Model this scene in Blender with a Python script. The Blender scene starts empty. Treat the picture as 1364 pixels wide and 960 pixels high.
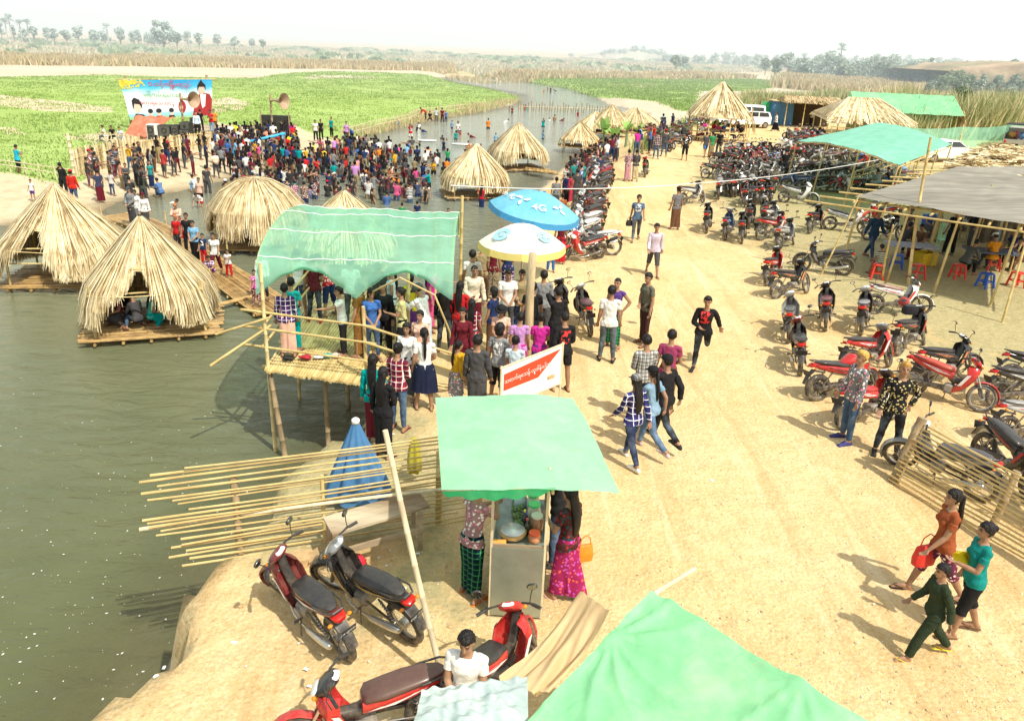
import bpy, math, random
import numpy as np
from mathutils import Vector, Matrix, Euler, noise as mnoise
random.seed(7); NR = np.random.default_rng(7)
R = math.radians; PI = math.pi
sc = bpy.context.scene
C = sc.collection
# ---------------------------------------------------------------- camera geometry
F = 1050.0; CZ = 6.4; PITCH = R(21.8); ROLL = math.atan(0.04)
_cr, _sr, _cp, _sp = math.cos(ROLL), math.sin(ROLL), math.cos(PITCH), math.sin(PITCH)
RT = (_cr, _sr*_sp, _sr*_cp); UP = (-_sr, _cr*_sp, _cr*_cp); FW = (0, _cp, -_sp)
def ray(px, py):
 a = (px-682)/F; b = -(py-480)/F
 return tuple(FW[i]+a*RT[i]+b*UP[i] for i in range(3))
def at(px, py, z=0.0):
 r = ray(px, py); t = (z-CZ)/r[2]
 return Vector((r[0]*t, r[1]*t, z))
def aty(px, py, Y):
 r = ray(px, py); t = Y/r[1]
 return Vector((r[0]*t, Y, CZ+r[2]*t))
WZ = -1.9                                    # water level
# ---------------------------------------------------------------- mesh builder
def frame(d):
 d = Vector(d).normalized()
 a = Vector((0,0,1)) if abs(d.z) < .9 else Vector((1,0,0))
 u = d.cross(a).normalized(); v = d.cross(u).normalized()
 return u, v
class MB:
 def __init__(s): s.v = []; s.f = []; s.m = []; s.M = None; s.mi = 0
 def addv(s, pts):
  b = len(s.v)
  if s.M is not None: pts = [tuple(s.M @ Vector(p)) for p in pts]
  s.v.extend([tuple(p) for p in pts]); return b
 def addf(s, fs, mi=None):
  mi = s.mi if mi is None else mi
  s.f.extend(fs); s.m.extend([mi]*len(fs))
 def quad(s, a, b, c, d, mi=None):
  i = s.addv([a, b, c, d]); s.addf([(i, i+1, i+2, i+3)], mi)
 def tri(s, a, b, c, mi=None):
  i = s.addv([a, b, c]); s.addf([(i, i+1, i+2)], mi)
 def box(s, c, size, rot=(0,0,0), mi=None, taper=1.0):
  E = Euler(rot).to_matrix(); c = Vector(c); x, y, z = [k/2 for k in size]
  P = [(-x,-y,-z),(x,-y,-z),(x,y,-z),(-x,y,-z),(-x*taper,-y*taper,z),(x*taper,-y*taper,z),(x*taper,y*taper,z),(-x*taper,y*taper,z)]
  i = s.addv([c+E@Vector(p) for p in P])
  s.addf([(i+a,i+b,i+c_,i+d) for a,b,c_,d in ((0,3,2,1),(4,5,6,7),(0,1,5,4),(1,2,6,5),(2,3,7,6),(3,0,4,7))], mi)
 def cyl(s, p0, p1, r0, r1=None, n=8, cap=True, mi=None):
  r1 = r0 if r1 is None else r1
  p0 = Vector(p0); p1 = Vector(p1); u, v = frame(p1-p0)
  i = s.addv([p0+u*(r0*math.cos(2*PI*k/n))+v*(r0*math.sin(2*PI*k/n)) for k in range(n)] +
     [p1+u*(r1*math.cos(2*PI*k/n))+v*(r1*math.sin(2*PI*k/n)) for k in range(n)])
  s.addf([(i+k, i+n+k, i+n+(k+1)%n, i+(k+1)%n) for k in range(n)], mi)
  if cap: s.addf([tuple(i+k for k in range(n)), tuple(i+2*n-1-k for k in range(n))], mi)
 def tube(s, pts, rs, n=8, cap=True, mi=None):
  pts = [Vector(p) for p in pts]
  if not hasattr(rs, '__len__'): rs = [rs]*len(pts)
  i = len(s.v); u = None; P = []
  for k, p in enumerate(pts):
   d = (pts[min(k+1, len(pts)-1)]-pts[max(k-1, 0)]).normalized()
   if u is None: u, v = frame(d)
   else:
    u = (u-d*u.dot(d)).normalized(); v = d.cross(u).normalized()
   if k == 0: v = d.cross(u).normalized()
   P += [p+u*(rs[k]*math.cos(2*PI*j/n))+v*(rs[k]*math.sin(2*PI*j/n)) for j in range(n)]
  s.addv(P); m = len(pts)
  s.addf([(i+k*n+j, i+k*n+(j+1)%n, i+(k+1)*n+(j+1)%n, i+(k+1)*n+j) for k in range(m-1) for j in range(n)], mi)
  if cap: s.addf([tuple(i+n-1-j for j in range(n)), tuple(i+(m-1)*n+j for j in range(n))], mi)
 def rings(s, rings, closed=True, cap=True, mi=None):
  """rings: list of equal-length point loops"""
  n = len(rings[0]); i = len(s.v)
  for r in rings: s.addv(r)
  e = n if closed else n-1
  s.addf([(i+k*n+j, i+k*n+(j+1)%n, i+(k+1)*n+(j+1)%n, i+(k+1)*n+j) for k in range(len(rings)-1) for j in range(e)], mi)
  if cap and closed: s.addf([tuple(i+n-1-j for j in range(n)), tuple(i+(len(rings)-1)*n+j for j in range(n))], mi)
 def loft(s, secs, n=12, p=2.0, cap=True, mi=None):
  """secs: (center, right axis half-size vec, up axis half-size vec) superellipse sections"""
  rr = []
  for c, a, b in secs:
   c = Vector(c); a = Vector(a); b = Vector(b); L = []
   for k in range(n):
    t = 2*PI*k/n; ct, st = math.cos(t), math.sin(t)
    L.append(c+a*(math.copysign(abs(ct)**(2/p), ct))+b*(math.copysign(abs(st)**(2/p), st)))
   rr.append(L)
  s.rings(rr, True, cap, mi)
 def ell(s, c, r, rot=(0,0,0), n=12, m=8, mi=None):
  E = Euler(rot).to_matrix(); c = Vector(c); i = len(s.v); P = [c+E@Vector((0,0,-r[2]))]
  for k in range(1, m):
   a = -PI/2+PI*k/m
   for j in range(n):
    b = 2*PI*j/n
    P.append(c+E@Vector((r[0]*math.cos(a)*math.cos(b), r[1]*math.cos(a)*math.sin(b), r[2]*math.sin(a))))
  P.append(c+E@Vector((0,0,r[2]))); s.addv(P)
  fs = [(i, i+1+(j+1)%n, i+1+j) for j in range(n)]
  for k in range(m-2):
   for j in range(n):
    a = i+1+k*n; fs.append((a+j, a+(j+1)%n, a+n+(j+1)%n, a+n+j))
  e = i+1+(m-2)*n; fs += [(e+j, e+(j+1)%n, i+1+(m-1)*n) for j in range(n)]
  s.addf(fs, mi)
 def torus(s, c, axis, R0, r, n=24, m=8, flat=1.0, mi=None):
  u, v = frame(axis); w = Vector(axis).normalized(); c = Vector(c); rr = []
  for k in range(n):
   t = 2*PI*k/n; d = u*math.cos(t)+v*math.sin(t)
   rr.append([c+d*(R0+r*math.cos(2*PI*j/m))+w*(r*flat*math.sin(2*PI*j/m)) for j in range(m)])
  i = len(s.v)
  for r_ in rr: s.addv(r_)
  s.addf([(i+k*m+j, i+((k+1)%n)*m+j, i+((k+1)%n)*m+(j+1)%m, i+k*m+(j+1)%m) for k in range(n) for j in range(m)], mi)
 def grid(s, fn, nu, nv, mi=None):
  i = len(s.v); s.addv([fn(a/nu, b/nv) for b in range(nv+1) for a in range(nu+1)])
  s.addf([(i+b*(nu+1)+a, i+b*(nu+1)+a+1, i+(b+1)*(nu+1)+a+1, i+(b+1)*(nu+1)+a) for b in range(nv) for a in range(nu)], mi)
 def extr(s, prof, y0, y1, mi=None):
  """side profile [(x,z)] extruded in y"""
  n = len(prof); i = s.addv([(x, y0, z) for x, z in prof]+[(x, y1, z) for x, z in prof])
  s.addf([(i+k, i+(k+1)%n, i+n+(k+1)%n, i+n+k) for k in range(n)]+[tuple(i+n-1-k for k in range(n)), tuple(i+n+k for k in range(n))], mi)
 def mesh(s, name, mats, smooth=False):
  me = bpy.data.meshes.new(name); me.from_pydata(s.v, [], s.f)
  for m in (mats if isinstance(mats, (list, tuple)) else [mats]): me.materials.append(m)
  if any(s.m): me.polygons.foreach_set('material_index', s.m)
  if smooth is True: me.shade_smooth()
  elif smooth:
   me.shade_smooth()
   try: me.set_sharp_from_angle(angle=R(smooth))
   except Exception: pass
  me.update(); return me
 def build(s, name, mats, parent=None, smooth=False, loc=None):
  return link(name, s.mesh(name, mats, smooth), parent, loc)
def link(name, data, parent=None, loc=None, rotz=None):
 o = bpy.data.objects.new(name, data); C.objects.link(o)
 if parent is not None: o.parent = parent
 if loc is not None: o.location = loc
 if rotz is not None: o.rotation_euler = (0,0,rotz)
 return o
def tag(o, label=None, cat=None, group=None, kind=None):
 if label: o['label'] = label
 if cat: o['category'] = cat
 if group: o['group'] = group
 if kind: o['kind'] = kind
 return o
def empty(name, loc=(0,0,0), rotz=0, label=None, cat=None, group=None):
 o = bpy.data.objects.new(name, None); C.objects.link(o); o.location = loc; o.rotation_euler = (0,0,rotz)
 o.empty_display_size = .2
 return tag(o, label, cat, group)
KL = {}; KC = {}; LAST = []
TS = bpy.data.scenes.new('bench')            # scratch scene for evaluating modifiers, removed at the end
def evalmesh(o):
 TS.collection.objects.link(o); vl = TS.view_layers[0]; vl.update(); dg = vl.depsgraph
 me = bpy.data.meshes.new_from_object(o.evaluated_get(dg)); bpy.data.objects.remove(o); return me
def copytree(src, loc=None, rotz=None, color=None):
 out = KL.setdefault(src.name, None)
 def cp(o, par):
  c = o.copy(); C.objects.link(c)
  if par is not None: c.parent = par; LAST.append(c)
  ks = KC.get(o.name)
  if ks is None: ks = KC[o.name] = list(o.children)
  for ch in ks: cp(ch, c)
  return c
 LAST.clear()
 c = cp(src, None)
 if loc is not None: c.location = loc
 if rotz is not None: c.rotation_euler = (0,0,rotz)
 return c
# ---------------------------------------------------------------- materials
_mc = {}
def nt(name):
 m = bpy.data.materials.new(name); m.use_nodes = True; t = m.node_tree
 return m, t, t.nodes['Principled BSDF'], t.nodes, t.links
def setp(b, rough=.6, metal=0, spec=.3, sheen=0, trans=0):
 b.inputs['Roughness'].default_value = rough; b.inputs['Metallic'].default_value = metal
 b.inputs['Specular IOR Level'].default_value = spec
def mat(name, col=(.5,.5,.5), rough=.7, metal=0, spec=.3, var=.25, scale=8, bump=0, bscale=None, obj=False, alpha=1, dark=None, stretch=None, gen=False):
 """principled with noise variation of the base colour; obj=True takes the object's colour"""
 if name in _mc: return _mc[name]
 m, t, b, N, L = nt(name); setp(b, rough, metal, spec)
 tc = N.new('ShaderNodeTexCoord'); src = tc.outputs['Object']
 if stretch:
  mp = N.new('ShaderNodeMapping'); mp.inputs['Scale'].default_value = stretch; L.new(src, mp.inputs['Vector']); src = mp.outputs['Vector']
 nz = N.new('ShaderNodeTexNoise'); nz.inputs['Scale'].default_value = scale; nz.inputs['Detail'].default_value = 5; nz.inputs['Roughness'].default_value = .65
 L.new(src, nz.inputs['Vector'])
 mr = N.new('ShaderNodeMapRange'); mr.inputs[1].default_value = .3; mr.inputs[2].default_value = .7
 mr.inputs[3].default_value = 1-var; mr.inputs[4].default_value = 1+var*.6; L.new(nz.outputs['Fac'], mr.inputs[0])
 mx = N.new('ShaderNodeMix'); mx.data_type = 'RGBA'; mx.blend_type = 'MULTIPLY'; mx.inputs[0].default_value = 1
 if obj:
  oi = N.new('ShaderNodeObjectInfo'); L.new(oi.outputs['Color'], mx.inputs[6])
 elif dark:
  m2 = N.new('ShaderNodeMix'); m2.data_type = 'RGBA'; m2.inputs[6].default_value = (*col,1); m2.inputs[7].default_value = (*dark,1)
  n2 = N.new('ShaderNodeTexNoise'); n2.inputs['Scale'].default_value = scale*.35; n2.inputs['Detail'].default_value = 4; L.new(src, n2.inputs['Vector'])
  r2 = N.new('ShaderNodeMapRange'); r2.inputs[1].default_value = .42; r2.inputs[2].default_value = .62; L.new(n2.outputs['Fac'], r2.inputs[0])
  L.new(r2.outputs[0], m2.inputs[0]); L.new(m2.outputs[2], mx.inputs[6])
 else: mx.inputs[6].default_value = (*col,1)
 L.new(mr.outputs[0], mx.inputs[7]); L.new(mx.outputs[2], b.inputs['Base Color'])
 if bump:
  bn = N.new('ShaderNodeTexNoise'); bn.inputs['Scale'].default_value = bscale or scale*2; bn.inputs['Detail'].default_value = 6; L.new(src, bn.inputs['Vector'])
  bp = N.new('ShaderNodeBump'); bp.inputs['Strength'].default_value = min(1, bump); bp.inputs['Distance'].default_value = .02; L.new(bn.outputs['Fac'], bp.inputs['Height']); L.new(bp.outputs[0], b.inputs['Normal'])
 if alpha < 1: b.inputs['Alpha'].default_value = alpha
 _mc[name] = m; return m
def mixrgb(N, L, fac, a, b, mode='MIX'):
 x = N.new('ShaderNodeMix'); x.data_type = 'RGBA'; x.blend_type = mode
 for v, i in ((fac, 0), (a, 6), (b, 7)):
  if hasattr(v, 'links') or hasattr(v, 'is_linked'): L.new(v, x.inputs[i])
  elif isinstance(v, (int, float)): x.inputs[i].default_value = v
  else: x.inputs[i].default_value = (*v, 1)
 return x.outputs[2]
def noisen(N, L, src, scale, detail=5, rough=.6, lo=.35, hi=.65, a=0., b=1.):
 n = N.new('ShaderNodeTexNoise'); n.inputs['Scale'].default_value = scale; n.inputs['Detail'].default_value = detail; n.inputs['Roughness'].default_value = rough
 L.new(src, n.inputs['Vector']); r = N.new('ShaderNodeMapRange')
 r.inputs[1].default_value = lo; r.inputs[2].default_value = hi; r.inputs[3].default_value = a; r.inputs[4].default_value = b
 L.new(n.outputs['Fac'], r.inputs[0]); return r.outputs[0]
def math_(N, L, op, a, b=0.):
 x = N.new('ShaderNodeMath'); x.operation = op
 for v, i in ((a, 0), (b, 1)):
  if isinstance(v, (int, float)): x.inputs[i].default_value = v
  else: L.new(v, x.inputs[i])
 return x.outputs[0]
# straw / bamboo / wood: colour varies with a per-island random value
def strandmat(name, cols, rough=.6, trans=0., scale=3):
 m, t, b, N, L = nt(name); setp(b, rough, 0, .25)
 g = N.new('ShaderNodeNewGeometry'); tc = N.new('ShaderNodeTexCoord')
 rp = N.new('ShaderNodeValToRGB'); e = rp.color_ramp.elements
 while len(e) < len(cols): e.new(.5)
 for i, c in enumerate(cols): e[i].position = i/(len(cols)-1); e[i].color = (*c, 1)
 nz = noisen(N, L, tc.outputs['Object'], scale, 4, .6, .3, .7, -.3, .3)
 ad = math_(N, L, 'ADD', g.outputs['Random Per Island'], nz); L.new(ad, rp.inputs[0])
 L.new(rp.outputs[0], b.inputs['Base Color'])
 if trans:
  b.inputs['Subsurface Weight'].default_value = 0
  tr = N.new('ShaderNodeBsdfTranslucent'); L.new(rp.outputs[0], tr.inputs[0]); ms = N.new('ShaderNodeMixShader'); ms.inputs[0].default_value = trans
  L.new(b.outputs[0], ms.inputs[1]); L.new(tr.outputs[0], ms.inputs[2]); L.new(ms.outputs[0], N['Material Output'].inputs[0])
 _mc[name] = m; return m
M_STRAW = strandmat('straw', [(.30,.20,.09),(.64,.51,.28),(.82,.71,.46),(.88,.81,.60)], .65, .12)
M_STRAWD = strandmat('old_straw', [(.22,.15,.07),(.5,.36,.18),(.66,.52,.3),(.75,.63,.4)], .7, .1)
M_BAMBOO = strandmat('bamboo', [(.42,.3,.12),(.6,.46,.2),(.72,.58,.3)], .45)
M_WETBAM = strandmat('wet_bamboo', [(.2,.12,.05),(.42,.27,.1),(.6,.42,.18)], .4)
M_POST = mat('post_wood', (.36,.27,.16), .8, var=.45, scale=9, bump=.6, stretch=(1,1,.25))
M_PALEPOLE = mat('pale_pole', (.68,.58,.4), .6, var=.3, scale=12, bump=.3, stretch=(1,1,.2))
M_WOOD = mat('weathered_wood', (.5,.42,.3), .8, var=.3, scale=6, bump=.4, stretch=(.2,1,1), dark=(.3,.22,.14))
def tarpmat(name, col, trans=.35, var=.12, dirt=(.5,.42,.28), rough=.55):
 m, t, b, N, L = nt(name); setp(b, rough, 0, .3); tc = N.new('ShaderNodeTexCoord'); s = tc.outputs['Object']
 n1 = noisen(N, L, s, 2.2, 6, .65, .35, .7, 1-var, 1+var*.4)
 c = mixrgb(N, L, 1, col, n1, 'MULTIPLY')
 n2 = noisen(N, L, s, 1.1, 8, .75, .45, .75, 0, .45); c = mixrgb(N, L, n2, c, dirt); c = mixrgb(N, L, noisen(N, L, s, 6, 6, .8, .58, .75, 0, .35), c, (.5,.45,.3))
 L.new(c, b.inputs['Base Color'])
 n3 = N.new('ShaderNodeTexNoise'); n3.inputs['Scale'].default_value = 3.2; n3.inputs['Detail'].default_value = 7; n3.inputs['Distortion'].default_value = 1.2; L.new(s, n3.inputs['Vector'])
 bp = N.new('ShaderNodeBump'); bp.inputs['Strength'].default_value = .6; bp.inputs['Distance'].default_value = .03; L.new(n3.outputs[0], bp.inputs['Height']); L.new(bp.outputs[0], b.inputs['Normal'])
 tr = N.new('ShaderNodeBsdfTranslucent'); L.new(c, tr.inputs[0]); ms = N.new('ShaderNodeMixShader'); ms.inputs[0].default_value = trans
 L.new(b.outputs[0], ms.inputs[1]); L.new(tr.outputs[0], ms.inputs[2]); L.new(ms.outputs[0], N['Material Output'].inputs[0])
 return m
# ---------------------------------------------------------------- camera, light, sky
cam = bpy.data.cameras.new('camera'); co = bpy.data.objects.new('camera', cam); C.objects.link(co)
cam.sensor_fit = 'HORIZONTAL'; cam.sensor_width = 36; cam.lens = 36*F/1364
co.matrix_world = Matrix(((RT[0], UP[0], -FW[0], 0), (RT[1], UP[1], -FW[1], 0), (RT[2], UP[2], -FW[2], CZ), (0,0,0,1)))
cam.clip_end = 20000; cam.clip_start = .1; sc.camera = co
SUN_EL = R(54); SHD = Vector((-.68, .73, 0)).normalized()      # direction shadows fall
sd = bpy.data.lights.new('sun', 'SUN'); sd.energy = 4.9; sd.angle = R(.7); sd.color = (1, .935, .80)
so = bpy.data.objects.new('sun', sd); C.objects.link(so)
ld = Vector((SHD.x*math.cos(SUN_EL), SHD.y*math.cos(SUN_EL), -math.sin(SUN_EL)))
so.rotation_euler = ld.to_track_quat('-Z', 'Y').to_euler()
w = bpy.data.worlds.new('World'); sc.world = w; w.use_nodes = True; N = w.node_tree.nodes; L = w.node_tree.links
bg = N['Background']; sky = N.new('ShaderNodeTexSky'); sky.sky_type = 'NISHITA'; sky.sun_disc = False
sky.sun_elevation = SUN_EL; sky.sun_rotation = math.atan2(-SHD.x, -SHD.y); sky.air_density = 1.2; sky.dust_density = 8; sky.ozone_density = 1
# hazy white sky: the Nishita sky seen through a bright milky haze, slightly cyan to the left
tc = N.new('ShaderNodeTexCoord'); sx = N.new('ShaderNodeSeparateXYZ'); L.new(tc.outputs['Generated'], sx.inputs[0])
mr = N.new('ShaderNodeMapRange'); mr.inputs[1].default_value = -.62; mr.inputs[2].default_value = .15; L.new(sx.outputs['X'], mr.inputs[0])
hz = mixrgb(N, L, mr.outputs[0], (.79,.93,.90), (1.15,1.16,1.13))
sk = mixrgb(N, L, 1, sky.outputs[0], (.07,.07,.07), 'MULTIPLY')
hs = mixrgb(N, L, 1, hz, (.88,.88,.88), 'MULTIPLY')
ad = mixrgb(N, L, 1, hs, sk, 'ADD')
nzs = noisen(N, L, tc.outputs['Generated'], 2.5, 3, .5, .3, .7, .97, 1.03)
zr_ = N.new('ShaderNodeMapRange'); zr_.inputs[1].default_value = .08; zr_.inputs[2].default_value = .6; zr_.inputs[3].default_value = 1.; zr_.inputs[4].default_value = .62; L.new(sx.outputs['Z'], zr_.inputs[0])
L.new(mixrgb(N, L, 1, ad, math_(N, L, 'MULTIPLY', nzs, zr_.outputs[0]), 'MULTIPLY'), bg.inputs[0]); bg.inputs[1].default_value = 1.0
sc.view_settings.view_transform = 'Standard'; sc.view_settings.look = 'None'; sc.view_settings.exposure = 0; sc.view_settings.gamma = 1
# ================================================================ THE SETTING
def W2(pts, z=WZ): return np.array([tuple(at(x, y, z))[:2] for x, y in pts])
right_shore = np.vstack([np.array([[-7.5,-40],[-5.5,-6],[-4.9,2]]), W2([(110,985),(150,935),(195,900),(240,866),(246,820),(243,795),(272,752),(328,694),(352,650),(385,608),(440,572),(482,547)], 0)+np.array([-.85,.25]), W2([(530,510),(560,470),(588,405),(640,374),(682,330),(700,290),(714,255),(742,228),(772,205),(802,188),(852,166),(864,152),(832,144),(811,141),(790,128),(750,117),(700,110),(675,106),(640,104)])])
left_shore = np.vstack([W2([(590,104),(602,110),(650,118),(690,126),(697,133),(690,140),(640,150),(600,155),(540,168),(492,182),(470,192),(440,204),(400,216),(340,232),(300,243),(260,254),(200,262),(160,270),(130,285),(60,298),(0,303),(-200,322)]), np.array([[-75,30],[-90,10],[-90,-40]])])
river = np.vstack([right_shore, left_shore])
def inpoly(P, X, Y):
 ins = np.zeros(X.shape, bool); n = len(P)
 for i in range(n):
  x0, y0 = P[i]; x1, y1 = P[(i+1) % n]
  if y0 == y1: continue
  c = ((y0 > Y) != (y1 > Y)) & (X < (x1-x0)*(Y-y0)/(y1-y0)+x0); ins ^= c
 return ins
def pdist(P, X, Y, closed=False):
 d = np.full(X.shape, 1e9); n = len(P)
 for i in range(n if closed else n-1):
  a = P[i]; b = P[(i+1) % n]; e = b-a; q = max(1e-9, e@e)
  t = np.clip(((X-a[0])*e[0]+(Y-a[1])*e[1])/q, 0, 1)
  d = np.minimum(d, np.hypot(X-a[0]-t*e[0], Y-a[1]-t*e[1]))
 return d
def sstep(x, a, b):
 t = np.clip((x-a)/(b-a), 0, 1); return t*t*(3-2*t)
def vnoise(X, Y, s, seed=0):
 """smooth value noise"""
 rg = np.random.default_rng(seed); T = rg.random((256, 256)); x = X/s+1000; y = Y/s+1000
 xi = np.floor(x).astype(int); yi = np.floor(y).astype(int); fx = x-xi; fy = y-yi; fx = fx*fx*(3-2*fx); fy = fy*fy*(3-2*fy)
 g = lambda a, b: T[a % 256, b % 256]
 return (g(xi,yi)*(1-fx)+g(xi+1,yi)*fx)*(1-fy)+(g(xi,yi+1)*(1-fx)+g(xi+1,yi+1)*fx)*fy
def fbm(X, Y, s, seed=0): return vnoise(X,Y,s,seed)*.5+vnoise(X,Y,s/2.1,seed+1)*.25+vnoise(X,Y,s/4.3,seed+2)*.15+vnoise(X,Y,s/8.7,seed+3)*.1
def height(X, Y):
 X = np.asarray(X, float); Y = np.asarray(Y, float)
 ins = inpoly(river, X, Y); dr = pdist(right_shore, X, Y); dl = pdist(left_shore, X, Y); right = dr < dl
 n1 = fbm(X, Y, 3., 3); n2 = fbm(X, Y, 14., 9)
 wd = np.clip(.55+.09*np.clip(Y-12, 0, 200), .55, 7)                    # width of the near bank slope
 zr = WZ+(1.9)*sstep(dr+(n1-.5)*.8*np.clip(dr,0,1), 0, wd*1.6)+.02*np.sin(dr)
 er = (fbm(X, Y, 1.3, 31)-.5)*2.2+(fbm(X, Y, .4, 32)-.5)*1.3; zr = WZ+(1.9)*sstep(dr+er*np.clip(dr*1.2,0,.8)*(1-sstep(dr,2,4)), .05, wd*1.45); er2 = np.clip(dr+er*.55*(dr < 2.2), 0, 9); zr = np.where(Y < 30, WZ+.25*sstep(er2,0,.35)+.35*sstep(er2,.3,.5)+1.3*sstep(er2,.55,.95+.2*fbm(X,Y,2.,35)), zr)+.035*(fbm(X,Y,.5,33)-.5)*sstep(dr,0,1)
 zr = zr*(1-sstep(Y, 78, 130))+(-1.15)*sstep(Y, 78, 130)*sstep(dr, 0, 4)+WZ*sstep(Y,78,130)*(1-sstep(dr,0,4))
 zl = WZ+.32*sstep(dl, 0, 5)+.3*sstep(dl, 5, 20)+(n2-.5)*.15
 z = np.where(right, zr, zl)
 z = np.where(ins, WZ-.05-np.minimum(1.2, np.minimum(dr, dl)*.22), z)
 flat = sstep(Y, 5, 25)
 z = z+np.where(ins, 0, (n1-.5)*.05+(fbm(X, Y, .7, 5)-.5)*.03)*(1 if True else 0)
 far = sstep(Y, 900, 3000); z = z*(1-far)+(-3)*far
 return z
def hz_(x, y): return float(height(np.array([x]), np.array([y]))[0])
# fields and regions (pixel outlines turned into world outlines)
fieldL = W2([(-300,100),(0,104),(130,101),(240,104),(345,105),(375,99),(430,96),(560,98),(600,104),(640,112),(688,124),(694,130),(640,143),(560,154),(500,172),(470,180),(425,178),(390,166),(330,172),(285,162),(285,178),(180,186),(155,193),(112,206),(112,236),(90,242),(30,231),(0,229),(-300,235)], -1.4)
bareL = [W2(p, -1.4) for p in ([(-200,126),(0,128),(60,134),(150,145),(155,152),(60,150),(0,142),(-200,138)], [(75,184),(150,178),(240,184),(240,192),(130,192)], [(283,134),(305,130),(332,138),(318,148),(288,152)], [(0,172),(20,174),(40,184),(0,180)], [(420,100),(500,103),(500,106),(400,106)])]
fieldR = W2([(676,105),(760,102),(880,104),(1010,106),(1060,112),(1000,122),(930,122),(925,152),(905,148),(880,137),(830,131),(790,124),(720,110)], -1.2)
bareR = [W2([(815,113),(875,112),(885,117),(830,118)], -1.2), W2([(850,104),(930,105),(980,110),(900,109)], -1.2)]
reed_far = W2([(-400,84),(0,84),(120,85),(330,88),(470,90),(560,92),(620,102),(700,103),(830,98),(960,98),(1040,94),(900,80),(700,74),(400,62),(0,44),(-400,30)], -1.)
reed_mid = W2([(1030,116),(1045,104),(1120,108),(1230,117),(1290,122),(1200,126),(1120,124)], -1.)
reed_near = W2([(990,138),(1060,130),(1130,133),(1220,134),(1420,142),(1500,200),(1364,182),(1180,172),(1120,160),(1030,158),(995,150)], -.6)
park = np.array([tuple(at(x, y))[:2] for x, y in [(930,215),(1060,205),(1364,230),(1500,300),(1500,560),(1364,520),(1250,470),(1180,440),(1100,400),(1010,330),(960,300),(935,250)]])
shadeL = np.array([tuple(at(x, y))[:2] for x, y in [(560,560),(640,560),(640,830),(430,850),(500,760),(470,700)]])
bankgrass = np.array([tuple(at(x, y))[:2] for x, y in [(300,640),(480,545),(560,520),(590,600),(500,740),(320,760),(250,760)]])
def masks(X, Y):
 ins = inpoly(river, X, Y); dr = pdist(right_shore, X, Y); dl = pdist(left_shore, X, Y); right = dr < dl
 def soft(P, w):
  i = inpoly(P, X, Y); d = pdist(P, X, Y, True); return np.where(i, .5+np.minimum(d/w, .5), .5-np.minimum(d/w, .5))
 def ws(): return np.clip(Y*.02, .4, 8)
 g = np.maximum(soft(fieldL, ws()), soft(fieldR, ws()))
 for b in bareL+bareR: g = np.minimum(g, 1-soft(b, ws()))
 dry = np.maximum(np.maximum(soft(reed_far, ws()*1.5), soft(reed_mid, ws())), soft(reed_near, ws()))
 road = np.where(right, sstep(dr, .25, .7)*(1-sstep(Y, 80, 95)), 0)*(1-ins)
 gr = np.maximum(soft(park, 5.), soft(bankgrass, 1.2)*.8)
 gr = np.maximum(gr, soft(shadeL, 1.5)*.6)  # left patch: shade painted into the ground through the thin grass mask
 dry = np.maximum(dry, sstep(Y, 300, 420)*(1-g)*(1-ins)*.9)
 wet = np.where(ins, 1, np.where(right, 1-sstep(dr, 0, .5), 1-sstep(dl, 0, 2.0)))
 palesand = (1-g)*(1-dry)*sstep(Y, 75, 120)
 return g, dry, road, gr, wet, palesand
# one ground sheet, finer near the camera
ys = [-18.0];
while ys[-1] < 4500: ys.append(ys[-1]+max(.22, (ys[-1]+22)*.0125 if ys[-1] > 0 else .4))
ys = np.array(ys); nu = 560; us = np.linspace(-1.15, 1.15, nu)
U, YY = np.meshgrid(us, ys); XX = U*(YY+30);
ZZ = height(XX.ravel(), YY.ravel()).reshape(XX.shape)
V = np.stack([XX.ravel(), YY.ravel(), ZZ.ravel()], 1)
nr, ncn = XX.shape; idx = np.arange(nr*ncn).reshape(nr, ncn)
Fq = np.stack([idx[:-1,:-1].ravel(), idx[:-1,1:].ravel(), idx[1:,1:].ravel(), idx[1:,:-1].ravel()], 1)
me = bpy.data.meshes.new('ground'); me.from_pydata(V.tolist(), [], Fq.tolist()); me.shade_smooth()
mk = masks(XX.ravel(), YY.ravel())
for nm, vals in (('mA', (mk[0], mk[1], mk[2])), ('mB', (mk[3], mk[4], mk[5]))):
 a = me.color_attributes.new(nm, 'FLOAT_COLOR', 'POINT')
 a.data.foreach_set('color', np.stack([vals[0], vals[1], vals[2], np.ones_like(vals[0])], 1).astype(np.float32).ravel())
gm, t, b, N, L = nt('ground_soil'); setp(b, .95, 0, .15)
tc = N.new('ShaderNodeTexCoord'); P = tc.outputs['Object']
def attr(n):
 a = N.new('ShaderNodeAttribute'); a.attribute_name = n; s = N.new('ShaderNodeSeparateColor'); L.new(a.outputs['Color'], s.inputs[0]); return s.outputs
mA = attr('mA'); mB = attr('mB')
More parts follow.
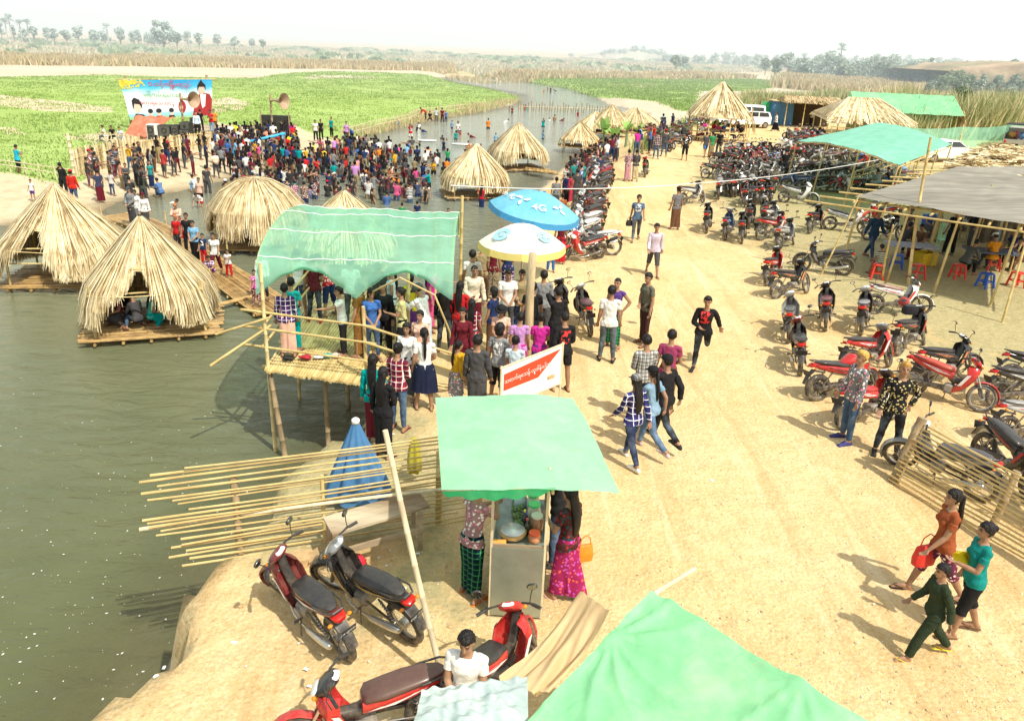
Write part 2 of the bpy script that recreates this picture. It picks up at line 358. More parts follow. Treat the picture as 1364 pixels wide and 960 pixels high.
# dirt road: gravelly warm tan
c1 = noisen(N, L, P, .35, 6, .6, .38, .64); c2 = noisen(N, L, P, 3.5, 8, .75, .38, .66); c3 = noisen(N, L, P, 22, 4, .7, .4, .65)
road = mixrgb(N, L, c1, (.66,.465,.215), (.74,.575,.32)); road = mixrgb(N, L, math_(N,L,'MULTIPLY',c2,.6), road, (.48,.29,.10)); road = mixrgb(N, L, math_(N,L,'MULTIPLY',c3,.6), road, (.80,.68,.42)); road = mixrgb(N, L, noisen(N, L, P, .9, 9, .8, .55, .72, 0, .6), road, (.78,.65,.37)); road = mixrgb(N, L, noisen(N, L, P, .16, 7, .7, .50, .68, 0, .5), road, (.56,.37,.14)); road = mixrgb(N, L, noisen(N, L, P, 34, 3, .6, .60, .66, 0, .45), road, (.36,.20,.08))
mpt = N.new('ShaderNodeMapping'); mpt.inputs['Rotation'].default_value = (0,0,R(-14)); mpt.inputs['Scale'].default_value = (1,.09,1); L.new(P, mpt.inputs['Vector']); road = mixrgb(N, L, noisen(N, L, mpt.outputs[0], 1.3, 7, .75, .5, .64, 0, .55), road, (.50,.31,.13)); road = mixrgb(N, L, noisen(N, L, mpt.outputs[0], 2.1, 5, .7, .56, .66, 0, .5), road, (.80,.67,.43))
vo = N.new('ShaderNodeTexVoronoi'); vo.inputs['Scale'].default_value = 16; L.new(P, vo.inputs['Vector'])
vr = N.new('ShaderNodeMapRange'); vr.inputs[1].default_value = .08; vr.inputs[2].default_value = .22; vr.inputs[3].default_value = .5; vr.inputs[4].default_value = 0; L.new(vo.outputs['Distance'], vr.inputs[0])
road = mixrgb(N, L, vr.outputs[0], road, (.72,.62,.42))
# sand of the beaches
s1 = noisen(N, L, P, 1.2, 7, .7, .35, .68); sand = mixrgb(N, L, s1, (.48,.40,.26), (.64,.56,.39))
sandp = mixrgb(N, L, noisen(N, L, P, .05, 6, .7, .35, .7), (.50,.44,.32), (.64,.58,.46))
# thin grass, also the tone of the painted left shade patch
gcol = mixrgb(N, L, noisen(N, L, P, 7, 6, .7), (.27,.26,.12), (.46,.40,.23))
col = mixrgb(N, L, mB[2], sand, sandp)
def thr(m, nscale, amp, w=.12):
 n = noisen(N, L, P, nscale, 6, .7, .3, .7, -amp, amp); s = math_(N, L, 'ADD', m, n)
 r = N.new('ShaderNodeMapRange'); r.inputs[1].default_value = .5-w; r.inputs[2].default_value = .5+w; L.new(s, r.inputs[0]); return r.outputs[0]
col = mixrgb(N, L, thr(mA[2], 2.0, .15, .3), col, road)
col = mixrgb(N, L, math_(N, L, 'MULTIPLY', thr(mB[0], 1.2, .38, .2), .85), col, gcol)
# crop fields
f1 = noisen(N, L, P, .9, 7, .75, .35, .65); f2 = noisen(N, L, P, .06, 5, .6, .35, .68)
crop = mixrgb(N, L, f1, (.20,.31,.07), (.35,.47,.14)); crop = mixrgb(N, L, math_(N,L,'MULTIPLY',f2,.5), crop, (.42,.54,.20))
crop = mixrgb(N, L, noisen(N, L, P, .5, 7, .8, .62, .78, 0, .6), crop, (.44,.42,.2))
col = mixrgb(N, L, thr(mA[0], .25, .35, .06), col, crop)
dryc = mixrgb(N, L, noisen(N, L, P, .08, 7, .7), (.44,.36,.20), (.56,.46,.28)); dryc = mixrgb(N, L, noisen(N, L, P, .03, 6, .7, .55, .7, 0, .6), dryc, (.33,.40,.17))
col = mixrgb(N, L, thr(mA[1], .2, .3, .1), col, dryc)
wetc = mixrgb(N, L, s1, (.16,.12,.07), (.27,.21,.13))
wr = math_(N, L, 'MULTIPLY', mB[1], .85); col = mixrgb(N, L, wr, col, wetc)
L.new(col, b.inputs['Base Color'])
bn = N.new('ShaderNodeTexNoise'); bn.inputs['Scale'].default_value = 5; bn.inputs['Detail'].default_value = 10; bn.inputs['Roughness'].default_value = .75; L.new(P, bn.inputs['Vector'])
bp = N.new('ShaderNodeBump'); bp.inputs['Strength'].default_value = 1; bp.inputs['Distance'].default_value = .045; L.new(bn.outputs[0], bp.inputs['Height'])
v3 = N.new('ShaderNodeTexVoronoi'); v3.feature = 'SMOOTH_F1'; v3.inputs['Scale'].default_value = 2.6; L.new(P, v3.inputs['Vector']); bp3 = N.new('ShaderNodeBump'); bp3.inputs['Strength'].default_value = .7; bp3.inputs['Distance'].default_value = .045; L.new(v3.outputs['Distance'], bp3.inputs['Height']); L.new(bp.outputs[0], bp3.inputs['Normal']); bp = bp3
bp2 = N.new('ShaderNodeBump'); bp2.inputs['Strength'].default_value = .5; bp2.inputs['Distance'].default_value = .02; L.new(vo.outputs['Distance'], bp2.inputs['Height']); bp2.invert = True; L.new(bp.outputs[0], bp2.inputs['Normal']); L.new(bp2.outputs[0], b.inputs['Normal'])
me.materials.append(gm); tag(link('ground', me), kind='structure')
# river water
wm, t, b, N, L = nt('river_water'); setp(b, .06, 0, .5); tc = N.new('ShaderNodeTexCoord'); P = tc.outputs['Object']
sxyz = N.new('ShaderNodeSeparateXYZ'); L.new(P, sxyz.inputs[0])
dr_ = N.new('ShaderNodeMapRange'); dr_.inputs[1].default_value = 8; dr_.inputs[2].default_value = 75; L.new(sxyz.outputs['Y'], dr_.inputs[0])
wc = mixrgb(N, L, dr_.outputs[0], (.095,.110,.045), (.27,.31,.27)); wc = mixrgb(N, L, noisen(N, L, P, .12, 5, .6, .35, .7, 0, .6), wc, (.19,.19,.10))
L.new(wc, b.inputs['Base Color'])
fl = noisen(N, L, P, 9, 3, .5, .735, .76);
mp = N.new('ShaderNodeMapping'); mp.inputs['Rotation'].default_value = (0,0,R(20)); mp.inputs['Scale'].default_value = (1,2.2,1); L.new(P, mp.inputs['Vector'])
a1 = N.new('ShaderNodeTexNoise'); a1.inputs['Scale'].default_value = 1.1; a1.inputs['Detail'].default_value = 6; a1.inputs['Roughness'].default_value = .6; a1.inputs['Distortion'].default_value = .6; L.new(mp.outputs[0], a1.inputs['Vector'])
bp = N.new('ShaderNodeBump'); a2 = N.new('ShaderNodeTexNoise'); a2.inputs['Scale'].default_value = 6; a2.inputs['Detail'].default_value = 3; L.new(mp.outputs[0], a2.inputs['Vector']); bp.inputs['Strength'].default_value = .7; bp.inputs['Distance'].default_value = .16; L.new(math_(N, L, 'ADD', a1.outputs[0], math_(N, L, 'MULTIPLY', a2.outputs[0], .10)), bp.inputs['Height']); L.new(bp.outputs[0], b.inputs['Normal'])
b.inputs['IOR'].default_value = 1.33; sh_ = N.new('ShaderNodeAttribute'); sh_.attribute_name = 'deep'; am = N.new('ShaderNodeMapRange'); am.inputs[3].default_value = .5; am.inputs[4].default_value = .96; L.new(sh_.outputs['Fac'], am.inputs[0]); L.new(am.outputs[0], b.inputs['Alpha'])
k_ = ys < 420; Xw, Yw = XX[k_][::2, ::3].copy(), YY[k_][::2, ::3].copy(); nr, ncn = Xw.shape; idx = np.arange(nr*ncn).reshape(nr, ncn)
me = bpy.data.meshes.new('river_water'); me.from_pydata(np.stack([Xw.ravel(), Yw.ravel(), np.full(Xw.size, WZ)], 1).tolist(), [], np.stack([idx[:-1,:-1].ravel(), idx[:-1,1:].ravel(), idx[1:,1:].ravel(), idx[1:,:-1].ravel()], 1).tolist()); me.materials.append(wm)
ca = me.color_attributes.new('deep', 'FLOAT_COLOR', 'POINT'); dv = sstep(pdist(river, Xw.ravel(), Yw.ravel(), True), 0, 2.6)*inpoly(river, Xw.ravel(), Yw.ravel()); ca.data.foreach_set('color', np.stack([dv, dv, dv, np.ones_like(dv)], 1).astype(np.float32).ravel())
tag(link('river_water', me), kind='structure')
rg = np.random.default_rng(3); mbf = MB()
for i in range(300):
 p = at(rg.uniform(0,330), rg.uniform(470,940), WZ+.012)
 if not inpoly(river, np.array([p.x]), np.array([p.y]))[0]: continue
 s = .008+.02*rg.random()**3; a = rg.random()*6; u = Vector((math.cos(a)*s, math.sin(a)*s, 0)); v = Vector((-u.y*.6, u.x*.6, 0)); mbf.quad(p-u, p-v, p+u, p+v)
tag(mbf.build('river_foam', mat('foam', (.75,.75,.68), .6)), kind='stuff')
# ================================================================ PEOPLE
def clothmat(name, kind='plain', c2=(.9,.9,.9), c3=None, scale=1.0, rough=.85):
 """cloth whose main colour is the object's colour"""
 m, t, b, N, L = nt(name); setp(b, rough, 0, .12)
 oi = N.new('ShaderNodeObjectInfo'); tc = N.new('ShaderNodeTexCoord'); P = tc.outputs['Object']; base = oi.outputs['Color']
 def wave(direction, sc, lo, hi):
  s = N.new('ShaderNodeSeparateXYZ'); L.new(P, s.inputs[0]); v = s.outputs[direction]
  k = math_(N, L, 'FRACT', math_(N, L, 'MULTIPLY', v, sc));
  return math_(N, L, 'MULTIPLY', math_(N, L, 'GREATER_THAN', k, lo), math_(N, L, 'LESS_THAN', k, hi))
 if kind == 'plaid':
  c = mixrgb(N, L, math_(N,L,'MULTIPLY',wave('Z', 9*scale, .55, .95),.6), base, c3 or (.02,.02,.05)); c = mixrgb(N, L, math_(N,L,'MULTIPLY',wave('X', 9*scale, .55, .95),.6), c, c3 or (.02,.02,.05))
  c = mixrgb(N, L, wave('Z', 9*scale, .1, .2), c, c2); c = mixrgb(N, L, wave('X', 9*scale, .1, .2), c, c2); base = c
 elif kind == 'stripes': base = mixrgb(N, L, wave('Z', 12*scale, .0, .45), base, c2)
 elif kind == 'vstripes': base = mixrgb(N, L, wave('X', 22*scale, .0, .35), base, c2)
 elif kind == 'floral':
  v = N.new('ShaderNodeTexVoronoi'); v.inputs['Scale'].default_value = 22*scale; L.new(P, v.inputs['Vector'])
  s = N.new('ShaderNodeSeparateColor'); L.new(v.outputs['Color'], s.inputs[0])
  near = math_(N, L, 'LESS_THAN', v.outputs['Distance'], .42)
  c = mixrgb(N, L, math_(N,L,'MULTIPLY',math_(N,L,'GREATER_THAN',s.outputs[0],.45),near), base, c2)
  base = mixrgb(N, L, math_(N,L,'MULTIPLY',math_(N,L,'GREATER_THAN',s.outputs[1],.6),near), c, c3 or c2)
 elif kind == 'print':       # a printed motif on the chest
  s = N.new('ShaderNodeSeparateXYZ'); L.new(P, s.inputs[0])
  zz = math_(N,L,'MULTIPLY',math_(N,L,'GREATER_THAN',s.outputs['Z'],1.08),math_(N,L,'LESS_THAN',s.outputs['Z'],1.36))
  xx = math_(N,L,'LESS_THAN',math_(N,L,'ABSOLUTE',s.outputs['X']),.1); n = noisen(N,L,P,14,2,.5,.5,.52)
  base = mixrgb(N, L, math_(N,L,'MULTIPLY',math_(N,L,'MULTIPLY',zz,xx),n), base, c2)
 elif kind == 'denim':
  base = mixrgb(N, L, noisen(N,L,P,4,3,.5,.45,.7,0,.35), base, (.30,.40,.52))
 nz = noisen(N, L, P, 7, 4, .6, .3, .7, .78, 1.15); c = mixrgb(N, L, 1, base, nz, 'MULTIPLY'); L.new(c, b.inputs['Base Color'])
 bn = N.new('ShaderNodeTexNoise'); bn.inputs['Scale'].default_value = 9; bn.inputs['Detail'].default_value = 3; bn.inputs['Distortion'].default_value = 1.5; L.new(P, bn.inputs['Vector'])
 bp = N.new('ShaderNodeBump'); bp.inputs['Strength'].default_value = .6; bp.inputs['Distance'].default_value = .018; L.new(bn.outputs[0], bp.inputs['Height']); L.new(bp.outputs[0], b.inputs['Normal'])
 return m
CL = {'plain': clothmat('cloth'), 'denim': clothmat('denim', 'denim'),
  'plaid': clothmat('plaid_cloth', 'plaid'), 'plaidg': clothmat('green_check_cloth', 'plaid', (.05,.35,.1), (.0,.01,.03), 1.3),
  'bwcheck': clothmat('check_cloth', 'plaid', (.03,.03,.03), (.02,.02,.02), 1.6),
  'stripes': clothmat('striped_cloth', 'stripes', (.85,.85,.85)), 'dstripes': clothmat('dark_striped_cloth', 'stripes', (.04,.07,.05)), 'vstripes': clothmat('pinstripe_cloth', 'vstripes', (.9,.9,.88)),
  'floral': clothmat('flowered_cloth', 'floral', (.75,.25,.35), (.85,.8,.75)), 'batik': clothmat('batik_cloth', 'floral', (.75,.12,.08), (.55,.1,.5)),
  'dbatik': clothmat('dark_batik_cloth', 'floral', (.30,.03,.03), (.01,.07,.09)), 'leopard': clothmat('spotted_cloth', 'floral', (.03,.02,.015), (.03,.02,.015)), 'print': clothmat('printed_cloth', 'print', (.85,.85,.85)), 'rprint': clothmat('red_printed_cloth', 'print', (.75,.05,.05)),
  'gold': clothmat('gold_print_cloth', 'floral', (.55,.45,.12), (.6,.5,.3), 1.3), 'brownpat': clothmat('brown_pattern_cloth', 'floral', (.1,.05,.02), (.15,.08,.03), 1.6)}
M_SKIN, _t, _b, _N, _L = nt('skin'); setp(_b, .55, 0, .3)
_oi = _N.new('ShaderNodeObjectInfo'); _tc = _N.new('ShaderNodeTexCoord'); _L.new(mixrgb(_N, _L, 1, _oi.outputs['Color'], noisen(_N,_L,_tc.outputs['Object'],12,3,.5,.3,.7,.85,1.1), 'MULTIPLY'), _b.inputs['Base Color'])
M_DARKF = mat('eye_dark', (.015,.01,.01), .4); M_LIP = mat('lips', (.30,.10,.08), .5); M_EYEW = mat('eye_white', (.75,.72,.68), .4)
M_HAIR = mat('hair', obj=True, rough=.5, spec=.35, var=.4, scale=40, bump=.6, bscale=60, stretch=(1,1,.15))
M_SOLE = mat('sandal', obj=True, rough=.7)
BONES = ['pelvis','belly','chest','neck','head','ual','fal','hal','uar','far_','har','thl','shl','ftl','thr','shr','ftr','shol','shor']
def dirv(pitch, ab, side):       # from straight down: pitch swings forward (+y), ab swings outward
 p, a = R(pitch), R(ab)
 v = Vector((0,0,-1)); v = Euler((p,0,0)).to_matrix() @ v                # +pitch -> +y
 M = Matrix.Rotation(-a*side if True else 0, 3, 'Y'); return (M @ v)
def skeleton(P):
 """P: pose dict -> joints. figure faces +y, 1.70 tall."""
 J = {}; lean = R(P.get('lean', 0)); bend = P.get('legs', ((0,3,0),(0,3,0)))
 hipz = 0.0; pel = Vector((0,0,0))
 Ml = Matrix.Rotation(-lean, 3, 'X'); Ms = Matrix.Rotation(R(P.get('side', 0)), 3, 'Y') @ Ml
 J['pel'] = pel; J['bel'] = pel+Ms@Vector((0,0,.14)); J['che'] = pel+Ms@Vector((0,.01,.34)); J['nb'] = pel+Ms@Vector((0,-.01,.53))
 hl = P.get('head', 0); ht = P.get('turn', 0)
 Mh = Ms @ Matrix.Rotation(R(ht), 3, 'Z') @ Matrix.Rotation(-R(hl), 3, 'X'); J['Mh'] = Mh; J['Ms'] = Ms
 J['hd'] = J['nb']+Ms@Vector((0,0,.06))+Mh@Vector((0,.015,.105))
 for k, s in (('l', -1), ('r', 1)):
  a = P.get('arm'+k, (5, 8, 15, 0)); up, ab, el = a[:3]; tw = a[3] if len(a) > 3 else 0
  sh = pel+Ms@Vector((s*.172, -.01, .462)); J['sh'+k] = sh
  ud = Ms @ dirv(up, ab, s); e = sh+ud*.28; J['el'+k] = e
  # forearm: bend in the plane of the upper arm and the body's forward, twisted inward by tw
  fwd = Ms @ Vector((-s*math.sin(R(tw)), math.cos(R(tw)), 0)); side = ud.cross(fwd)
  if side.length < .05: side = Vector((1,0,0))
  side.normalize(); fd = Matrix.Rotation(R(el), 3, side) @ ud
  wv = e+fd*.25; J['wr'+k] = wv; J['fd'+k] = fd; J['hn'+k] = wv+fd*.08; J['pn'+k] = side
  hp, hab, kn = bend[0 if k == 'l' else 1][:3]
  hj = pel+Vector((s*.088, 0, -.02)); J['hi'+k] = hj
  td = dirv(hp, hab, s); kj = hj+td*.42; J['kn'+k] = kj
  sdv = dirv(hp-kn, hab, s); aj = kj+sdv*.40; J['an'+k] = aj
  bb = bend[0 if k == 'l' else 1]; fp = bb[3] if len(bb) > 3 else 0
  J['to'+k] = aj+Vector((s*.03, math.cos(R(fp))*.17, -.05-math.sin(R(fp))*.17)); J['he'+k] = aj+Vector((0,-.045,-.05))
 low = min(min(J['to'+k].z, J['he'+k].z) for k in 'lr')-.028
 if 'base' in P: low = P['base']
 d = Vector((0,0,-low))
 for k, v in J.items():
  if isinstance(v, Vector) and k[:2] not in ('fd','pn'): J[k] = v+d
 return J
def capsule(mb, p0, p1, r0, r1, n=14):
 p0 = Vector(p0); p1 = Vector(p1); d = p1-p0; l = d.length
 if l < 1e-5: mb.ell(p0, (r0,r0,r0), n=n); return
 d = d/l; pts = []; rs = []
 for a in (-85,-60,-30,0): pts.append(p0+d*(r0*math.sin(R(a)))); rs.append(r0*math.cos(R(a)))
 for k in (.33,.66): pts.append(p0.lerp(p1,k)); rs.append(r0+(r1-r0)*k)
 for a in (0,30,60,85): pts.append(p1+d*(r1*math.sin(R(a)))); rs.append(r1*math.cos(R(a)))
 mb.tube(pts, rs, n=n)
_bodies = {}
def body(pose, P, fem=False, lod=0):
 key = (pose, fem, lod)
 if key in _bodies: return _bodies[key]
 J = skeleton(P); mb = MB(); Ms = J['Ms']; Mh = J['Mh']
 X = Ms@Vector((1,0,0)); Y = Ms@Vector((0,1,0))
 f = .92 if fem else 1.; hipw = 1.05 if fem else 1.
 def sec(c, a, b): return (c, X*a, Y*b)
 pel, bel, che, nb = J['pel'], J['bel'], J['che'], J['nb']
 upv = (nb-pel).normalized()
 mb.loft([sec(pel-Vector((0,0,.10)),.06,.06), sec(pel-upv*.07,.135*hipw,.095), sec(pel-upv*.0,.152*hipw,.108), sec(bel,.125*f,.09), sec(bel+upv*.08,.13*f,.092), sec(che,.155*f,.108), sec(che+upv*.09,.165*f,.1), sec(nb-upv*.05,.13*f,.075), sec(nb-upv*.01,.06,.055), sec(nb+upv*.01,.04,.04)], n=20, p=2.3)
 if fem:
  for s in (-1,1): mb.ell(che+X*(s*.07)+Y*.075+upv*.01, (.055,.05,.055))
 capsule(mb, nb-upv*.05, J['hd']-Mh@Vector((0,.01,.05)), .056*f, .05*f)
 hd = J['hd']; E = Mh.to_euler(); H = lambda x, y, z: hd+Mh@Vector((x,y,z))
 mb.ell(H(0,-.012,.025), (.077,.094,.094), E, 18, 12)
 mb.ell(H(0,.018,-.03), (.062,.07,.088), E, 16, 10)
 mb.ell(H(0,.05,-.085), (.034,.034,.028), E, 12, 8)
 mb.tube([H(0,.083,.02), H(0,.1,-.008), H(0,.105,-.022), H(0,.085,-.03)], [.008,.011,.014,.01], 8)
 mb.ell(H(0,.083,-.052), (.024,.014,.011), E, 10, 6)
 for s in (-1,1):
  mb.ell(H(s*.079,-.005,-.005), (.009,.02,.03), E, 8, 6); mb.ell(H(s*.03,.078,.034), (.022,.012,.008), E, 8, 6)
 for k, s in (('l',-1),('r',1)):
  capsule(mb, J['sh'+k]-X*(s*.06)+Ms@Vector((0,0,.0)), J['sh'+k], .055*f, .050*f)
  capsule(mb, J['sh'+k], J['el'+k], .048*f, .039*f);
  m = J['el'+k].lerp(J['wr'+k], .3); capsule(mb, J['el'+k], m, .040*f, .041*f); capsule(mb, m, J['wr'+k], .041*f, .027*f)
  # hand: palm plus five fingers
  w_ = J['wr'+k]; fd = J['fd'+k]; pn = J['pn'+k]; ac = fd.cross(pn).normalized()
  pc = w_+fd*.045; mb.loft([(w_-fd*.01, pn*.024, ac*.02), (w_+fd*.03, pn*.036, ac*.017), (w_+fd*.075, pn*.042, ac*.015), (w_+fd*.095, pn*.034, ac*.01)], n=12)
  if lod < 2:
   curl = ac if (ac.dot(Ms@Vector((-s,.3,0))) > 0) else -ac
   for i, (o, ln) in enumerate(((-.031,.062),(-.011,.074),(.011,.07),(.031,.055))):
    b0 = w_+fd*.078+pn*o; b1 = b0+fd*ln*.5+pn*o*.12+curl*.008; b2 = b1+(fd*.75+curl*.6).normalized()*ln*.5
    capsule(mb, b0, b1, .0095, .009, 8); capsule(mb, b1, b2, .009, .0075, 8)
   tb = pn if pn.dot(Ms@Vector((0,1,0))) > 0 else -pn
   t0 = w_+fd*.03+tb*.028; t1 = t0+(fd*.7+tb*.75).normalized()*.04; t2 = t1+(fd*.95+tb*.2+curl*.3).normalized()*.03
   capsule(mb, t0, t1, .013, .011, 8); capsule(mb, t1, t2, .011, .009, 8)
  else: capsule(mb, w_+fd*.07, w_+fd*.14, .026, .018, 8)
  g = 1.04 if fem else 1.
  hj, kj, aj = J['hi'+k], J['kn'+k], J['an'+k]
  m = hj.lerp(kj, .35); capsule(mb, hj, m, .088*g, .08*g); capsule(mb, m, kj, .08*g, .054)
  m = kj.lerp(aj, .3); capsule(mb, kj, m, .052, .055); capsule(mb, m, aj, .055, .034)
  to, he = J['to'+k], J['he'+k]; capsule(mb, aj, he, .034, .03); capsule(mb, aj-(aj-to)*.3, to, .036, .026); capsule(mb, he, to, .03, .026)
  # toes
  fdir = (to-he).normalized(); sx = fdir.cross(Vector((0,0,1))).normalized()
  if lod < 1:
   for i, o in enumerate((-.028,-.012,.002,.016,.03)): capsule(mb, to+sx*o*.9, to+sx*o+fdir*(.035-.004*abs(o*60))-Vector((0,0,.008)), .012, .010, 8)
 vox = (.0085, .013, .021)[lod]
 me0 = mb.mesh('tmp', M_SKIN); o = bpy.data.objects.new('tmp', me0)
 rm = o.modifiers.new('r', 'REMESH'); rm.mode = 'VOXEL'; rm.voxel_size = vox; rm.adaptivity = 0
 sm = o.modifiers.new('s', 'SMOOTH'); sm.factor = .5; sm.iterations = (2, 1, 1)[lod]
 me = evalmesh(o); bpy.data.meshes.remove(me0)
 me.name = 'person_body'; me.materials.clear()
 for m_ in (M_SKIN, M_DARKF, M_LIP, M_EYEW): me.materials.append(m_)
 me.shade_smooth()
 n = len(me.vertices); co_ = np.empty(n*3, np.float32); me.vertices.foreach_get('co', co_); co_ = co_.reshape(-1,3)
 nn = np.empty(n*3, np.float32); me.vertices.foreach_get('normal', nn); nn = nn.reshape(-1,3)
 # polygons as quads
 npoly = len(me.polygons); lt = np.empty(npoly, np.int32); me.polygons.foreach_get('loop_total', lt); ls = np.empty(npoly, np.int32); me.polygons.foreach_get('loop_start', ls)
 vi = np.empty(len(me.loops), np.int32); me.loops.foreach_get('vertex_index', vi)
 # nearest bone per vertex
 segs = [('pelvis', pel-Vector((0,0,.06)), pel+upv*.04, .13), ('belly', pel+upv*.04, bel+upv*.06, .12), ('chest', bel+upv*.06, nb-upv*.06, .15), ('neck', nb-upv*.02, nb+upv*.06, .05), ('head', H(0,0,-.06), H(0,-.01,.04), .085)]
 for k, a in (('l','l'),('r','r')):
  segs += [('sho'+k, nb-upv*.07, J['sh'+k], .06), ('ua'+k, J['sh'+k], J['el'+k], .046), ('fa'+k, J['el'+k], J['wr'+k], .034), ('ha'+k, J['wr'+k]+J['fd'+k]*.02, J['wr'+k]+J['fd'+k]*.13, .03),
     ('th'+k, J['hi'+k], J['kn'+k], .07), ('sh_'+k, J['kn'+k], J['an'+k]-(J['an'+k]-J['kn'+k]).normalized()*.04, .046), ('ft'+k, J['an'+k]-Vector((0,0,.03)), J['to'+k], .034)]
 best = np.full(n, 1e9); bid = np.zeros(n, int); bt = np.zeros(n)
 for i, (nm, a, b_, r_) in enumerate(segs):
  a = np.array(a); b_ = np.array(b_); e = b_-a; q = max(1e-9, e@e); t = (co_-a)@e/q; tc_ = np.clip(t, 0, 1)
  d = np.linalg.norm(co_-a-tc_[:,None]*e, axis=1)-r_
  m_ = d < best; best[m_] = d[m_]; bid[m_] = i; bt[m_] = t[m_]
 names = [s_[0] for s_ in segs]
 # face features
 hl = (co_-np.array(hd))@np.array(Mh)          # local head coordinates
 if lod < 2:
  mi = np.zeros(npoly, np.int32); cen = np.zeros((npoly,3))
  pc_ = np.empty(npoly*3, np.float32); me.polygons.foreach_get('center', pc_); pc_ = (pc_.reshape(-1,3)-np.array(hd))@np.array(Mh)
  for s in (-1,1):
   de = np.hypot((pc_[:,0]-s*.031)/.017, (pc_[:,2]-.013)/.0085); mi[(de < 1) & (pc_[:,1] > .04)] = 1
   de = np.hypot((pc_[:,0]-s*.032)/.024, (pc_[:,2]-.038)/.0048); mi[(de < 1) & (pc_[:,1] > .04)] = 1
  de = np.hypot(pc_[:,0]/.026, (pc_[:,2]+.053)/.010); mi[(de < 1) & (pc_[:,1] > .05)] = 2
  me.polygons.foreach_set('material_index', mi)
 B = dict(me=me, co=co_, nn=nn, lt=lt, ls=ls, vi=vi, bid=bid, bt=bt, names=names, hl=hl, J=J, lod=lod, vox=vox, fem=fem, H=H, Mh=Mh, hd=hd, upv=upv, X=X, Y=Y, garm={})
 _bodies[key] = B; return B
def fromverts(B, vm, disp, name, mats):
 """mesh of the faces whose vertices are all in vm, displaced"""
 q = B['vi'].reshape(-1, 4) if (B['lt'] == 4).all() else None
 if q is None:
  ok = B['lt'] == 4; q = np.array([B['vi'][s:s+4] for s in B['ls'][ok]])
 keep = vm[q].all(1); q = q[keep]; used = np.unique(q); mp = np.full(len(vm), -1); mp[used] = np.arange(len(used))
 me = bpy.data.meshes.new(name); me.from_pydata((B['co']+disp)[used].tolist(), [], mp[q].tolist())
 me.materials.append(mats); me.shade_smooth(); return me
def bm_(B, names, t0=-9, t1=9):
 m = np.zeros(len(B['bid']), bool)
 for i, n in enumerate(B['names']):
  if n in names: m |= (B['bid'] == i) & (B['bt'] >= t0) & (B['bt'] <= t1)
 return m
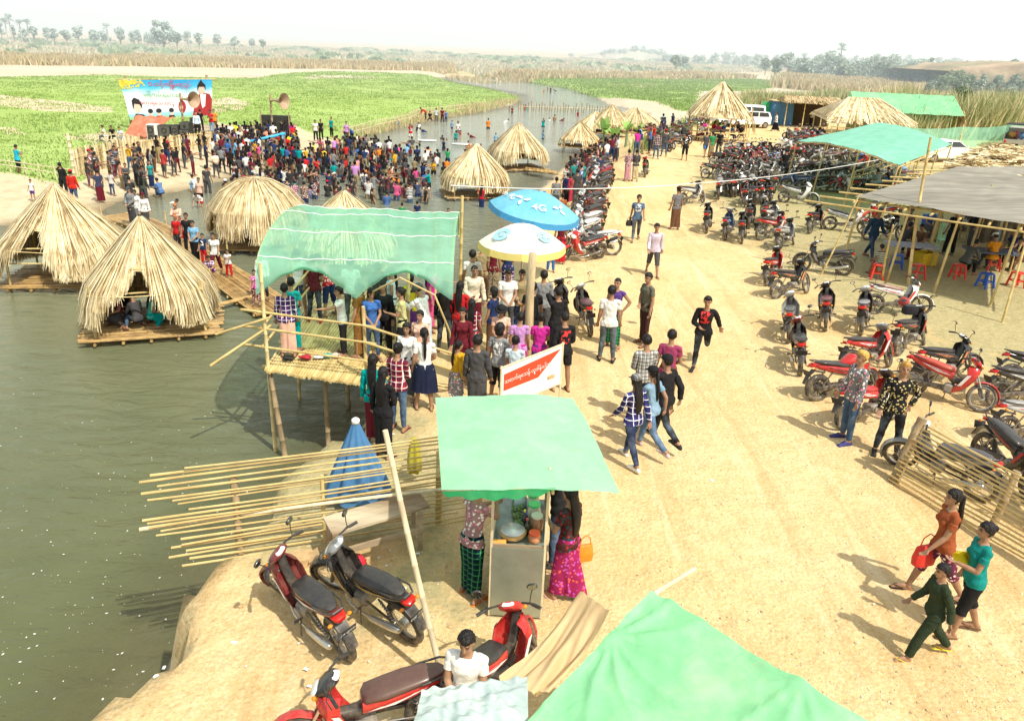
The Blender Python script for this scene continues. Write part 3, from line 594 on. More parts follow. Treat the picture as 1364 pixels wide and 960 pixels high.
def garment(B, kind):
 """kind: tee, shirt (long sleeve), tank, dress top, trousers, shorts, knee, skirt, longyi, miniskirt, shoes, hair_*"""
 if kind in B['garm']: return B['garm'][kind]
 co_, nn, J = B['co'], B['nn'], B['J']; th = np.full(len(co_), .012); up = np.array(B['upv']); px = np.array(J['pel'])
 hgt = (co_-px)@up          # height along the torso from the pelvis
 wr = .0018*np.sin(co_[:,2]*48+co_[:,0]*30+co_[:,1]*20)+.0018*np.sin(co_[:,0]*60-co_[:,1]*50+co_[:,2]*23)
 if kind in ('tee','shirt','tank','jacket'):
  hem = -.075 if kind != 'jacket' else -.10
  m = bm_(B, ['pelvis','belly','chest','shol','shor']) & (hgt > hem); m |= bm_(B, ['thl','thr'], -9, .35) & (hgt > hem)
  m &= ~((hgt > .50) & (np.abs((co_-px)@np.array(B['X'])) < .062))
  sl = {'tee': .55, 'shirt': 9, 'tank': .02, 'jacket': 9}[kind]
  m |= bm_(B, ['ual','uar'], -9, sl)
  if kind in ('shirt','jacket'): m |= bm_(B, ['fal','far'], -9, .93)
  th = .007+.016*np.clip((.25-hgt)/.35, 0, 1)+.009*bm_(B, ['ual','uar'], .25, 9)-.003*bm_(B, ['ual','uar','shol','shor'], -9, .25)+ (.008 if kind == 'jacket' else 0)
  if kind == 'shirt': th = th+.003
  me = fromverts(B, m, nn*(th+wr*1.2)[:,None], 'shirt', CL['plain'])
 elif kind in ('trousers','shorts','knee','jeans'):
  m = bm_(B, ['pelvis']) & (hgt < .075); m |= bm_(B, ['belly']) & (hgt < .075)
  tl = {'shorts': .72, 'knee': 9}.get(kind, 9); m |= bm_(B, ['thl','thr'], -9, tl)
  if kind in ('trousers','jeans'): m |= bm_(B, ['sh_l','sh_r'], -9, 1.02)
  if kind == 'knee': m |= bm_(B, ['sh_l','sh_r'], -9, .25)
  th = .009 if kind == 'jeans' else .014
  th = th+ (0 if kind == 'jeans' else .014)*np.clip((hgt*-1)/.8, 0, 1); me = fromverts(B, m, nn*(th+wr)[:,None], 'trousers', CL['plain'])
 elif kind in ('longyi','skirt','dress','miniskirt'):
  m = bm_(B, ['pelvis','thl','thr','sh_l','sh_r']) | (bm_(B, ['belly']) & (hgt < .1)); pts = co_[m]
  top = px[2]+.09; bot = {'longyi': .07, 'skirt': .42, 'dress': .42, 'miniskirt': .5}[kind]
  zmin = pts[:,2].min(); bot = max(bot, zmin+.04)
  nseg = 36; ang = np.linspace(0, 2*PI, nseg, endpoint=False); dv = np.stack([np.cos(ang), np.sin(ang)], 1)
  levels = 14; rings = []; prev = None
  for k in range(levels+1):
   z = top+(bot-top)*k/levels; sl = pts[np.abs(pts[:,2]-z) < .035][:, :2]
   if len(sl) < 5: sl = prev
   prev = sl; c = (sl.max(0)+sl.min(0))/2; s_ = ((sl-c)@dv.T).max(0)
   # radial distance of the support polygon
   rad = np.array([min((s_[j]+.012)/max(.05, math.cos(ang[j]-a)) for j in range(nseg) if math.cos(ang[j]-a) > .3) for a in ang])
   fl = k/levels; rad = rad+(.004+.012*fl)*np.sin(ang*5+k*.15)+.006*np.sin(ang*11+2+k*.1)*fl
   if kind != 'longyi': rad = rad+ .10*fl+.015*fl*np.sin(ang*9)
   rings.append([(c[0]+rad[i]*math.cos(ang[i]), c[1]+rad[i]*math.sin(ang[i]), z) for i in range(nseg)])
  for k in range(1, len(rings)-1):      # smooth down the length
   rings[k] = [tuple((np.array(rings[k-1][i])+2*np.array(rings[k][i])+np.array(rings[k+1][i]))/4) for i in range(nseg)]
  mb = MB(); mb.rings(rings, True, False); me = mb.mesh('skirt', CL['plain'], True)
 elif kind[:-1] == 'shoe_':
  m = bm_(B, ['ft'+kind[-1]]) & (co_[:,2] < co_[:,2].min()+.30); me = fromverts(B, m, nn*.008, 'shoe', M_SOLE)
 elif kind[:-1] == 'sandal_':
  mb = MB()
  for k in kind[-1]:
   he, to = Vector(J['he'+k]), Vector(J['to'+k]); d = (to-he).normalized(); s_ = d.cross(Vector((0,0,1))).normalized(); u_ = s_.cross(d).normalized()
   mb.loft([(he-d*.035-u_*.03, s_*.02, u_*.008), (he-d*.02-u_*.03, s_*.034, u_*.009), (he.lerp(to,.5)-u_*.03, s_*.032, u_*.009), (to-u_*.028, s_*.046, u_*.009), (to+d*.035-u_*.028, s_*.038, u_*.009), (to+d*.05-u_*.028, s_*.015, u_*.008)], 12)
   for q in (-1,1): mb.tube([to+d*.01+u_*.02, to-d*.03+s_*(q*.03)+u_*.034, he.lerp(to,.4)+s_*(q*.042)-u_*.015], .006, 5)
  me = mb.mesh('sandal', M_SOLE, True)
 elif kind.startswith('hair'):
  hl = B['hl']; x, y, z = hl[:,0], hl[:,1], hl[:,2]; hm = bm_(B, ['head','neck'])
  line = np.where(y > .03, .058+.0*x, np.where(y > -.02, -.005+(y+.02)*1.2, -.06))       # hairline height
  if kind in ('hair_long','hair_tail','hair_bun','hair_bob'): line = np.where(y > .045, .055, np.where(y > -.01, -.01+(y+.01)*.8, -.075))
  m = hm & (z > line) & (np.abs(x) < .2)
  vol = {'hair_short': .017, 'hair_quiff': .016, 'hair_long': .016, 'hair_tail': .011, 'hair_bun': .012, 'hair_bob': .024, 'hair_crop': .006}[kind]
  dd = vol*(.4+.6*np.clip((z-line)/.03, 0, 1))+.007*np.sin(x*150+z*60)*np.sin(y*130+z*90+x*40)
  if kind == 'hair_quiff': dd = dd+.03*np.clip((z-.07)/.03, 0, 1)*np.clip((y+.02)/.08, 0, 1)
  me = fromverts(B, m, nn*dd[:,None], 'hair', M_HAIR)
  H, Mh = B['H'], B['Mh']; X = B['X']; Y = B['Y']; U = B['upv']; mb = MB()
  bk = B['J']['nb']
  if kind == 'hair_long':
   mb.loft([(H(0,-.075,.06), X*.03, Y*.02), (H(0,-.075,.03), X*.075, Y*.035), (H(0,-.07,-.05), X*.085, Y*.04), (bk-Y*.085+U*.0, X*.09, Y*.04), (bk-Y*.115-U*.12, X*.085, Y*.035), (bk-Y*.115-U*.26, X*.075, Y*.03), (bk-Y*.1-U*.38, X*.05, Y*.02), (bk-Y*.095-U*.43, X*.02, Y*.01)], 16)
  elif kind == 'hair_tail':
   mb.tube([H(0,-.1,.03), H(0,-.13,.02), bk-Y*.11+U*.02, bk-Y*.125-U*.12, bk-Y*.12-U*.28, bk-Y*.11-U*.34], [.02,.03,.034,.034,.024,.008], 10)
  elif kind == 'hair_bun': mb.ell(H(0,-.11,.04), (.042,.035,.04))
  elif kind == 'hair_bob':
   mb.loft([(H(0,-.06,.05), X*.06, Y*.03), (H(0,-.055,.0), X*.095, Y*.055), (H(0,-.045,-.06), X*.1, Y*.065), (H(0,-.04,-.115), X*.09, Y*.06), (H(0,-.04,-.13), X*.07, Y*.04)], 18)
  if mb.v:
   i0 = len(me.vertices); vs = [tuple(v.co) for v in me.vertices]; fs = [tuple(p.vertices) for p in me.polygons]
   me2 = bpy.data.meshes.new('hair'); me2.from_pydata(vs+mb.v, [], fs+[tuple(i+i0 for i in f_) for f_ in mb.f]); me2.materials.append(M_HAIR); me2.shade_smooth(); me = me2
 elif kind in ('cap','hat','helmet','wrap'):
  mb = MB(); H, Mh = B['H'], B['Mh']; X, Y, Z = Mh@Vector((1,0,0)), Mh@Vector((0,1,0)), Mh@Vector((0,0,1))
  if kind == 'helmet':
   mb.loft([(H(0,-.015,-.02), X*.115, Y*.13), (H(0,-.015,.04), X*.122, Y*.137), (H(0,-.015,.09), X*.11, Y*.122), (H(0,-.015,.125), X*.075, Y*.085), (H(0,-.015,.138), X*.02, Y*.02)], 18)
   mb.loft([(H(0,.10,.05), X*.09, Z*.03), (H(0,.14,.035), X*.085, Z*.025), (H(0,.165,.02), X*.06, Z*.01)], 12)
  else:
   s_ = 1.1 if kind == 'wrap' else 1
   mb.loft([(H(0,-.012,.045), X*.092*s_, Y*.108*s_), (H(0,-.012,.075), X*.091*s_, Y*.107*s_), (H(0,-.014,.11), X*.078*s_, Y*.09*s_), (H(0,-.016,.13), X*.045, Y*.055), (H(0,-.016,.137), X*.01, Y*.01)], 18)
   if kind == 'cap': mb.loft([(H(0,.07,.052), X*.07, Z*.006), (H(0,.12,.048), X*.07, Z*.006), (H(0,.155,.038), X*.055, Z*.005), (H(0,.17,.032), X*.02, Z*.004)], 12)
   if kind == 'hat': mb.loft([(H(0,-.01,.035), X*.16, Y*.175), (H(0,-.01,.048), X*.13, Y*.145), (H(0,-.01,.055), X*.09, Y*.105)], 18)
  me = mb.mesh(kind, CL['plain'], True)
 B['garm'][kind] = me; return me
POSES = {
 'stand': dict(arml=(4,8,12), armr=(6,7,18), legs=((2,4,2),(-2,4,2))),
 'stand2': dict(arml=(0,10,20), armr=(10,8,60,60), legs=((5,6,6),(-4,3,0)), head=8, turn=15, lean=2),
 'crossed': dict(arml=(22,4,95,75), armr=(25,4,90,75), legs=((2,5,2),(-2,5,2)), head=6),
 'hips': dict(arml=(-22,34,78,50), armr=(4,10,20), legs=((4,6,4),(-3,5,2))),
 'front': dict(arml=(15,4,50,45), armr=(15,4,50,45), legs=((2,3,2),(-2,3,2)), head=18),
 'phone': dict(arml=(28,4,100,30), armr=(30,6,95,30), legs=((2,4,2),(-2,4,2)), head=22),
 'walk': dict(arml=(22,7,25), armr=(-22,7,12), legs=((-20,2,12),(22,2,6)), lean=4),
 'walk2': dict(arml=(-18,8,15), armr=(18,7,30), legs=((24,2,8),(-22,2,16)), lean=4, head=5),
 'stride': dict(arml=(35,6,45), armr=(-30,8,40), legs=((-26,2,30,-20),(30,2,18)), lean=6),
 'run': dict(arml=(-38,20,35), armr=(12,14,85,40), legs=((-30,3,75,-60),(22,2,20)), lean=10),
 'shade': dict(arml=(115,30,115,50), armr=(5,7,15), legs=((2,5,2),(-2,5,2)), lean=-2),
 'armsup': dict(arml=(130,22,35), armr=(120,25,45), legs=((2,5,2),(-2,5,2)), lean=-3),
 'point': dict(arml=(70,8,25), armr=(5,7,15), legs=((2,5,2),(-2,5,2)), lean=5),
 'carry': dict(arml=(20,6,85,30), armr=(3,9,8), legs=((12,2,6),(-12,2,10)), lean=3),
 'lean': dict(arml=(65,12,20), armr=(50,10,45), legs=((4,5,4),(-4,5,4)), lean=28, head=10),
 'leanw': dict(arml=(60,8,60,25), armr=(55,8,70,25), legs=((4,5,4),(-4,5,4)), lean=12, head=25),
 'sit': dict(arml=(30,8,60,30), armr=(35,8,55,30), legs=((86,10,84),(86,8,86)), lean=12, head=10),
 'sitlean': dict(arml=(60,8,50,30), armr=(62,8,45,30), legs=((86,12,80),(86,10,95)), lean=32, head=-5),
 'squat': dict(arml=(55,8,60,30), armr=(60,8,50,30), legs=((112,14,128),(112,14,128)), lean=25, head=0),
 'floor': dict(arml=(40,8,60,30), armr=(25,10,60,30), legs=((92,38,125),(88,38,125)), lean=15, head=10),
 'bend': dict(arml=(85,8,10), armr=(80,8,15), legs=((5,6,5),(-2,6,5)), lean=62, head=-10),
 'ride': dict(arml=(55,14,30), armr=(55,14,30), legs=((70,16,75),(70,16,75)), lean=10),
}
SK = [(.34,.19,.115),(.28,.15,.09),(.40,.235,.15),(.23,.12,.07)]
BLK = (.008,.006,.006)
def person(pos, ang, pose='stand', h=1.65, top=None, bot=None, hair='hair_short', haircol=BLK, feet=None, hat=None, skin=0, fem=False, lod=1, label=None, group=None, cat='person', tilt=0):
 """top/bot: (garment, colour, material key)"""
 B = body(pose, POSES[pose], fem, lod); o = bpy.data.objects.new('person', B['me']); C.objects.link(o)
 o.location = pos; o.rotation_euler = (tilt, 0, ang); s = h/1.70; o.scale = (s*(.95 if fem else 1), s, s); o.color = (*SK[skin], 1)
 tag(o, label, cat, group)
 def add(kind, name, col, mk=None):
  me = garment(B, kind); c = bpy.data.objects.new(name, me); C.objects.link(c); c.parent = o; c.color = (*col, 1)
  if mk and mk != 'plain': c.material_slots[0].link = 'OBJECT'; c.material_slots[0].material = CL[mk]
  return c
 if bot: add(bot[0], {'trousers':'trousers','jeans':'trousers','shorts':'shorts','knee':'shorts'}.get(bot[0], bot[0]), bot[1], bot[2] if len(bot) > 2 else ('denim' if bot[0] == 'jeans' else None))
 if top: add(top[0], {'tee':'t_shirt','shirt':'shirt','tank':'vest_top','jacket':'jacket'}[top[0]], top[1], top[2] if len(top) > 2 else None)
 if hair: add(hair, 'hair', haircol)
 if feet:
  for k in 'lr': add(feet[0][:-1]+'_'+k, feet[0][:-1], feet[1])
 if hat: add(hat[0], hat[0], hat[1], hat[2] if len(hat) > 2 else None)
 return o
# ================================================================ MOTORBIKES
def gloss(name, obj=True, col=(.5,.5,.5), rough=.22, metal=0, dust=.35):
 m, t, b, N, L = nt(name); setp(b, rough, metal, .5); b.inputs['Coat Weight'].default_value = .25; b.inputs['Coat Roughness'].default_value = .15
 tc = N.new('ShaderNodeTexCoord'); P = tc.outputs['Object']
 if obj: base = N.new('ShaderNodeObjectInfo').outputs['Color']
 else: base = mixrgb(N, L, 0, col, col)
 s = N.new('ShaderNodeSeparateXYZ'); L.new(P, s.inputs[0]); z = N.new('ShaderNodeMapRange'); z.inputs[1].default_value = .75; z.inputs[2].default_value = .2; z.inputs[3].default_value = 0; z.inputs[4].default_value = 1; L.new(s.outputs['Z'], z.inputs[0])
 d = math_(N, L, 'MULTIPLY', noisen(N, L, P, 9, 6, .7, .38, .7), math_(N, L, 'ADD', z.outputs[0], .25)); d = math_(N, L, 'MULTIPLY', d, dust)
 c = mixrgb(N, L, d, base, (.42,.33,.22)); L.new(c, b.inputs['Base Color'])
 r = math_(N, L, 'ADD', math_(N, L, 'MULTIPLY', d, .8), rough); L.new(r, b.inputs['Roughness']); return m
B_PAINT = gloss('bike_paint'); B_BLACK = gloss('black_plastic', False, (.018,.018,.02), .38, 0, .5); B_SEAT = gloss('seat_vinyl', True, rough=.45, dust=.3)
B_TYRE = gloss('tyre_rubber', False, (.022,.021,.02), .8, 0, .55); B_CHROME = gloss('chrome', False, (.62,.62,.6), .22, .9, .4); B_ALLOY = gloss('engine_alloy', False, (.33,.32,.30), .42, .6, .8)
B_LENS = mat('headlight_lens', (.75,.78,.78), .12, spec=.6, var=.05); B_RED = mat('tail_lens', (.5,.015,.01), .2, spec=.5, var=.1); B_AMB = mat('indicator_lens', (.7,.25,.02), .25, var=.1)
B_MIR = mat('mirror_glass', (.85,.88,.9), .05, metal=1, var=0); B_PLATE = mat('number_plate', (.03,.03,.035), .4, var=.2); B_WHITE = mat('white_marks', (.85,.85,.82), .5, var=.05)
def fronth(steer, pivot=(.40,0,.80), rake=26):
 ax = Vector((-math.sin(R(rake)), 0, math.cos(R(rake)))); p = Vector(pivot)
 return Matrix.Translation(p) @ Matrix.Rotation(R(steer), 4, ax) @ Matrix.Translation(-p)
def wheel_parts(c, rad, w_, style, M, root, front, hero):
 n = 30 if hero else 18
 mb = MB(); mb.M = M; mb.torus(c, (0,1,0), rad-w_*.9, w_, n, 10 if hero else 6, 1.0)
 tyre = mb.mesh('tyre', B_TYRE, True)
 mb = MB(); mb.M = M; mb.torus(c, (0,1,0), rad-w_*1.9, .012, n, 6, 1.6)
 c = Vector(c); mb.cyl(c-Vector((0,.05,0)), c+Vector((0,.05,0)), .045 if front else .065, n=14)
 if style == 'spoke':
  k = 28 if hero else 12
  for i in range(k):
   a = 2*PI*i/k; s = (1 if i % 2 else -1); d = Vector((math.cos(a),0,math.sin(a)))
   a2 = a+s*.25; mb.cyl(c+Vector((math.cos(a2)*.04, s*.035, math.sin(a2)*.04)), c+d*(rad-w_*1.9), .0022 if hero else .004, n=3, cap=False)
 else:
  for i in range(5):
   a = 2*PI*i/5; d = Vector((math.cos(a),0,math.sin(a))); e = Vector((-math.sin(a),0,math.cos(a)))
   for q in (-1,1): mb.loft([(c+d*.05+e*(q*.012), e*.009, Vector((0,.018,0))), (c+d*(rad-w_*2)+e*(q*.03), e*.008, Vector((0,.012,0)))], 6)
 rim = mb.mesh('rim', B_PAINT if style == 'green' else (B_CHROME if style == 'spoke' else B_BLACK), 40)
 o = link('wheel', rim, root); link('tyre', tyre, o); return o
def bike_proto(kind='wave', steer=22, hero=True, wheels='spoke', plate=None, basket=False):
 """underbone motorbike heading +x, standing upright on its wheels; returns list of (name, mesh, parent index, colour role)"""
 root = empty('motorbike'); P = {}
 M0 = None; MF = fronth(steer)
 def put(name, mb, mats, role=None, parent=None, sm=35):
  o = mb.build(name, mats, parent or root, sm); o['role'] = role or ''; return o
 fw = (.66,0,.285); rw = (-.60,0,.285); trail = kind == 'trail'; big = kind == 'sport'
 tw = .045 if not big else .06
 if trail: fw = (.74,0,.33); rw = (-.62,0,.31)
 wheel_parts(fw, fw[2], .036 if not big else .05, wheels, MF, root, True, hero); wheel_parts(rw, rw[2], tw, wheels, None, root, False, hero)
 # fork, handlebar and all that steers
 m = MB(); m.M = MF
 for s in (-1,1):
  m.tube([(fw[0],s*.075,fw[2]), (fw[0]-.09,s*.075,fw[2]+.2)], [.025,.022], 8, mi=0); m.tube([(fw[0]-.09,s*.075,fw[2]+.2), (.46,s*.07,.72)], [.016,.016], 8, mi=1)
 if big or trail: m.box((.43,0,.80), (.06,.2,.04), mi=0)
 put('fork', m, [B_BLACK if not trail else B_CHROME, B_CHROME])
 m = MB(); m.M = MF; secs = []
 up = .06 if not trail else .2
 for k in range(9):
  a = R(-25+k*19); r_ = fw[2]+.025+(up if trail else 0); c = Vector((fw[0]+math.cos(a)*r_, 0, fw[2]+math.sin(a)*r_));
  ww = .05 if 0 < k < 8 else .03; secs.append((c, Vector((0,ww,0)), Vector((math.cos(a),0,math.sin(a)))*.018))
 if trail: secs = secs[2:7]
 m.loft(secs, 10, 2.6); put('front_mudguard', m, B_PAINT, 'body')
 m = MB(); m.M = MF; hx, hz2 = (.36,1.0)
 for s in (-1,1):
  m.tube([(.42,s*.03,.93), (.40,s*.14,.985 if not trail else 1.03), (.34,s*.24,1.0 if not trail else 1.06), (.27,s*.33,.985 if not trail else 1.05)], .012, 8)
  m.tube([(.33,s*.25,.998 if not trail else 1.06), (.265,s*.345,.983 if not trail else 1.05)], .019, 8)
  m.tube([(.38,s*.2,.985), (.37,s*.27,.975), (.31,s*.35,.96)], .006, 5)
 put('handlebar', m, B_BLACK)
 if kind in ('wave','scoot'):
  m = MB(); m.M = MF
  m.loft([((.30,0,.99),(0,.05,0),(-.01,0,.02)), ((.335,0,.985),(0,.115,0),(-.02,0,.055)), ((.39,0,.96),(0,.135,0),(-.03,0,.085)), ((.46,0,.925),(0,.125,0),(-.03,0,.08)), ((.515,0,.895),(0,.08,0),(-.03,0,.055))], 18, 2.4); put('headlight_cowl', m, B_PAINT, 'cowl')
  m = MB(); m.M = MF; m.loft([((.50,0,.90),(0,.095,0),(-.025,0,.056)), ((.527,0,.888),(0,.088,0),(-.022,0,.048)), ((.545,0,.878),(0,.05,0),(-.012,0,.028))], 16, 2.6); put('headlight', m, B_LENS)
  m = MB(); m.M = MF; m.loft([((.325,0,1.032),(0,.07,0),(.035,0,.0)), ((.33,0,1.042),(0,.06,0),(.028,0,.0))], 14, 3); put('instrument_panel', m, B_LENS)
 else:
  m = MB(); m.M = MF
  if trail: m.loft([((.50,0,.98),(0,.07,0),(.01,0,.05)), ((.54,0,.88),(0,.1,0),(.03,0,.09)), ((.58,0,.78),(0,.06,0),(.02,0,.03))], 14, 2.5)
  else: m.loft([((.38,0,1.0),(0,.06,0),(.02,0,.03)), ((.47,0,.93),(0,.12,0),(.05,0,.07)), ((.58,0,.85),(0,.1,0),(.03,0,.06)), ((.62,0,.80),(0,.04,0),(.01,0,.02))], 14, 2.5)
  put('headlight_cowl', m, B_PAINT, 'cowl')
  m = MB(); m.M = MF; m.ell((.575,0,.87), (.035,.075,.05)); put('headlight', m, B_LENS)
 for s in (-1,1):
  m = MB(); m.M = MF; t_ = s*.02
  m.tube([(.33,s*.23,1.01), (.335,s*.26,1.10), (.335,s*.295,1.17)], .006, 6, mi=0); m.loft([((.345,s*.30,1.20),(0,.055,0),(-.005,0,.034)), ((.325,s*.30,1.20),(0,.058,0),(-.005,0,.036)), ((.318,s*.30,1.20),(0,.05,0),(-.005,0,.030))], 14, 2.4, mi=0)
  m.loft([((.3172,s*.30,1.20),(0,.047,0),(-.005,0,.028)), ((.3165,s*.30,1.20),(0,.047,0),(-.005,0,.028))], 14, 2.4, mi=1); put('mirror', m, [B_BLACK, B_MIR])
  m = MB(); m.M = MF; m.ell((.50,s*.12,.875) if kind in ('wave','scoot') else (.5,s*.15,.86), (.03,.025,.022), n=10, m=6); put('indicator', m, B_AMB)
 # body
 if kind in ('wave','scoot'):
  wd = .17 if kind == 'wave' else .21
  m = MB()           # leg shields: two wings swept back on either side of the head tube
  for s in (-1,1):
   cols = []
   for z, xf, yo in ((.86,.44,.10), (.80,.46,.15), (.70,.45,wd), (.58,.40,wd), (.46,.33,wd*.97), (.36,.25,wd*.85), (.29,.16,wd*.7)):
    cols.append([(xf+.06, s*.03, z), (xf+.045, s*yo*.55, z), (xf, s*yo*.9, z-.01), (xf-.075, s*yo, z-.02), (xf-.14, s*yo*.96, z-.02), (xf-.12, s*yo*.86, z-.015), (xf-.03, s*yo*.72, z-.01), (xf+.02, s*.03, z)])
   m.rings(cols, True, True)
  put('leg_shield', m, B_PAINT, 'body')
  m = MB(); m.loft([((.45,0,.88),(0,.06,0),(.04,0,.02)), ((.41,0,.70),(0,.055,0),(.06,0,.03)), ((.30,0,.52),(0,.055,0),(.05,0,.06)), ((.12,0,.50),(0,.07,0),(.02,0,.07)), ((.0,0,.60),(0,.09,0),(0,0,.09))], 14, 2.8); put('inner_cover', m, B_BLACK)
 if kind == 'sport':
  m = MB(); m.loft([((.40,0,.74),(0,.06,0),(0,0,.05)), ((.30,0,.80),(0,.14,0),(0,0,.11)), ((.12,0,.82),(0,.155,0),(0,0,.125)), ((-.05,0,.77),(0,.09,0),(0,0,.08)), ((-.12,0,.74),(0,.05,0),(0,0,.05))], 18, 2.3); put('fuel_tank', m, B_PAINT, 'body')
  for s in (-1,1): m = MB(); m.extr([(.46,.76),(.30,.72),(.18,.56),(.28,.46),(.40,.55)], s*.13, s*.16); put('side_fairing', m, B_PAINT, 'body')
 if trail:
  m = MB(); m.loft([((.38,0,.86),(0,.05,0),(0,0,.05)), ((.24,0,.84),(0,.11,0),(.02,0,.09)), ((.05,0,.80),(0,.10,0),(0,0,.06)), ((-.05,0,.79),(0,.06,0),(0,0,.04))], 16, 2.4); put('fuel_tank', m, B_BLACK)
  for s in (-1,1): m = MB(); m.extr([(.42,.88),(.30,.90),(.02,.80),(.16,.66),(.38,.62)], s*.115, s*.14); put('side_fairing', m, B_PAINT, 'body')
 tail = [((.10,0,.60),(0,.10,0),(0,0,.09)), ((-.10,0,.64),(0,.125,0),(0,0,.10)), ((-.35,0,.68),(0,.12,0),(0,0,.085)), ((-.60,0,.735),(0,.09,0),(0,0,.06)), ((-.78,0,.785),(0,.05,0),(0,0,.035))]
 if trail: tail = [((.0,0,.70),(0,.08,0),(0,0,.06)), ((-.25,0,.74),(0,.10,0),(0,0,.05)), ((-.55,0,.80),(0,.10,0),(0,0,.035)), ((-.85,0,.86),(0,.06,0),(0,0,.02))]
 m = MB(); m.loft(tail, 16, 2.6); put('side_cover', m, B_PAINT, 'body')
 for s in (-1,1):
  m = MB()             # contrast stripe standing proud of the side cover
  m.quad((.06,s*.122,.60),(-.20,s*.133,.63),(-.52,s*.112,.735),(-.20,s*.133,.68)) if not trail else m.quad((.0,s*.145,.8),(.3,s*.145,.86),(.34,s*.145,.8),(.12,s*.145,.72))
  put('side_decal', m, B_PAINT, 'decal')
  if kind in ('wave','scoot'): m = MB(); m.quad((.40,s*(wd+.004),.70),(.33,s*(wd+.006),.69),(.20,s*(wd*.97+.004),.44),(.27,s*(wd+.003),.46)); put('shield_decal', m, B_PAINT, 'decal')
 zs = .06 if trail else 0
 m = MB();
 sw = (.115,.135,.145,.12,.07) if not trail else (.07,.09,.1,.09,.06)
 m.loft([((.10,0,.69+zs),(0,sw[0]*.6,0),(0,0,.02)), ((.06,0,.715+zs),(0,sw[0],0),(0,0,.045)), ((-.12,0,.735+zs),(0,sw[1],0),(0,0,.052)), ((-.30,0,.775+zs),(0,sw[2]*.93,0),(0,0,.045)), ((-.50,0,.80+zs),(0,sw[3],0),(0,0,.045)), ((-.66,0,.815+zs),(0,sw[4],0),(0,0,.035)), ((-.70,0,.815+zs),(0,sw[4]*.5,0),(0,0,.015))], 20, 2.8); put('seat', m, B_SEAT, 'seat', sm=50)
 m = MB(); m.tube([(-.45,-.13,.80),(-.68,-.12,.84),(-.80,-.06,.86),(-.80,.06,.86),(-.68,.12,.84),(-.45,.13,.80)], .012, 7); put('grab_rail', m, B_BLACK if not big else B_BLACK)
 # rear mudguard, tail light, plate
 m = MB(); m.loft([((-.50,0,.60),(0,.06,0),(0,0,.015)), ((-.74,0,.66),(0,.07,0),(.01,0,.02)), ((-.86,0,.56),(0,.065,0),(.014,0,.008)), ((-.93,0,.40),(0,.06,0),(.012,0,.004))], 10, 3); put('rear_mudguard', m, B_BLACK)
 m = MB(); m.loft([((-.74,0,.775),(0,.085,0),(0,0,.035)), ((-.80,0,.765),(0,.08,0),(0,0,.034)), ((-.835,0,.755),(0,.05,0),(0,0,.02))], 12, 2.8); put('tail_light', m, B_RED)
 pm = MB(); M_ = Matrix.Translation((-.885,0,.615)) @ Matrix.Rotation(R(-22), 4, 'Y'); pm.M = M_; pm.box((0,0,0), (.006,.22,.13)); pl = put('number_plate', pm, B_PLATE)
 for s in (-1,1):
  m = MB(); m.ell((-.78,s*.12,.72), (.025,.03,.02), n=10, m=6); put('indicator', m, B_AMB)
  m = MB(); m.cyl((-.60,s*.10,.31), (-.36,s*.11,.62), .012, n=6, mi=0)
  pts = []; k = 40 if hero else 0
  for j in range(k+1 if k else 0):
   a = j/k*2*PI*8; tt = .15+.75*j/k; pts.append((-.60+.24*tt+math.cos(a)*.022, s*(.10+.01*tt)+math.sin(a)*.022*.9, .31+.31*tt))
  if pts: m.tube(pts, .005, 4, mi=1)
  else: m.cyl((-.56,s*.10,.36), (-.40,s*.108,.57), .024, n=8, mi=1)
  put('shock_absorber', m, [B_BLACK, B_CHROME])
 m = MB()                # swing arm and chain case
 for s in (-1,1): m.loft([((-.62,s*.085,.29),(0,.012,0),(0,0,.02)), ((-.05,s*.07,.34),(0,.012,0),(0,0,.022))], 8)
 m.loft([((-.66,-.11,.29),(0,.012,0),(0,0,.06)), ((-.3,-.105,.315),(0,.014,0),(0,0,.045)), ((.0,-.10,.33),(0,.014,0),(0,0,.06))], 10); put('swing_arm', m, B_BLACK)
 m = MB()                # engine
 m.loft([((-.04,0,.33),(0,.10,0),(0,0,.07)), ((.0,0,.33),(0,.125,0),(0,0,.10)), ((.13,0,.33),(0,.125,0),(0,0,.095)), ((.17,0,.34),(0,.08,0),(0,0,.06))], 14, 3)
 if kind in ('wave','scoot'):
  for j in range(7): m.box((.19+j*.02,0,.355+j*.003), (.010,.13,.12))
  m.box((.335,0,.375), (.04,.11,.10))
 else:
  for j in range(7): m.box((.10+j*.008,0,.43+j*.022), (.16,.17,.010), (0,R(20),0))
  m.box((.17,0,.62), (.12,.15,.06), (0,R(20),0))
 m.cyl((.06,-.15,.33),(.06,.15,.33), .07, n=16); put('engine', m, B_ALLOY, sm=30)
 m = MB(); ex = .34 if not trail else .55
 if big: m.tube([(.25,.10,.42),(.30,.13,.25),(.1,.14,.17),(-.2,.15,.2)], .022, 8, mi=0); m.loft([((-.15,.16,.20),(0,.045,0),(0,0,.05)), ((-.50,.17,.30),(0,.055,0),(-.01,0,.07)), ((-.56,.17,.32),(0,.04,0),(0,0,.05))], 12, mi=1)
 else: m.tube([(.33,.06,.33),(.34,.10,.22),(.22,.13,.18),(.0,.15,.20),(-.15,.155,.24 if not trail else .4)], .016, 8, mi=0); m.tube([(-.13,.157,.235 if not trail else .4),(-.20,.16,.245 if not trail else .45),(-.55,.165,ex),(-.70,.165,ex+.05),(-.72,.165,ex+.055)], [.022,.04,.046,.04,.02], 12, mi=1)
 put('exhaust', m, [B_CHROME, B_BLACK if kind in ('scoot','sport') else B_CHROME], sm=50)
 m = MB()
 m.tube([(.02,-.24,.27),(.02,.24,.27)], .011, 6); m.tube([(.02,.14,.27),(-.02,.22,.03),(.01,.24,-.02)], .011, 6)
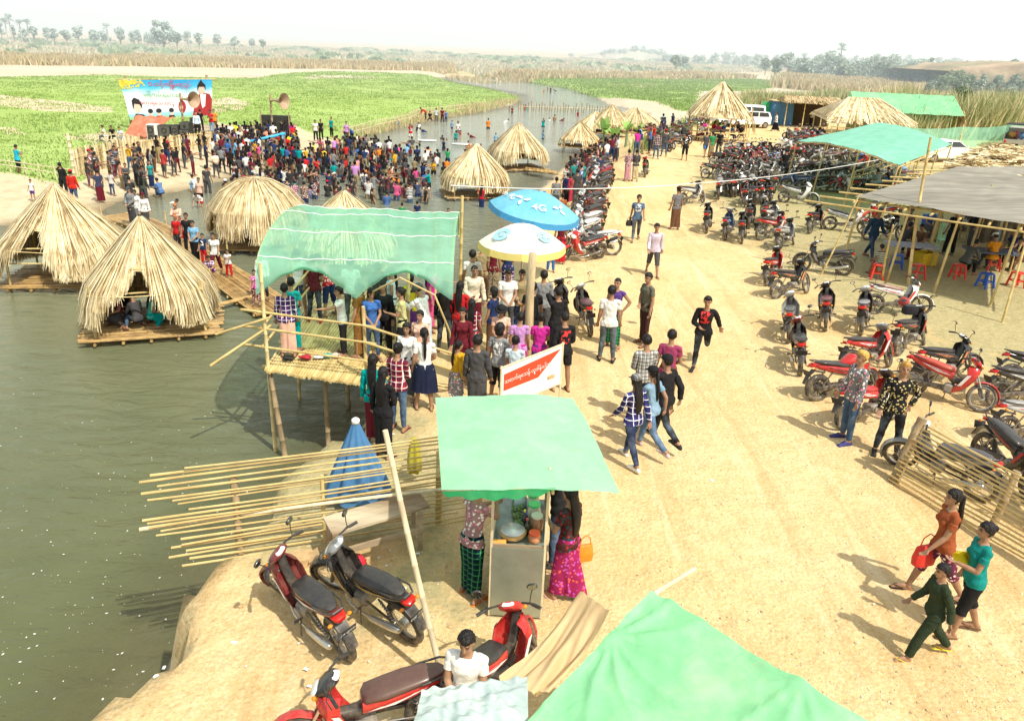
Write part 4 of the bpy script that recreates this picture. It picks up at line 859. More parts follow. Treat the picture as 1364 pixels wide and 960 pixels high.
 for s in (-1,1): m.tube([(.02,s*.17,.27),(.02,s*.25,.27)], .019, 8); 0
 m.tube([(.02,-.18,.27),(.25,-.19,.26),(.26,-.22,.27)], .009, 6); put('footrest', m, B_BLACK)
 if basket:
  m = MB(); m.M = MF
  for k in range(5):
   z = .80+k*.045; q = .9+.03*k; m.tube([(.60,-.13*q,z),(.60+.2*q,-.13*q,z),(.60+.2*q,.13*q,z),(.60,.13*q,z),(.60,-.13*q,z)], .004, 4)
  for k in range(9): y = -.13+.0325*k; m.tube([(.6,y,.8),(.8,y,.8),(.825,y*1.1,.98)], .003, 4)
  put('basket', m, B_BLACK)
 root['number_plate'] = 1; del root['number_plate']
 return root
def text_mesh(txt, size, material, name='lettering', extr=.001, align='CENTER', font=None):
 cu = bpy.data.curves.new(name, 'FONT'); cu.body = txt; cu.size = size; cu.extrude = extr; cu.align_x = align; cu.align_y = 'CENTER'
 if font: cu.font = font
 me = evalmesh(bpy.data.objects.new('t', cu)); me.name = name; me.materials.clear(); me.materials.append(material); return me
def place_bike(proto, pos, ang, cols, label=None, group=None, lean=8, hide_mirror=False):
 """cols: body, cowl, decal, seat"""
 c = copytree(proto, pos, 0); c.rotation_euler = Euler((R(-lean), 0, ang), 'XYZ'); c.location = Vector(pos)+Vector((0,0,-.012))
 cm = dict(zip(('body','cowl','decal','seat'), cols))
 for ch in list(LAST):
  r = ch.get('role', '')
  if r in cm: ch.color = (*cm[r], 1)
  elif ch.name.startswith('rim') or ch.name.startswith('wheel'): ch.color = (.05,.5,.15,1)
  if 'role' in ch: del ch['role']
 return tag(c, label, 'motorbike', group)
bK = (.02,.02,.024); bR = (.50,.02,.02); bW = (.75,.76,.76); bG = (.25,.26,.27); bB = (.04,.16,.42); bDR = (.16,.015,.02); bS = (.45,.46,.47); SEATK = (.025,.025,.027)
# ================================================================ BAMBOO, THATCH, TARPS
def bam(mb, p0, p1, r0=.03, r1=None, n=7, bow=0., mi=None, rng=random):
 """a bamboo pole with slight bow and raised nodes"""
 p0 = Vector(p0); p1 = Vector(p1); r1 = r0*.8 if r1 is None else r1; L_ = (p1-p0).length; k = max(2, min(14, int(L_/.35))); u, v = frame(p1-p0)
 a = rng.uniform(0, 6.28); pts = []; rs = []
 for i in range(k+1):
  t = i/k; p = p0.lerp(p1, t)+(u*math.cos(a)+v*math.sin(a))*(bow*L_*math.sin(PI*t)); r = r0+(r1-r0)*t
  if r0 > .02 and 0 < i < k:
   d = (p1-p0).normalized(); pts += [p-d*.012, p, p+d*.012]; rs += [r, r*1.14, r]
  else: pts.append(p); rs.append(r)
 mb.tube(pts, rs, n, True, mi)
def pole_thing(p0, p1, r, label, name='bamboo_pole', cat='pole', group=None, m=None, bow=.01):
 mb = MB(); bam(mb, p0, p1, r, bow=bow, n=9); return tag(mb.build(name, m or M_BAMBOO, None, 50), label, cat, group)
def reeds(mb, n, prof, R_, rng, opens=(), w0=.034, layers=4, sq=.0, rx=1., ry=1., ztop=None, low=None, cx=0, cy=0):
 """strands running down the profile prof=[(t radius factor, z)], fanned round; opens=[(a0,a1,zmin)]"""
 for i in range(n):
  a = rng.uniform(0, 2*PI); st = rng.choice([0,0,0,1,2]) if len(prof) > 3 else 0
  zend = prof[-1][1]
  for a0, a1, zm in opens:
   if (a-a0) % (2*PI) < (a1-a0) % (2*PI): hw = (a1-a0) % (2*PI)/2; zend = zm-max(0, zm-prof[-1][1])*(abs((a-a0) % (2*PI)-hw)/hw)**1.3*(hw < 1.5)
  zend += rng.uniform(-.28,.28)+.38*math.sin(a*3+R_*7)*math.sin(a*7.3)+(rng.uniform(0,.7) if rng.random() < .25 else 0)
  # square-ish plan
  ca, sa = math.cos(a), math.sin(a); q = 1/max(abs(ca), abs(sa)); q = 1+(q-1)*sq
  off = rng.uniform(-.09,.09)+(.2 if rng.random() < .06 else 0); da = rng.gauss(0,.09); pts = []
  for k, (r, z) in enumerate(prof):
   if k < st: continue
   if z < zend:
    r0, z0 = prof[k-1];
    if z0 <= zend: break
    t = (z0-zend)/(z0-z); r = r0+(r-r0)*t; z = zend
   aa = a+da*k/len(prof); rr = (r*R_)*q+off*(k/len(prof))+rng.uniform(-.02,.02)
   pts.append((Vector((cx+rr*rx*math.cos(aa), cy+rr*ry*math.sin(aa), z+off*.6)), Vector((-math.sin(aa), math.cos(aa), rng.uniform(-.2,.2)))))
   if z <= zend: break
  if len(pts) < 2: continue
  w_ = w0*rng.uniform(.6,1.3); tw = rng.uniform(-.5,.5); V_ = [];
  for j, (p, t_) in enumerate(pts):
   ww = w_*(1 if j < len(pts)-1 else .45); nrm = Vector((p.x-cx, p.y-cy, .6)).normalized(); s_ = (t_+nrm*tw).normalized()*ww/2; V_ += [p-s_, p+s_]
  b = mb.addv(V_); mb.addf([(b+2*j, b+2*j+1, b+2*j+3, b+2*j+2) for j in range(len(pts)-1)])
def thatch_hut(pos, rot, R_, H, seed, label, opens, n=2600, deck=(3.3,2.7), w0=.034, dome=False, posts=True, sq=.35, deckz=.18, dh=.95, name='thatched_raft_hut', fr=.5, group='thatched huts standing in the river', material=None, cat='hut'):
 rng = random.Random(seed); root = empty(name, pos, rot, label, cat, group); em = H*.42+.1
 prof = [(.03,H),(.30,H-.62*(H-em)*.45),(.62,em+.36*(H-em)),(.92,em),(1.0,em*.72),(1.03,em*.45),(1.05,fr)] if not dome else [(.04,H),(.35,H-.12),(.7,H-.5),(.95,H-1.1),(1.02,H-1.6),(1.05,H-2.0),(1.07,fr)]
 mb = MB(); reeds(mb, n, prof, R_, rng, opens, w0, sq=sq)
 mb.build('thatch', material or M_STRAW, root)
 # the dense under layer that keeps the roof closed
 mb = MB(); k = 26
 rr = []
 for r, z in prof[:4]:
  rr.append([((r*R_*.965*(1+(1/max(abs(math.cos(a)),abs(math.sin(a)))-1)*sq))*math.cos(a)+rng.uniform(-.02,.02), (r*R_*.965*(1+(1/max(abs(math.cos(a)),abs(math.sin(a)))-1)*sq))*math.sin(a), z-.05+rng.uniform(-.02,.02)) for a in [2*PI*j/k for j in range(k)]])
 mb.rings(rr, True, False); nf = []
 for q_ in mb.f:
  j_ = (q_[0] % k+.5)/k*2*PI; row = q_[0]//k
  if row == 2 and any((j_-a0) % (2*PI) < (a1-a0) % (2*PI) and zm > em+.3 for a0, a1, zm in opens): continue
  nf.append(q_)
 mb.f = nf; mb.m = [0]*len(nf); mb.build('roof_lining', M_STRAWD, root, True)
 mb = MB()
 for j in (1,2,3):         # hoops tied over the thatch
  r, z = prof[j]; pts = []
  for i in range(25):
   a = 2*PI*i/24; q = 1+(1/max(abs(math.cos(a)),abs(math.sin(a)))-1)*sq; pts.append((r*R_*1.02*q*math.cos(a), r*R_*1.02*q*math.sin(a), z+.01+rng.uniform(-.02,.02)))
  mb.tube(pts, .014, 4, False)
 if deck:
  dx, dy = deck[0]/2, deck[1]/2; tops = []
  for sx in (-1,1):
   for sy in (-1,1): mp = MB(); bam(mp, (sx*dx*.9, sy*dy*.9, -1.6), (sx*dx*.86, sy*dy*.86, em+.25), .045, rng=rng); mp.build('post', M_BAMBOO, root, 50)
  for z in (dh, em):
   for (a, b_) in (((-dx,-dy),(dx,-dy)), ((dx,-dy),(dx,dy)), ((dx,dy),(-dx,dy)), ((-dx,dy),(-dx,-dy))):
    if z == dh and rng.random() < .25: continue
    bam(mb, (a[0]*.9,a[1]*.9,z), (b_[0]*.9,b_[1]*.9,z+rng.uniform(-.05,.05)), .028, rng=rng)
 mb.build('binding', M_STRAWD if not deck else M_BAMBOO, root, 50)
 if deck:
  mb = MB(); nn_ = int(deck[1]/.065)
  for i in range(nn_):
   y = -dy-.1+(deck[1]+.2)*i/(nn_-1); bam(mb, (-dx-.15+rng.uniform(-.2,.12), y, deckz+rng.uniform(-.01,.015)), (dx+.15+rng.uniform(-.12,.2), y+rng.uniform(-.03,.03), deckz+rng.uniform(-.01,.015)), .034, .03, 6, rng=rng)
  for i in range(5): x = -dx+.2+i*(deck[0]-.4)/4; bam(mb, (x,-dy-.15,deckz-.08),(x,dy+.15,deckz-.08), .045, n=6, rng=rng)
  mb.build('deck', M_WETBAM, root, 50)
 return root
WD = WZ
def wpos(px, py, z=WZ): p = at(px, py, z); return Vector((p.x, p.y, WZ))
OP = lambda *a: [(R(x), R(y), z) for x, y, z in a]
HUTGRP = 'thatched raft huts standing in the river'
thatch_hut(wpos(207,436), R(20), 1.72, 3.2, 11, 'nearest thatched raft hut, with people sitting inside its open corner', OP((228,302,2.4),(318,345,1.3),(180,205,1.2)), n=6800, w0=.022, group=HUTGRP)
thatch_hut(wpos(94,374), R(10), 1.92, 3.2, 12, 'thatched raft hut farthest left, empty, open at the front', OP((220,286,2.3),(318,350,1.35),(160,190,1.2)), n=6200, w0=.022, group=HUTGRP)
thatch_hut(wpos(346,328), R(5), 1.90, 2.75, 13, 'rounded thatched raft hut beyond the floating bamboo walkway', OP((190,250,1.9),(262,285,1.3),(300,350,1.4)), n=4600, w0=.025, dome=True, group=HUTGRP, sq=.1)
thatch_hut(wpos(462,352), R(0), 1.85, 2.75, 14, 'thatched raft hut mostly hidden behind the green net canopy', OP((200,250,1.3)), n=1800, group=HUTGRP)
thatch_hut(wpos(633,262), R(15), 1.85, 2.85, 15, 'pointed thatched raft hut in mid river, nearer of the pair beside the crowd', OP((215,262,1.2),(280,300,1.2)), n=2200, w0=.045, group=HUTGRP, sq=.2)
thatch_hut(wpos(688,226), R(25), 1.95, 3.1, 16, 'pointed thatched raft hut in mid river, farther of the pair beside the crowd', OP((200,330,1.35)), n=2000, w0=.05, group=HUTGRP, sq=.3)
FG = 'thatched shelters on the far river edge'
for i, (px, py, r_, h_, lb) in enumerate([(771,203,1.75,2.35,'rounded thatched shelter on stilts at the river edge, nearest of the far row'), (792,182,2.1,2.3,'thatched shelter just behind the first rounded one at the river edge'), (812,183,2.3,3.0,'taller thatched shelter beside the banana plants'), (845,176,2.6,2.5,'low flat thatched shelter farthest up the river edge')]):
 thatch_hut(wpos(px,py), R(20*i), r_, h_, 20+i, lb, OP((0,359,h_*.42)), n=900, w0=.07, deck=(r_*1.7,r_*1.4), deckz=.55, dh=1.0, group=FG, sq=.1)
# ---- floating bamboo walkway
wk = empty('bamboo_walkway', (0,0,0), 0, 'floating walkway of split bamboo joining the platform and the raft huts', 'walkway')
cl = [wpos(x,y) for x, y in ((150,291),(185,300),(222,318),(262,346),(300,372),(338,398),(372,420))]
rng = random.Random(5); mb = MB();
def along(cl, t):
 k = t*(len(cl)-1); i = min(int(k), len(cl)-2); p = cl[i].lerp(cl[i+1], k-i); d = (cl[min(i+1,len(cl)-1)]-cl[i]).normalized(); return p, d
tot = sum((cl[i+1]-cl[i]).length for i in range(len(cl)-1))
for j in range(22):
 o = -.72+1.44*j/21
 for seg in range(3):
  t0 = seg/3+rng.uniform(-.02,.01); t1 = (seg+1)/3+rng.uniform(0,.02); pts = []
  for k in range(7):
   t = min(1, max(0, t0+(t1-t0)*k/6)); p, d = along(cl, t); s_ = Vector((-d.y, d.x, 0)); pts.append(p+s_*o+Vector((0,0,.16+.02*math.sin(t*9+seg)+rng.uniform(-.006,.006))))
  mb.tube(pts, .033, 6)
mb.build('deck', M_WETBAM, wk, 50)
mb = MB()
for k in range(18): p, d = along(cl, k/17.2); s_ = Vector((-d.y, d.x, 0)); mb.tube([p-s_*.8+Vector((0,0,.09)), p+s_*.8+Vector((0,0,.09))], .05, 6)
mb.build('crosspiece', M_WETBAM, wk, 50)
for k in range(6):
 p, d = along(cl, .05+k*.17); s_ = Vector((-d.y, d.x, 0))*(.85 if k % 2 else -.85); mp = MB(); bam(mp, p+s_+Vector((0,0,-1.2)), p+s_+Vector((0,0,.75)), .04, rng=rng); mp.build('post', M_BAMBOO, wk, 50)
p0 = wpos(272,420); p1 = wpos(335,404); mb = MB()
for k in range(5): bam(mb, p0+Vector((0,k*.07,.2)), p1+Vector((0,k*.07,.2)), .035)
tag(mb.build('plank', M_WETBAM, None, 50), 'narrow bamboo gangplank between the nearest raft hut and the walkway', 'plank')
# walkway to the mid-river huts
p0 = wpos(700,232); p1 = wpos(742,240); mb = MB()
for k in range(8): bam(mb, p0+Vector((0,k*.16-.5,.35)), p1+Vector((0,k*.16-.5,.45)), .06)
tag(mb.build('plank', M_WETBAM, None, 50), 'bamboo gangplank from the bank to the pair of mid river huts', 'plank')
# ---- platform with the green net canopy
A_ = Vector((-4.95,14.9,0));
plat = empty('bamboo_platform', (0,0,0), 0, 'raised bamboo viewing platform on stilts at the river bank', 'platform'); rng = random.Random(8)
fl, frt = Vector((-5.05,15.0,.02)), Vector((-2.55,14.35,.02)); bl, br = Vector((-5.35,20.6,.02)), Vector((-2.0,20.2,.02))
mb = MB()
for k in range(44):
 t = k/43; e = rng.uniform(-.18,.1); a = fl.lerp(frt, t); b_ = bl.lerp(br, t); d = (a-b_).normalized(); bam(mb, a+d*(.18+e*.4)+Vector((0,0,rng.uniform(-.01,.01))), b_-d*.1, .032, .03, 6, rng=rng)
mb.build('deck', M_BAMBOO, plat, 50)
mb = MB()
for t in (.04,.3,.55,.8,.97): a = fl.lerp(bl, t)-Vector((.15,0,.075)); b_ = frt.lerp(br, t)+Vector((.1,0,-.075)); bam(mb, a, b_, .05, rng=rng)
mb.build('joist', M_BAMBOO, plat, 50)
for (x, y, t_) in ((-5.0,14.95,2.25),(-2.95,14.65,1.55),(-5.2,17.6,2.2),(-5.3,20.3,2.2),(-3.9,17.2,0),(-3.0,17.3,0),(-2.3,16.4,2.0),(-2.1,20.1,2.3),(-3.9,15.1,0)):
 mp = MB(); bam(mp, (x-.0, y, -2.9), (x, y, t_), .045 if t_ else .06, rng=rng, bow=.006); mp.build('post', M_BAMBOO if t_ else M_POST, plat, 50)
mp = MB(); bam(mp, (-4.62,14.6,-2.6), (-4.98,14.92,-.05), .065, rng=rng); mp.build('brace', M_POST, plat, 50)
for z in (.45,.85,1.2):
 mp = MB(); bam(mp, (-5.5,15.05,z+.05), (-2.7,14.6,z-.05), .028, rng=rng); mp.build('rail', M_BAMBOO, plat, 50)
 mp = MB(); bam(mp, (-2.95,14.55,z), (-.8,14.1,z-.45), .028, rng=rng); mp.build('rail', M_BAMBOO, plat, 50)
for z0, z1 in ((.5,1.3),(.9,1.7)):
 mp = MB(); bam(mp, (-5.1,14.95,z0), (-4.6,20.3,z1), .028, rng=rng); mp.build('rail', M_BAMBOO, plat, 50)
for a, b_ in (((-5.9,14.2,.35),(-4.9,15.1,.95)), ((-6.0,14.9,.75),(-4.9,14.9,1.15))):
 mp = MB(); bam(mp, a, b_, .03, rng=rng); mp.build('rail', M_BAMBOO, plat, 50)
mp = MB(); mp.tube([(-3.0,15.9,0),(-3.1,15.7,.9),(-2.9,15.5,1.6),(-2.3,15.2,2.0),(-1.6,15.1,1.7),(-1.3,15.2,.9),(-1.2,15.3,0)], .02, 6); mp.build('hoop', M_BAMBOO, plat, 50)
mp = MB(); bam(mp, (-1.37,18.9,-.1), (-1.35,19.0,3.0), .045, rng=rng); tag(mp.build('bamboo_pole', M_BAMBOO, None, 50), 'tall bamboo pole at the river end of the green net canopy', 'pole')
# net: an arched sheet, scalloped along its near edge
nm, t, b, N, L = nt('green_net'); setp(b, .7, 0, .2); b.inputs['Base Color'].default_value = (.34,.72,.55,1)
tc = N.new('ShaderNodeTexCoord');
fol = noisen(N, L, tc.outputs['Object'], 1.6, 4, .6, .35, .65, .54, .76); tr = N.new('ShaderNodeBsdfTransparent'); tr.inputs[0].default_value = (.72,1,.85,1); tl = N.new('ShaderNodeBsdfTranslucent'); tl.inputs[0].default_value = (.45,.85,.68,1)
m1 = N.new('ShaderNodeMixShader'); m1.inputs[0].default_value = .45; L.new(b.outputs[0], m1.inputs[1]); L.new(tl.outputs[0], m1.inputs[2])
m2 = N.new('ShaderNodeMixShader'); L.new(fol, m2.inputs[0]); L.new(tr.outputs[0], m2.inputs[1]); L.new(m1.outputs[0], m2.inputs[2]); L.new(m2.outputs[0], N['Material Output'].inputs[0])
M_NET = nm
can = empty('net_canopy', (0,0,0), 0, 'arched canopy of translucent green netting over the platform', 'canopy')
c0 = Vector((-5.12,14.9,0)); ax = Vector((3.85,0.7,0)); dep = Vector((-.25,5.3,0))
def netp(u, v):      # u along, v from the near hem over the top to the far hem
 a = PI*(v*1.08-.03); base = c0+ax*u+dep*(.5-.5*math.cos(a)); z = 1.72+1.02*math.sin(max(0, min(PI, a)))**.8
 if v < .18:
  ph = (u*2.02) % 1; z += (.18-v)/.18*(.62*math.sin(PI*ph)**1.2-.12)
 if v > .9: z += (v-.9)*2.2*.3
 z += -.05*math.sin(PI*u*2)**2*math.sin(a)-.16*u+.015*math.sin(u*60+v*9); return (base.x+.25*(u > .995)*0, base.y+.03*math.sin(u*25), z)
mb = MB(); mb.grid(netp, 64, 34); mb.build('net_sheet', M_NET, can, True)
mb = MB()
for v in (.18,.34,.5,.66): mb.tube([netp(u/24, v)[:2]+(netp(u/24, v)[2]+.01,) for u in range(25)], .009, 4)
mb.build('net_seam', mat('pale_cord', (.75,.9,.8), .6), can)
for u in (0.,.52,.99):
 mb = MB(); mb.tube([Vector(netp(u, v/20))-Vector((0,0,.03)) for v in range(3,21)], .022, 6); mb.build('hoop', M_BAMBOO, can, 50)
# ---- bank fence, left
fl_ = empty('bamboo_fence', (0,0,0), 0, 'fence of thin horizontal bamboo poles reaching over the river at lower left', 'fence'); rng = random.Random(4)
for (px, py, r_, h_) in ((320,738,.055,1.25),(432,722,.03,1.1),(583,696,.05,1.2),(628,690,.04,1.1)):
 p = at(px,py,0); mp = MB(); bam(mp, (p.x,p.y,-1.5), (p.x+.02,p.y,h_-.05), r_, r_*.9, rng=rng); mp.build('post', M_POST if r_ > .05 else M_BAMBOO, fl_, 50)
pL, pR = at(232,752,0), at(632,688,0); dd = (pR-pL).normalized()
for k in range(21):
 z = .0+k*.070+rng.uniform(-.012,.012); a = pL-dd*rng.uniform(-.3,.25)+Vector((rng.uniform(-.05,.05),-.07+rng.uniform(-.02,.02),z+.03*rng.random())); b_ = pR+dd*rng.uniform(-.3,.4)+Vector((0,-.06,z*1.0+.02))
 mp = MB(); bam(mp, a, b_, rng.uniform(.013,.019), .011, 6, bow=.006, rng=rng); mp.build('rail', M_BAMBOO, fl_, 50)
p0 = at(186,705,.5); p1 = at(600,650,.75); pole_thing((p0.x,p0.y,.5), (p1.x,p1.y,.75), .028, 'thick pale bamboo pole laid across the left fence, sticking out over the water', m=M_PALEPOLE)
# ---- bank fence, right
fr_ = empty('bamboo_fence', (0,0,0), 0, 'thin bamboo pole fence on log posts at the lower right', 'fence')
q0 = at(1186,642,0); q1 = at(1312,716,0); q2 = at(1450,795,0)
for q, r_, h_, ln in ((q0,.085,1.12,.33),(q1,.06,1.05,.25),(q2,.07,1.05,.1)):
 mp = MB(); bam(mp, (q.x,q.y,-.3), (q.x+ln,q.y+.12,h_), r_, r_*.9, n=10, rng=rng); mp.build('post', M_POST, fr_, 50)
for k in range(16):
 z = .05+k*.066; mp = MB(); e = Vector((.33*z,-.09+.12*z,z)); pts = [q0-(q1-q0).normalized()*rng.uniform(.02,.12)+e, q1+Vector((.2*z,-.08,z+rng.uniform(-.02,.02))), q2+Vector((0,-.08,z))]
 mp.tube([pts[0], pts[0].lerp(pts[1],.5)-Vector((0,0,.01)), pts[1], pts[1].lerp(pts[2],.5), pts[2]], rng.uniform(.012,.018), 6); mp.build('rail', M_BAMBOO, fr_, 50)
# ---- sheets
def sheet(name, P, mats, nu=28, nv=28, sag=.1, wr=.02, label=None, cat='tarpaulin', parent=None, seed=0, fall=()):
 """bilinear tarpaulin between four corners P=[p00,p10,p11,p01]"""
 P = [Vector(p) for p in P]; rg = random.Random(seed); ph = [rg.uniform(0,6.28) for _ in range(6)]
 def f(u, v):
  p = P[0]*(1-u)*(1-v)+P[1]*u*(1-v)+P[2]*u*v+P[3]*(1-u)*v
  z = -sag*(math.sin(PI*u)*math.sin(PI*v)); z += wr*(math.sin(u*17+v*5+ph[0])+math.sin(v*21-u*7+ph[1])+.7*math.sin((u+v)*33+ph[2])+.5*math.sin(u*49+ph[3]))*(.3+.7*math.sin(PI*u)**.5)
  z += 2.2*wr*(mnoise.noise(Vector((u*5,v*5,seed*3.1)))+.5*mnoise.noise(Vector((u*14,v*14,seed))))
  for (uu, vv, amt, rad) in fall:
   d = math.hypot(u-uu, v-vv); z += amt*math.exp(-(d/rad)**2)
  return (p.x, p.y, p.z+z)
 mb = MB(); mb.grid(f, nu, nv); o = mb.build(name, mats, parent, True)
 if label: tag(o, label, cat)
 return o
M_TGREEN = tarpmat('green_tarpaulin', (.27,.69,.38), .3, .12, (.64,.80,.54)); M_TMINT = tarpmat('mint_tarpaulin', (.36,.71,.49), .35, .07, (.6,.85,.7)); M_TCYAN = tarpmat('turquoise_tarpaulin', (.24,.66,.50), .3, .08, (.5,.85,.75))
M_TUNDER = tarpmat('green_tarpaulin_underside', (.05,.62,.28), .4); M_TBEIGE = tarpmat('beige_tarpaulin', (.76,.57,.33), .3, .1, (.62,.42,.22)); M_TBLUE = tarpmat('pale_blue_tarpaulin', (.50,.64,.66), .3, .15, (.6,.6,.5))
M_GREY = mat('grey_shade_cloth', (.24,.225,.19), .85, var=.3, scale=3, bump=.9, bscale=6, stretch=(.25,2,1), dark=(.30,.285,.24)); M_RED = tarpmat('red_tarpaulin', (.80,.22,.13), .35, .15, (.9,.5,.4)); M_BLUE = tarpmat('blue_tarpaulin', (.10,.28,.55), .3, .1, (.2,.4,.6))
def zat(py, X, Y):
 lo, hi = -4, 30
 for _ in range(50):
  m = (lo+hi)/2; d = (X, Y, m-CZ); y = 480-F*sum(a*b for a, b in zip(d, UP))/sum(a*b for a, b in zip(d, FW))
  if y > py: lo = m
  else: hi = m
 return lo
# ================================================================ UMBRELLAS
def umbrella(c, rimz, R_, H_, tilt, main, fringe, label, marks=None, seed=0, dark=None, polem=None):
 root = empty('beach_umbrella', (c[0],c[1],0), 0, label, 'umbrella')
 TM = Matrix.Translation((0,0,rimz+H_)) @ Euler(tilt).to_matrix().to_4x4() @ Matrix.Translation((0,0,-H_)); n = 8
 def pt(a, r):      # canopy profile with scallops between the ribs
  k = (a/(2*PI)*n) % 1; s = 4*k*(1-k); z = H_*(1-(r**1.7))-(.05*s*r*r)*0+.03*(1-s)*r; rr = R_*r*(1-.055*s*r); return (rr*math.cos(a), rr*math.sin(a), z)
 mb = MB(); mb.M = TM; na = 64
 rr = [[pt(2*PI*j/na, r) for j in range(na)] for r in (.02,.2,.4,.6,.8,.92,1.0)]; mb.rings(rr, True, False); mb.build('canopy', main, root, True)
 mb = MB(); mb.M = TM
 for j in range(na):
  if j % 8 in (0,): pass
  a0, a1 = 2*PI*j/na, 2*PI*(j+1)/na; p0, p1 = Vector(pt(a0,1)), Vector(pt(a1,1)); h0 = .16; g = .0 if j % 8 not in (0,7) else .015
  mb.quad(p0*1.003-Vector((0,0,.002)), p1*1.003-Vector((0,0,.002)), p1*1.02-Vector((0,0,h0)), p0*1.02-Vector((0,0,h0)))
 mb.build('valance', fringe, root, True)
 for k in range(n):
  mb = MB(); mb.M = TM; a = 2*PI*k/n; mb.tube([Vector(pt(a, r))-Vector((0,0,.02)) for r in (.03,.3,.6,.85,.99)], .006, 4); mb.build('rib', B_CHROME, root)
 mb = MB(); mb.tube([(0,0,-.1), TM@Vector((0,0,H_+.03))], .022, 8); mb.build('pole', polem or B_CHROME, root)
 if marks:
  for (a, r, sz, me) in marks:
   p = Vector(pt(a, r)); p2 = Vector(pt(a, r+.03)); ra = (p2-p).normalized(); ta = Vector((-math.sin(a), math.cos(a), 0)); nn_ = ta.cross(ra).normalized(); nn_ = nn_ if nn_.z > 0 else -nn_
   M_ = Matrix((( -ta.x, -ra.x, nn_.x, p.x+nn_.x*.035), (-ta.y, -ra.y, nn_.y, p.y+nn_.y*.035), (-ta.z, -ra.z, nn_.z, p.z+nn_.z*.035), (0,0,0,1)))
   if Vector((-ta.x,-ta.y,-ta.z)).cross(Vector((-ra.x,-ra.y,-ra.z))).dot(nn_) < 0: M_ = M_ @ Matrix.Diagonal((-1,1,1,1))
   o = link('lettering', me, root); o.matrix_local = TM @ M_ @ Matrix.Scale(sz, 4)
 return root
M_UW = tarpmat('white_umbrella_cloth', (.90,.92,.88), .3, .02, (.9,.88,.75)); M_UY = tarpmat('yellow_fringe', (.92,.80,.25), .3); M_UB = tarpmat('blue_umbrella_cloth', (.17,.55,.80), .3, .04, (.4,.7,.85)); M_UBD = tarpmat('dark_blue_fringe', (.07,.36,.72), .3, .05, (.1,.4,.7))
M_LB = mat('pale_blue_print', (.30,.62,.85), .6, var=.05); M_LY = mat('pale_yellow_print', (.9,.8,.5), .6, var=.05)
t1 = text_mesh('4G', 1, B_WHITE); t2 = text_mesh('MPT', 1, B_WHITE)
mb = MB()          # three leaf looped white mark
for k in range(3): a = 2*PI*k/3+.5; mb.loft([((math.cos(a)*.1, math.sin(a)*.1, 0), (-math.sin(a)*.05, math.cos(a)*.05, 0), (0,0,.002)), ((math.cos(a)*.35, math.sin(a)*.35, 0), (-math.sin(a)*.13, math.cos(a)*.13, 0), (0,0,.002)), ((math.cos(a+.2)*.55, math.sin(a+.2)*.55, 0), (-math.sin(a)*.05, math.cos(a)*.05, 0), (0,0,.002))], 10)
t3 = mb.mesh('mark', B_WHITE)
mb = MB(); mb.torus((0,0,0), (0,0,1), .33, .10, 24, 6, .03); mb.ell((0,0,0), (.15,.15,.004)); t4 = mb.mesh('mark', M_LB)
t5 = text_mesh('ROYAL D', 1, M_LY)
uw = at(696,326,2.05); umbrella((uw.x,uw.y), 2.05, 1.02, .50, (R(0),R(1),0), M_UW, M_UY, 'white beach umbrella with a yellow fringe beside the bare log post', [(R(222),.62,.5,t4),(R(270),.62,.17,t5),(R(318),.64,.42,t4)])
ub = at(716,281,2.05); umbrella((ub.x,ub.y), 2.05, 1.30, .55, (R(4),R(9),0), M_UB, M_UBD, 'sky blue beach umbrella with white marks, behind the white one', [(R(205),.6,.3,t1),(R(235),.55,.42,t3),(R(275),.66,.34,t1),(R(318),.66,.4,t3),(R(180),.7,.25,t2)])
# closed blue umbrella leaning on the fence
p = at(478,668,0); root = empty('closed_umbrella', (p.x,p.y,0), 0, 'folded blue beach umbrella standing like a tent behind the left fence', 'umbrella')
mb = MB(); rr = []
for k, (z, r) in enumerate(((.12,.42),(.35,.37),(.6,.29),(.85,.21),(1.05,.14),(1.22,.08),(1.32,.045))):
 rr.append([((r*(1+.17*math.sin(9*a)*min(1,r*4)))*math.cos(a)*1.05, (r*(1+.17*math.sin(9*a)*min(1,r*4)))*math.sin(a)*.8, z+.04*math.sin(9*a+1)*(k == 0)) for a in [2*PI*j/72 for j in range(72)]])
mb.rings(rr, True, False); mb.build('canopy', M_BLUE, root, True)
mb = MB(); mb.loft([((0,0,1.30),(.055,0,0),(0,.055,0)), ((0,0,1.36),(.06,0,0),(0,.06,0)), ((0,0,1.385),(.03,0,0),(0,.03,0))], 12); mb.build('cap', B_WHITE, root, True)
mb = MB(); mb.cyl((0,0,-.05),(0,0,1.33),.02); mb.build('pole', B_CHROME, root)
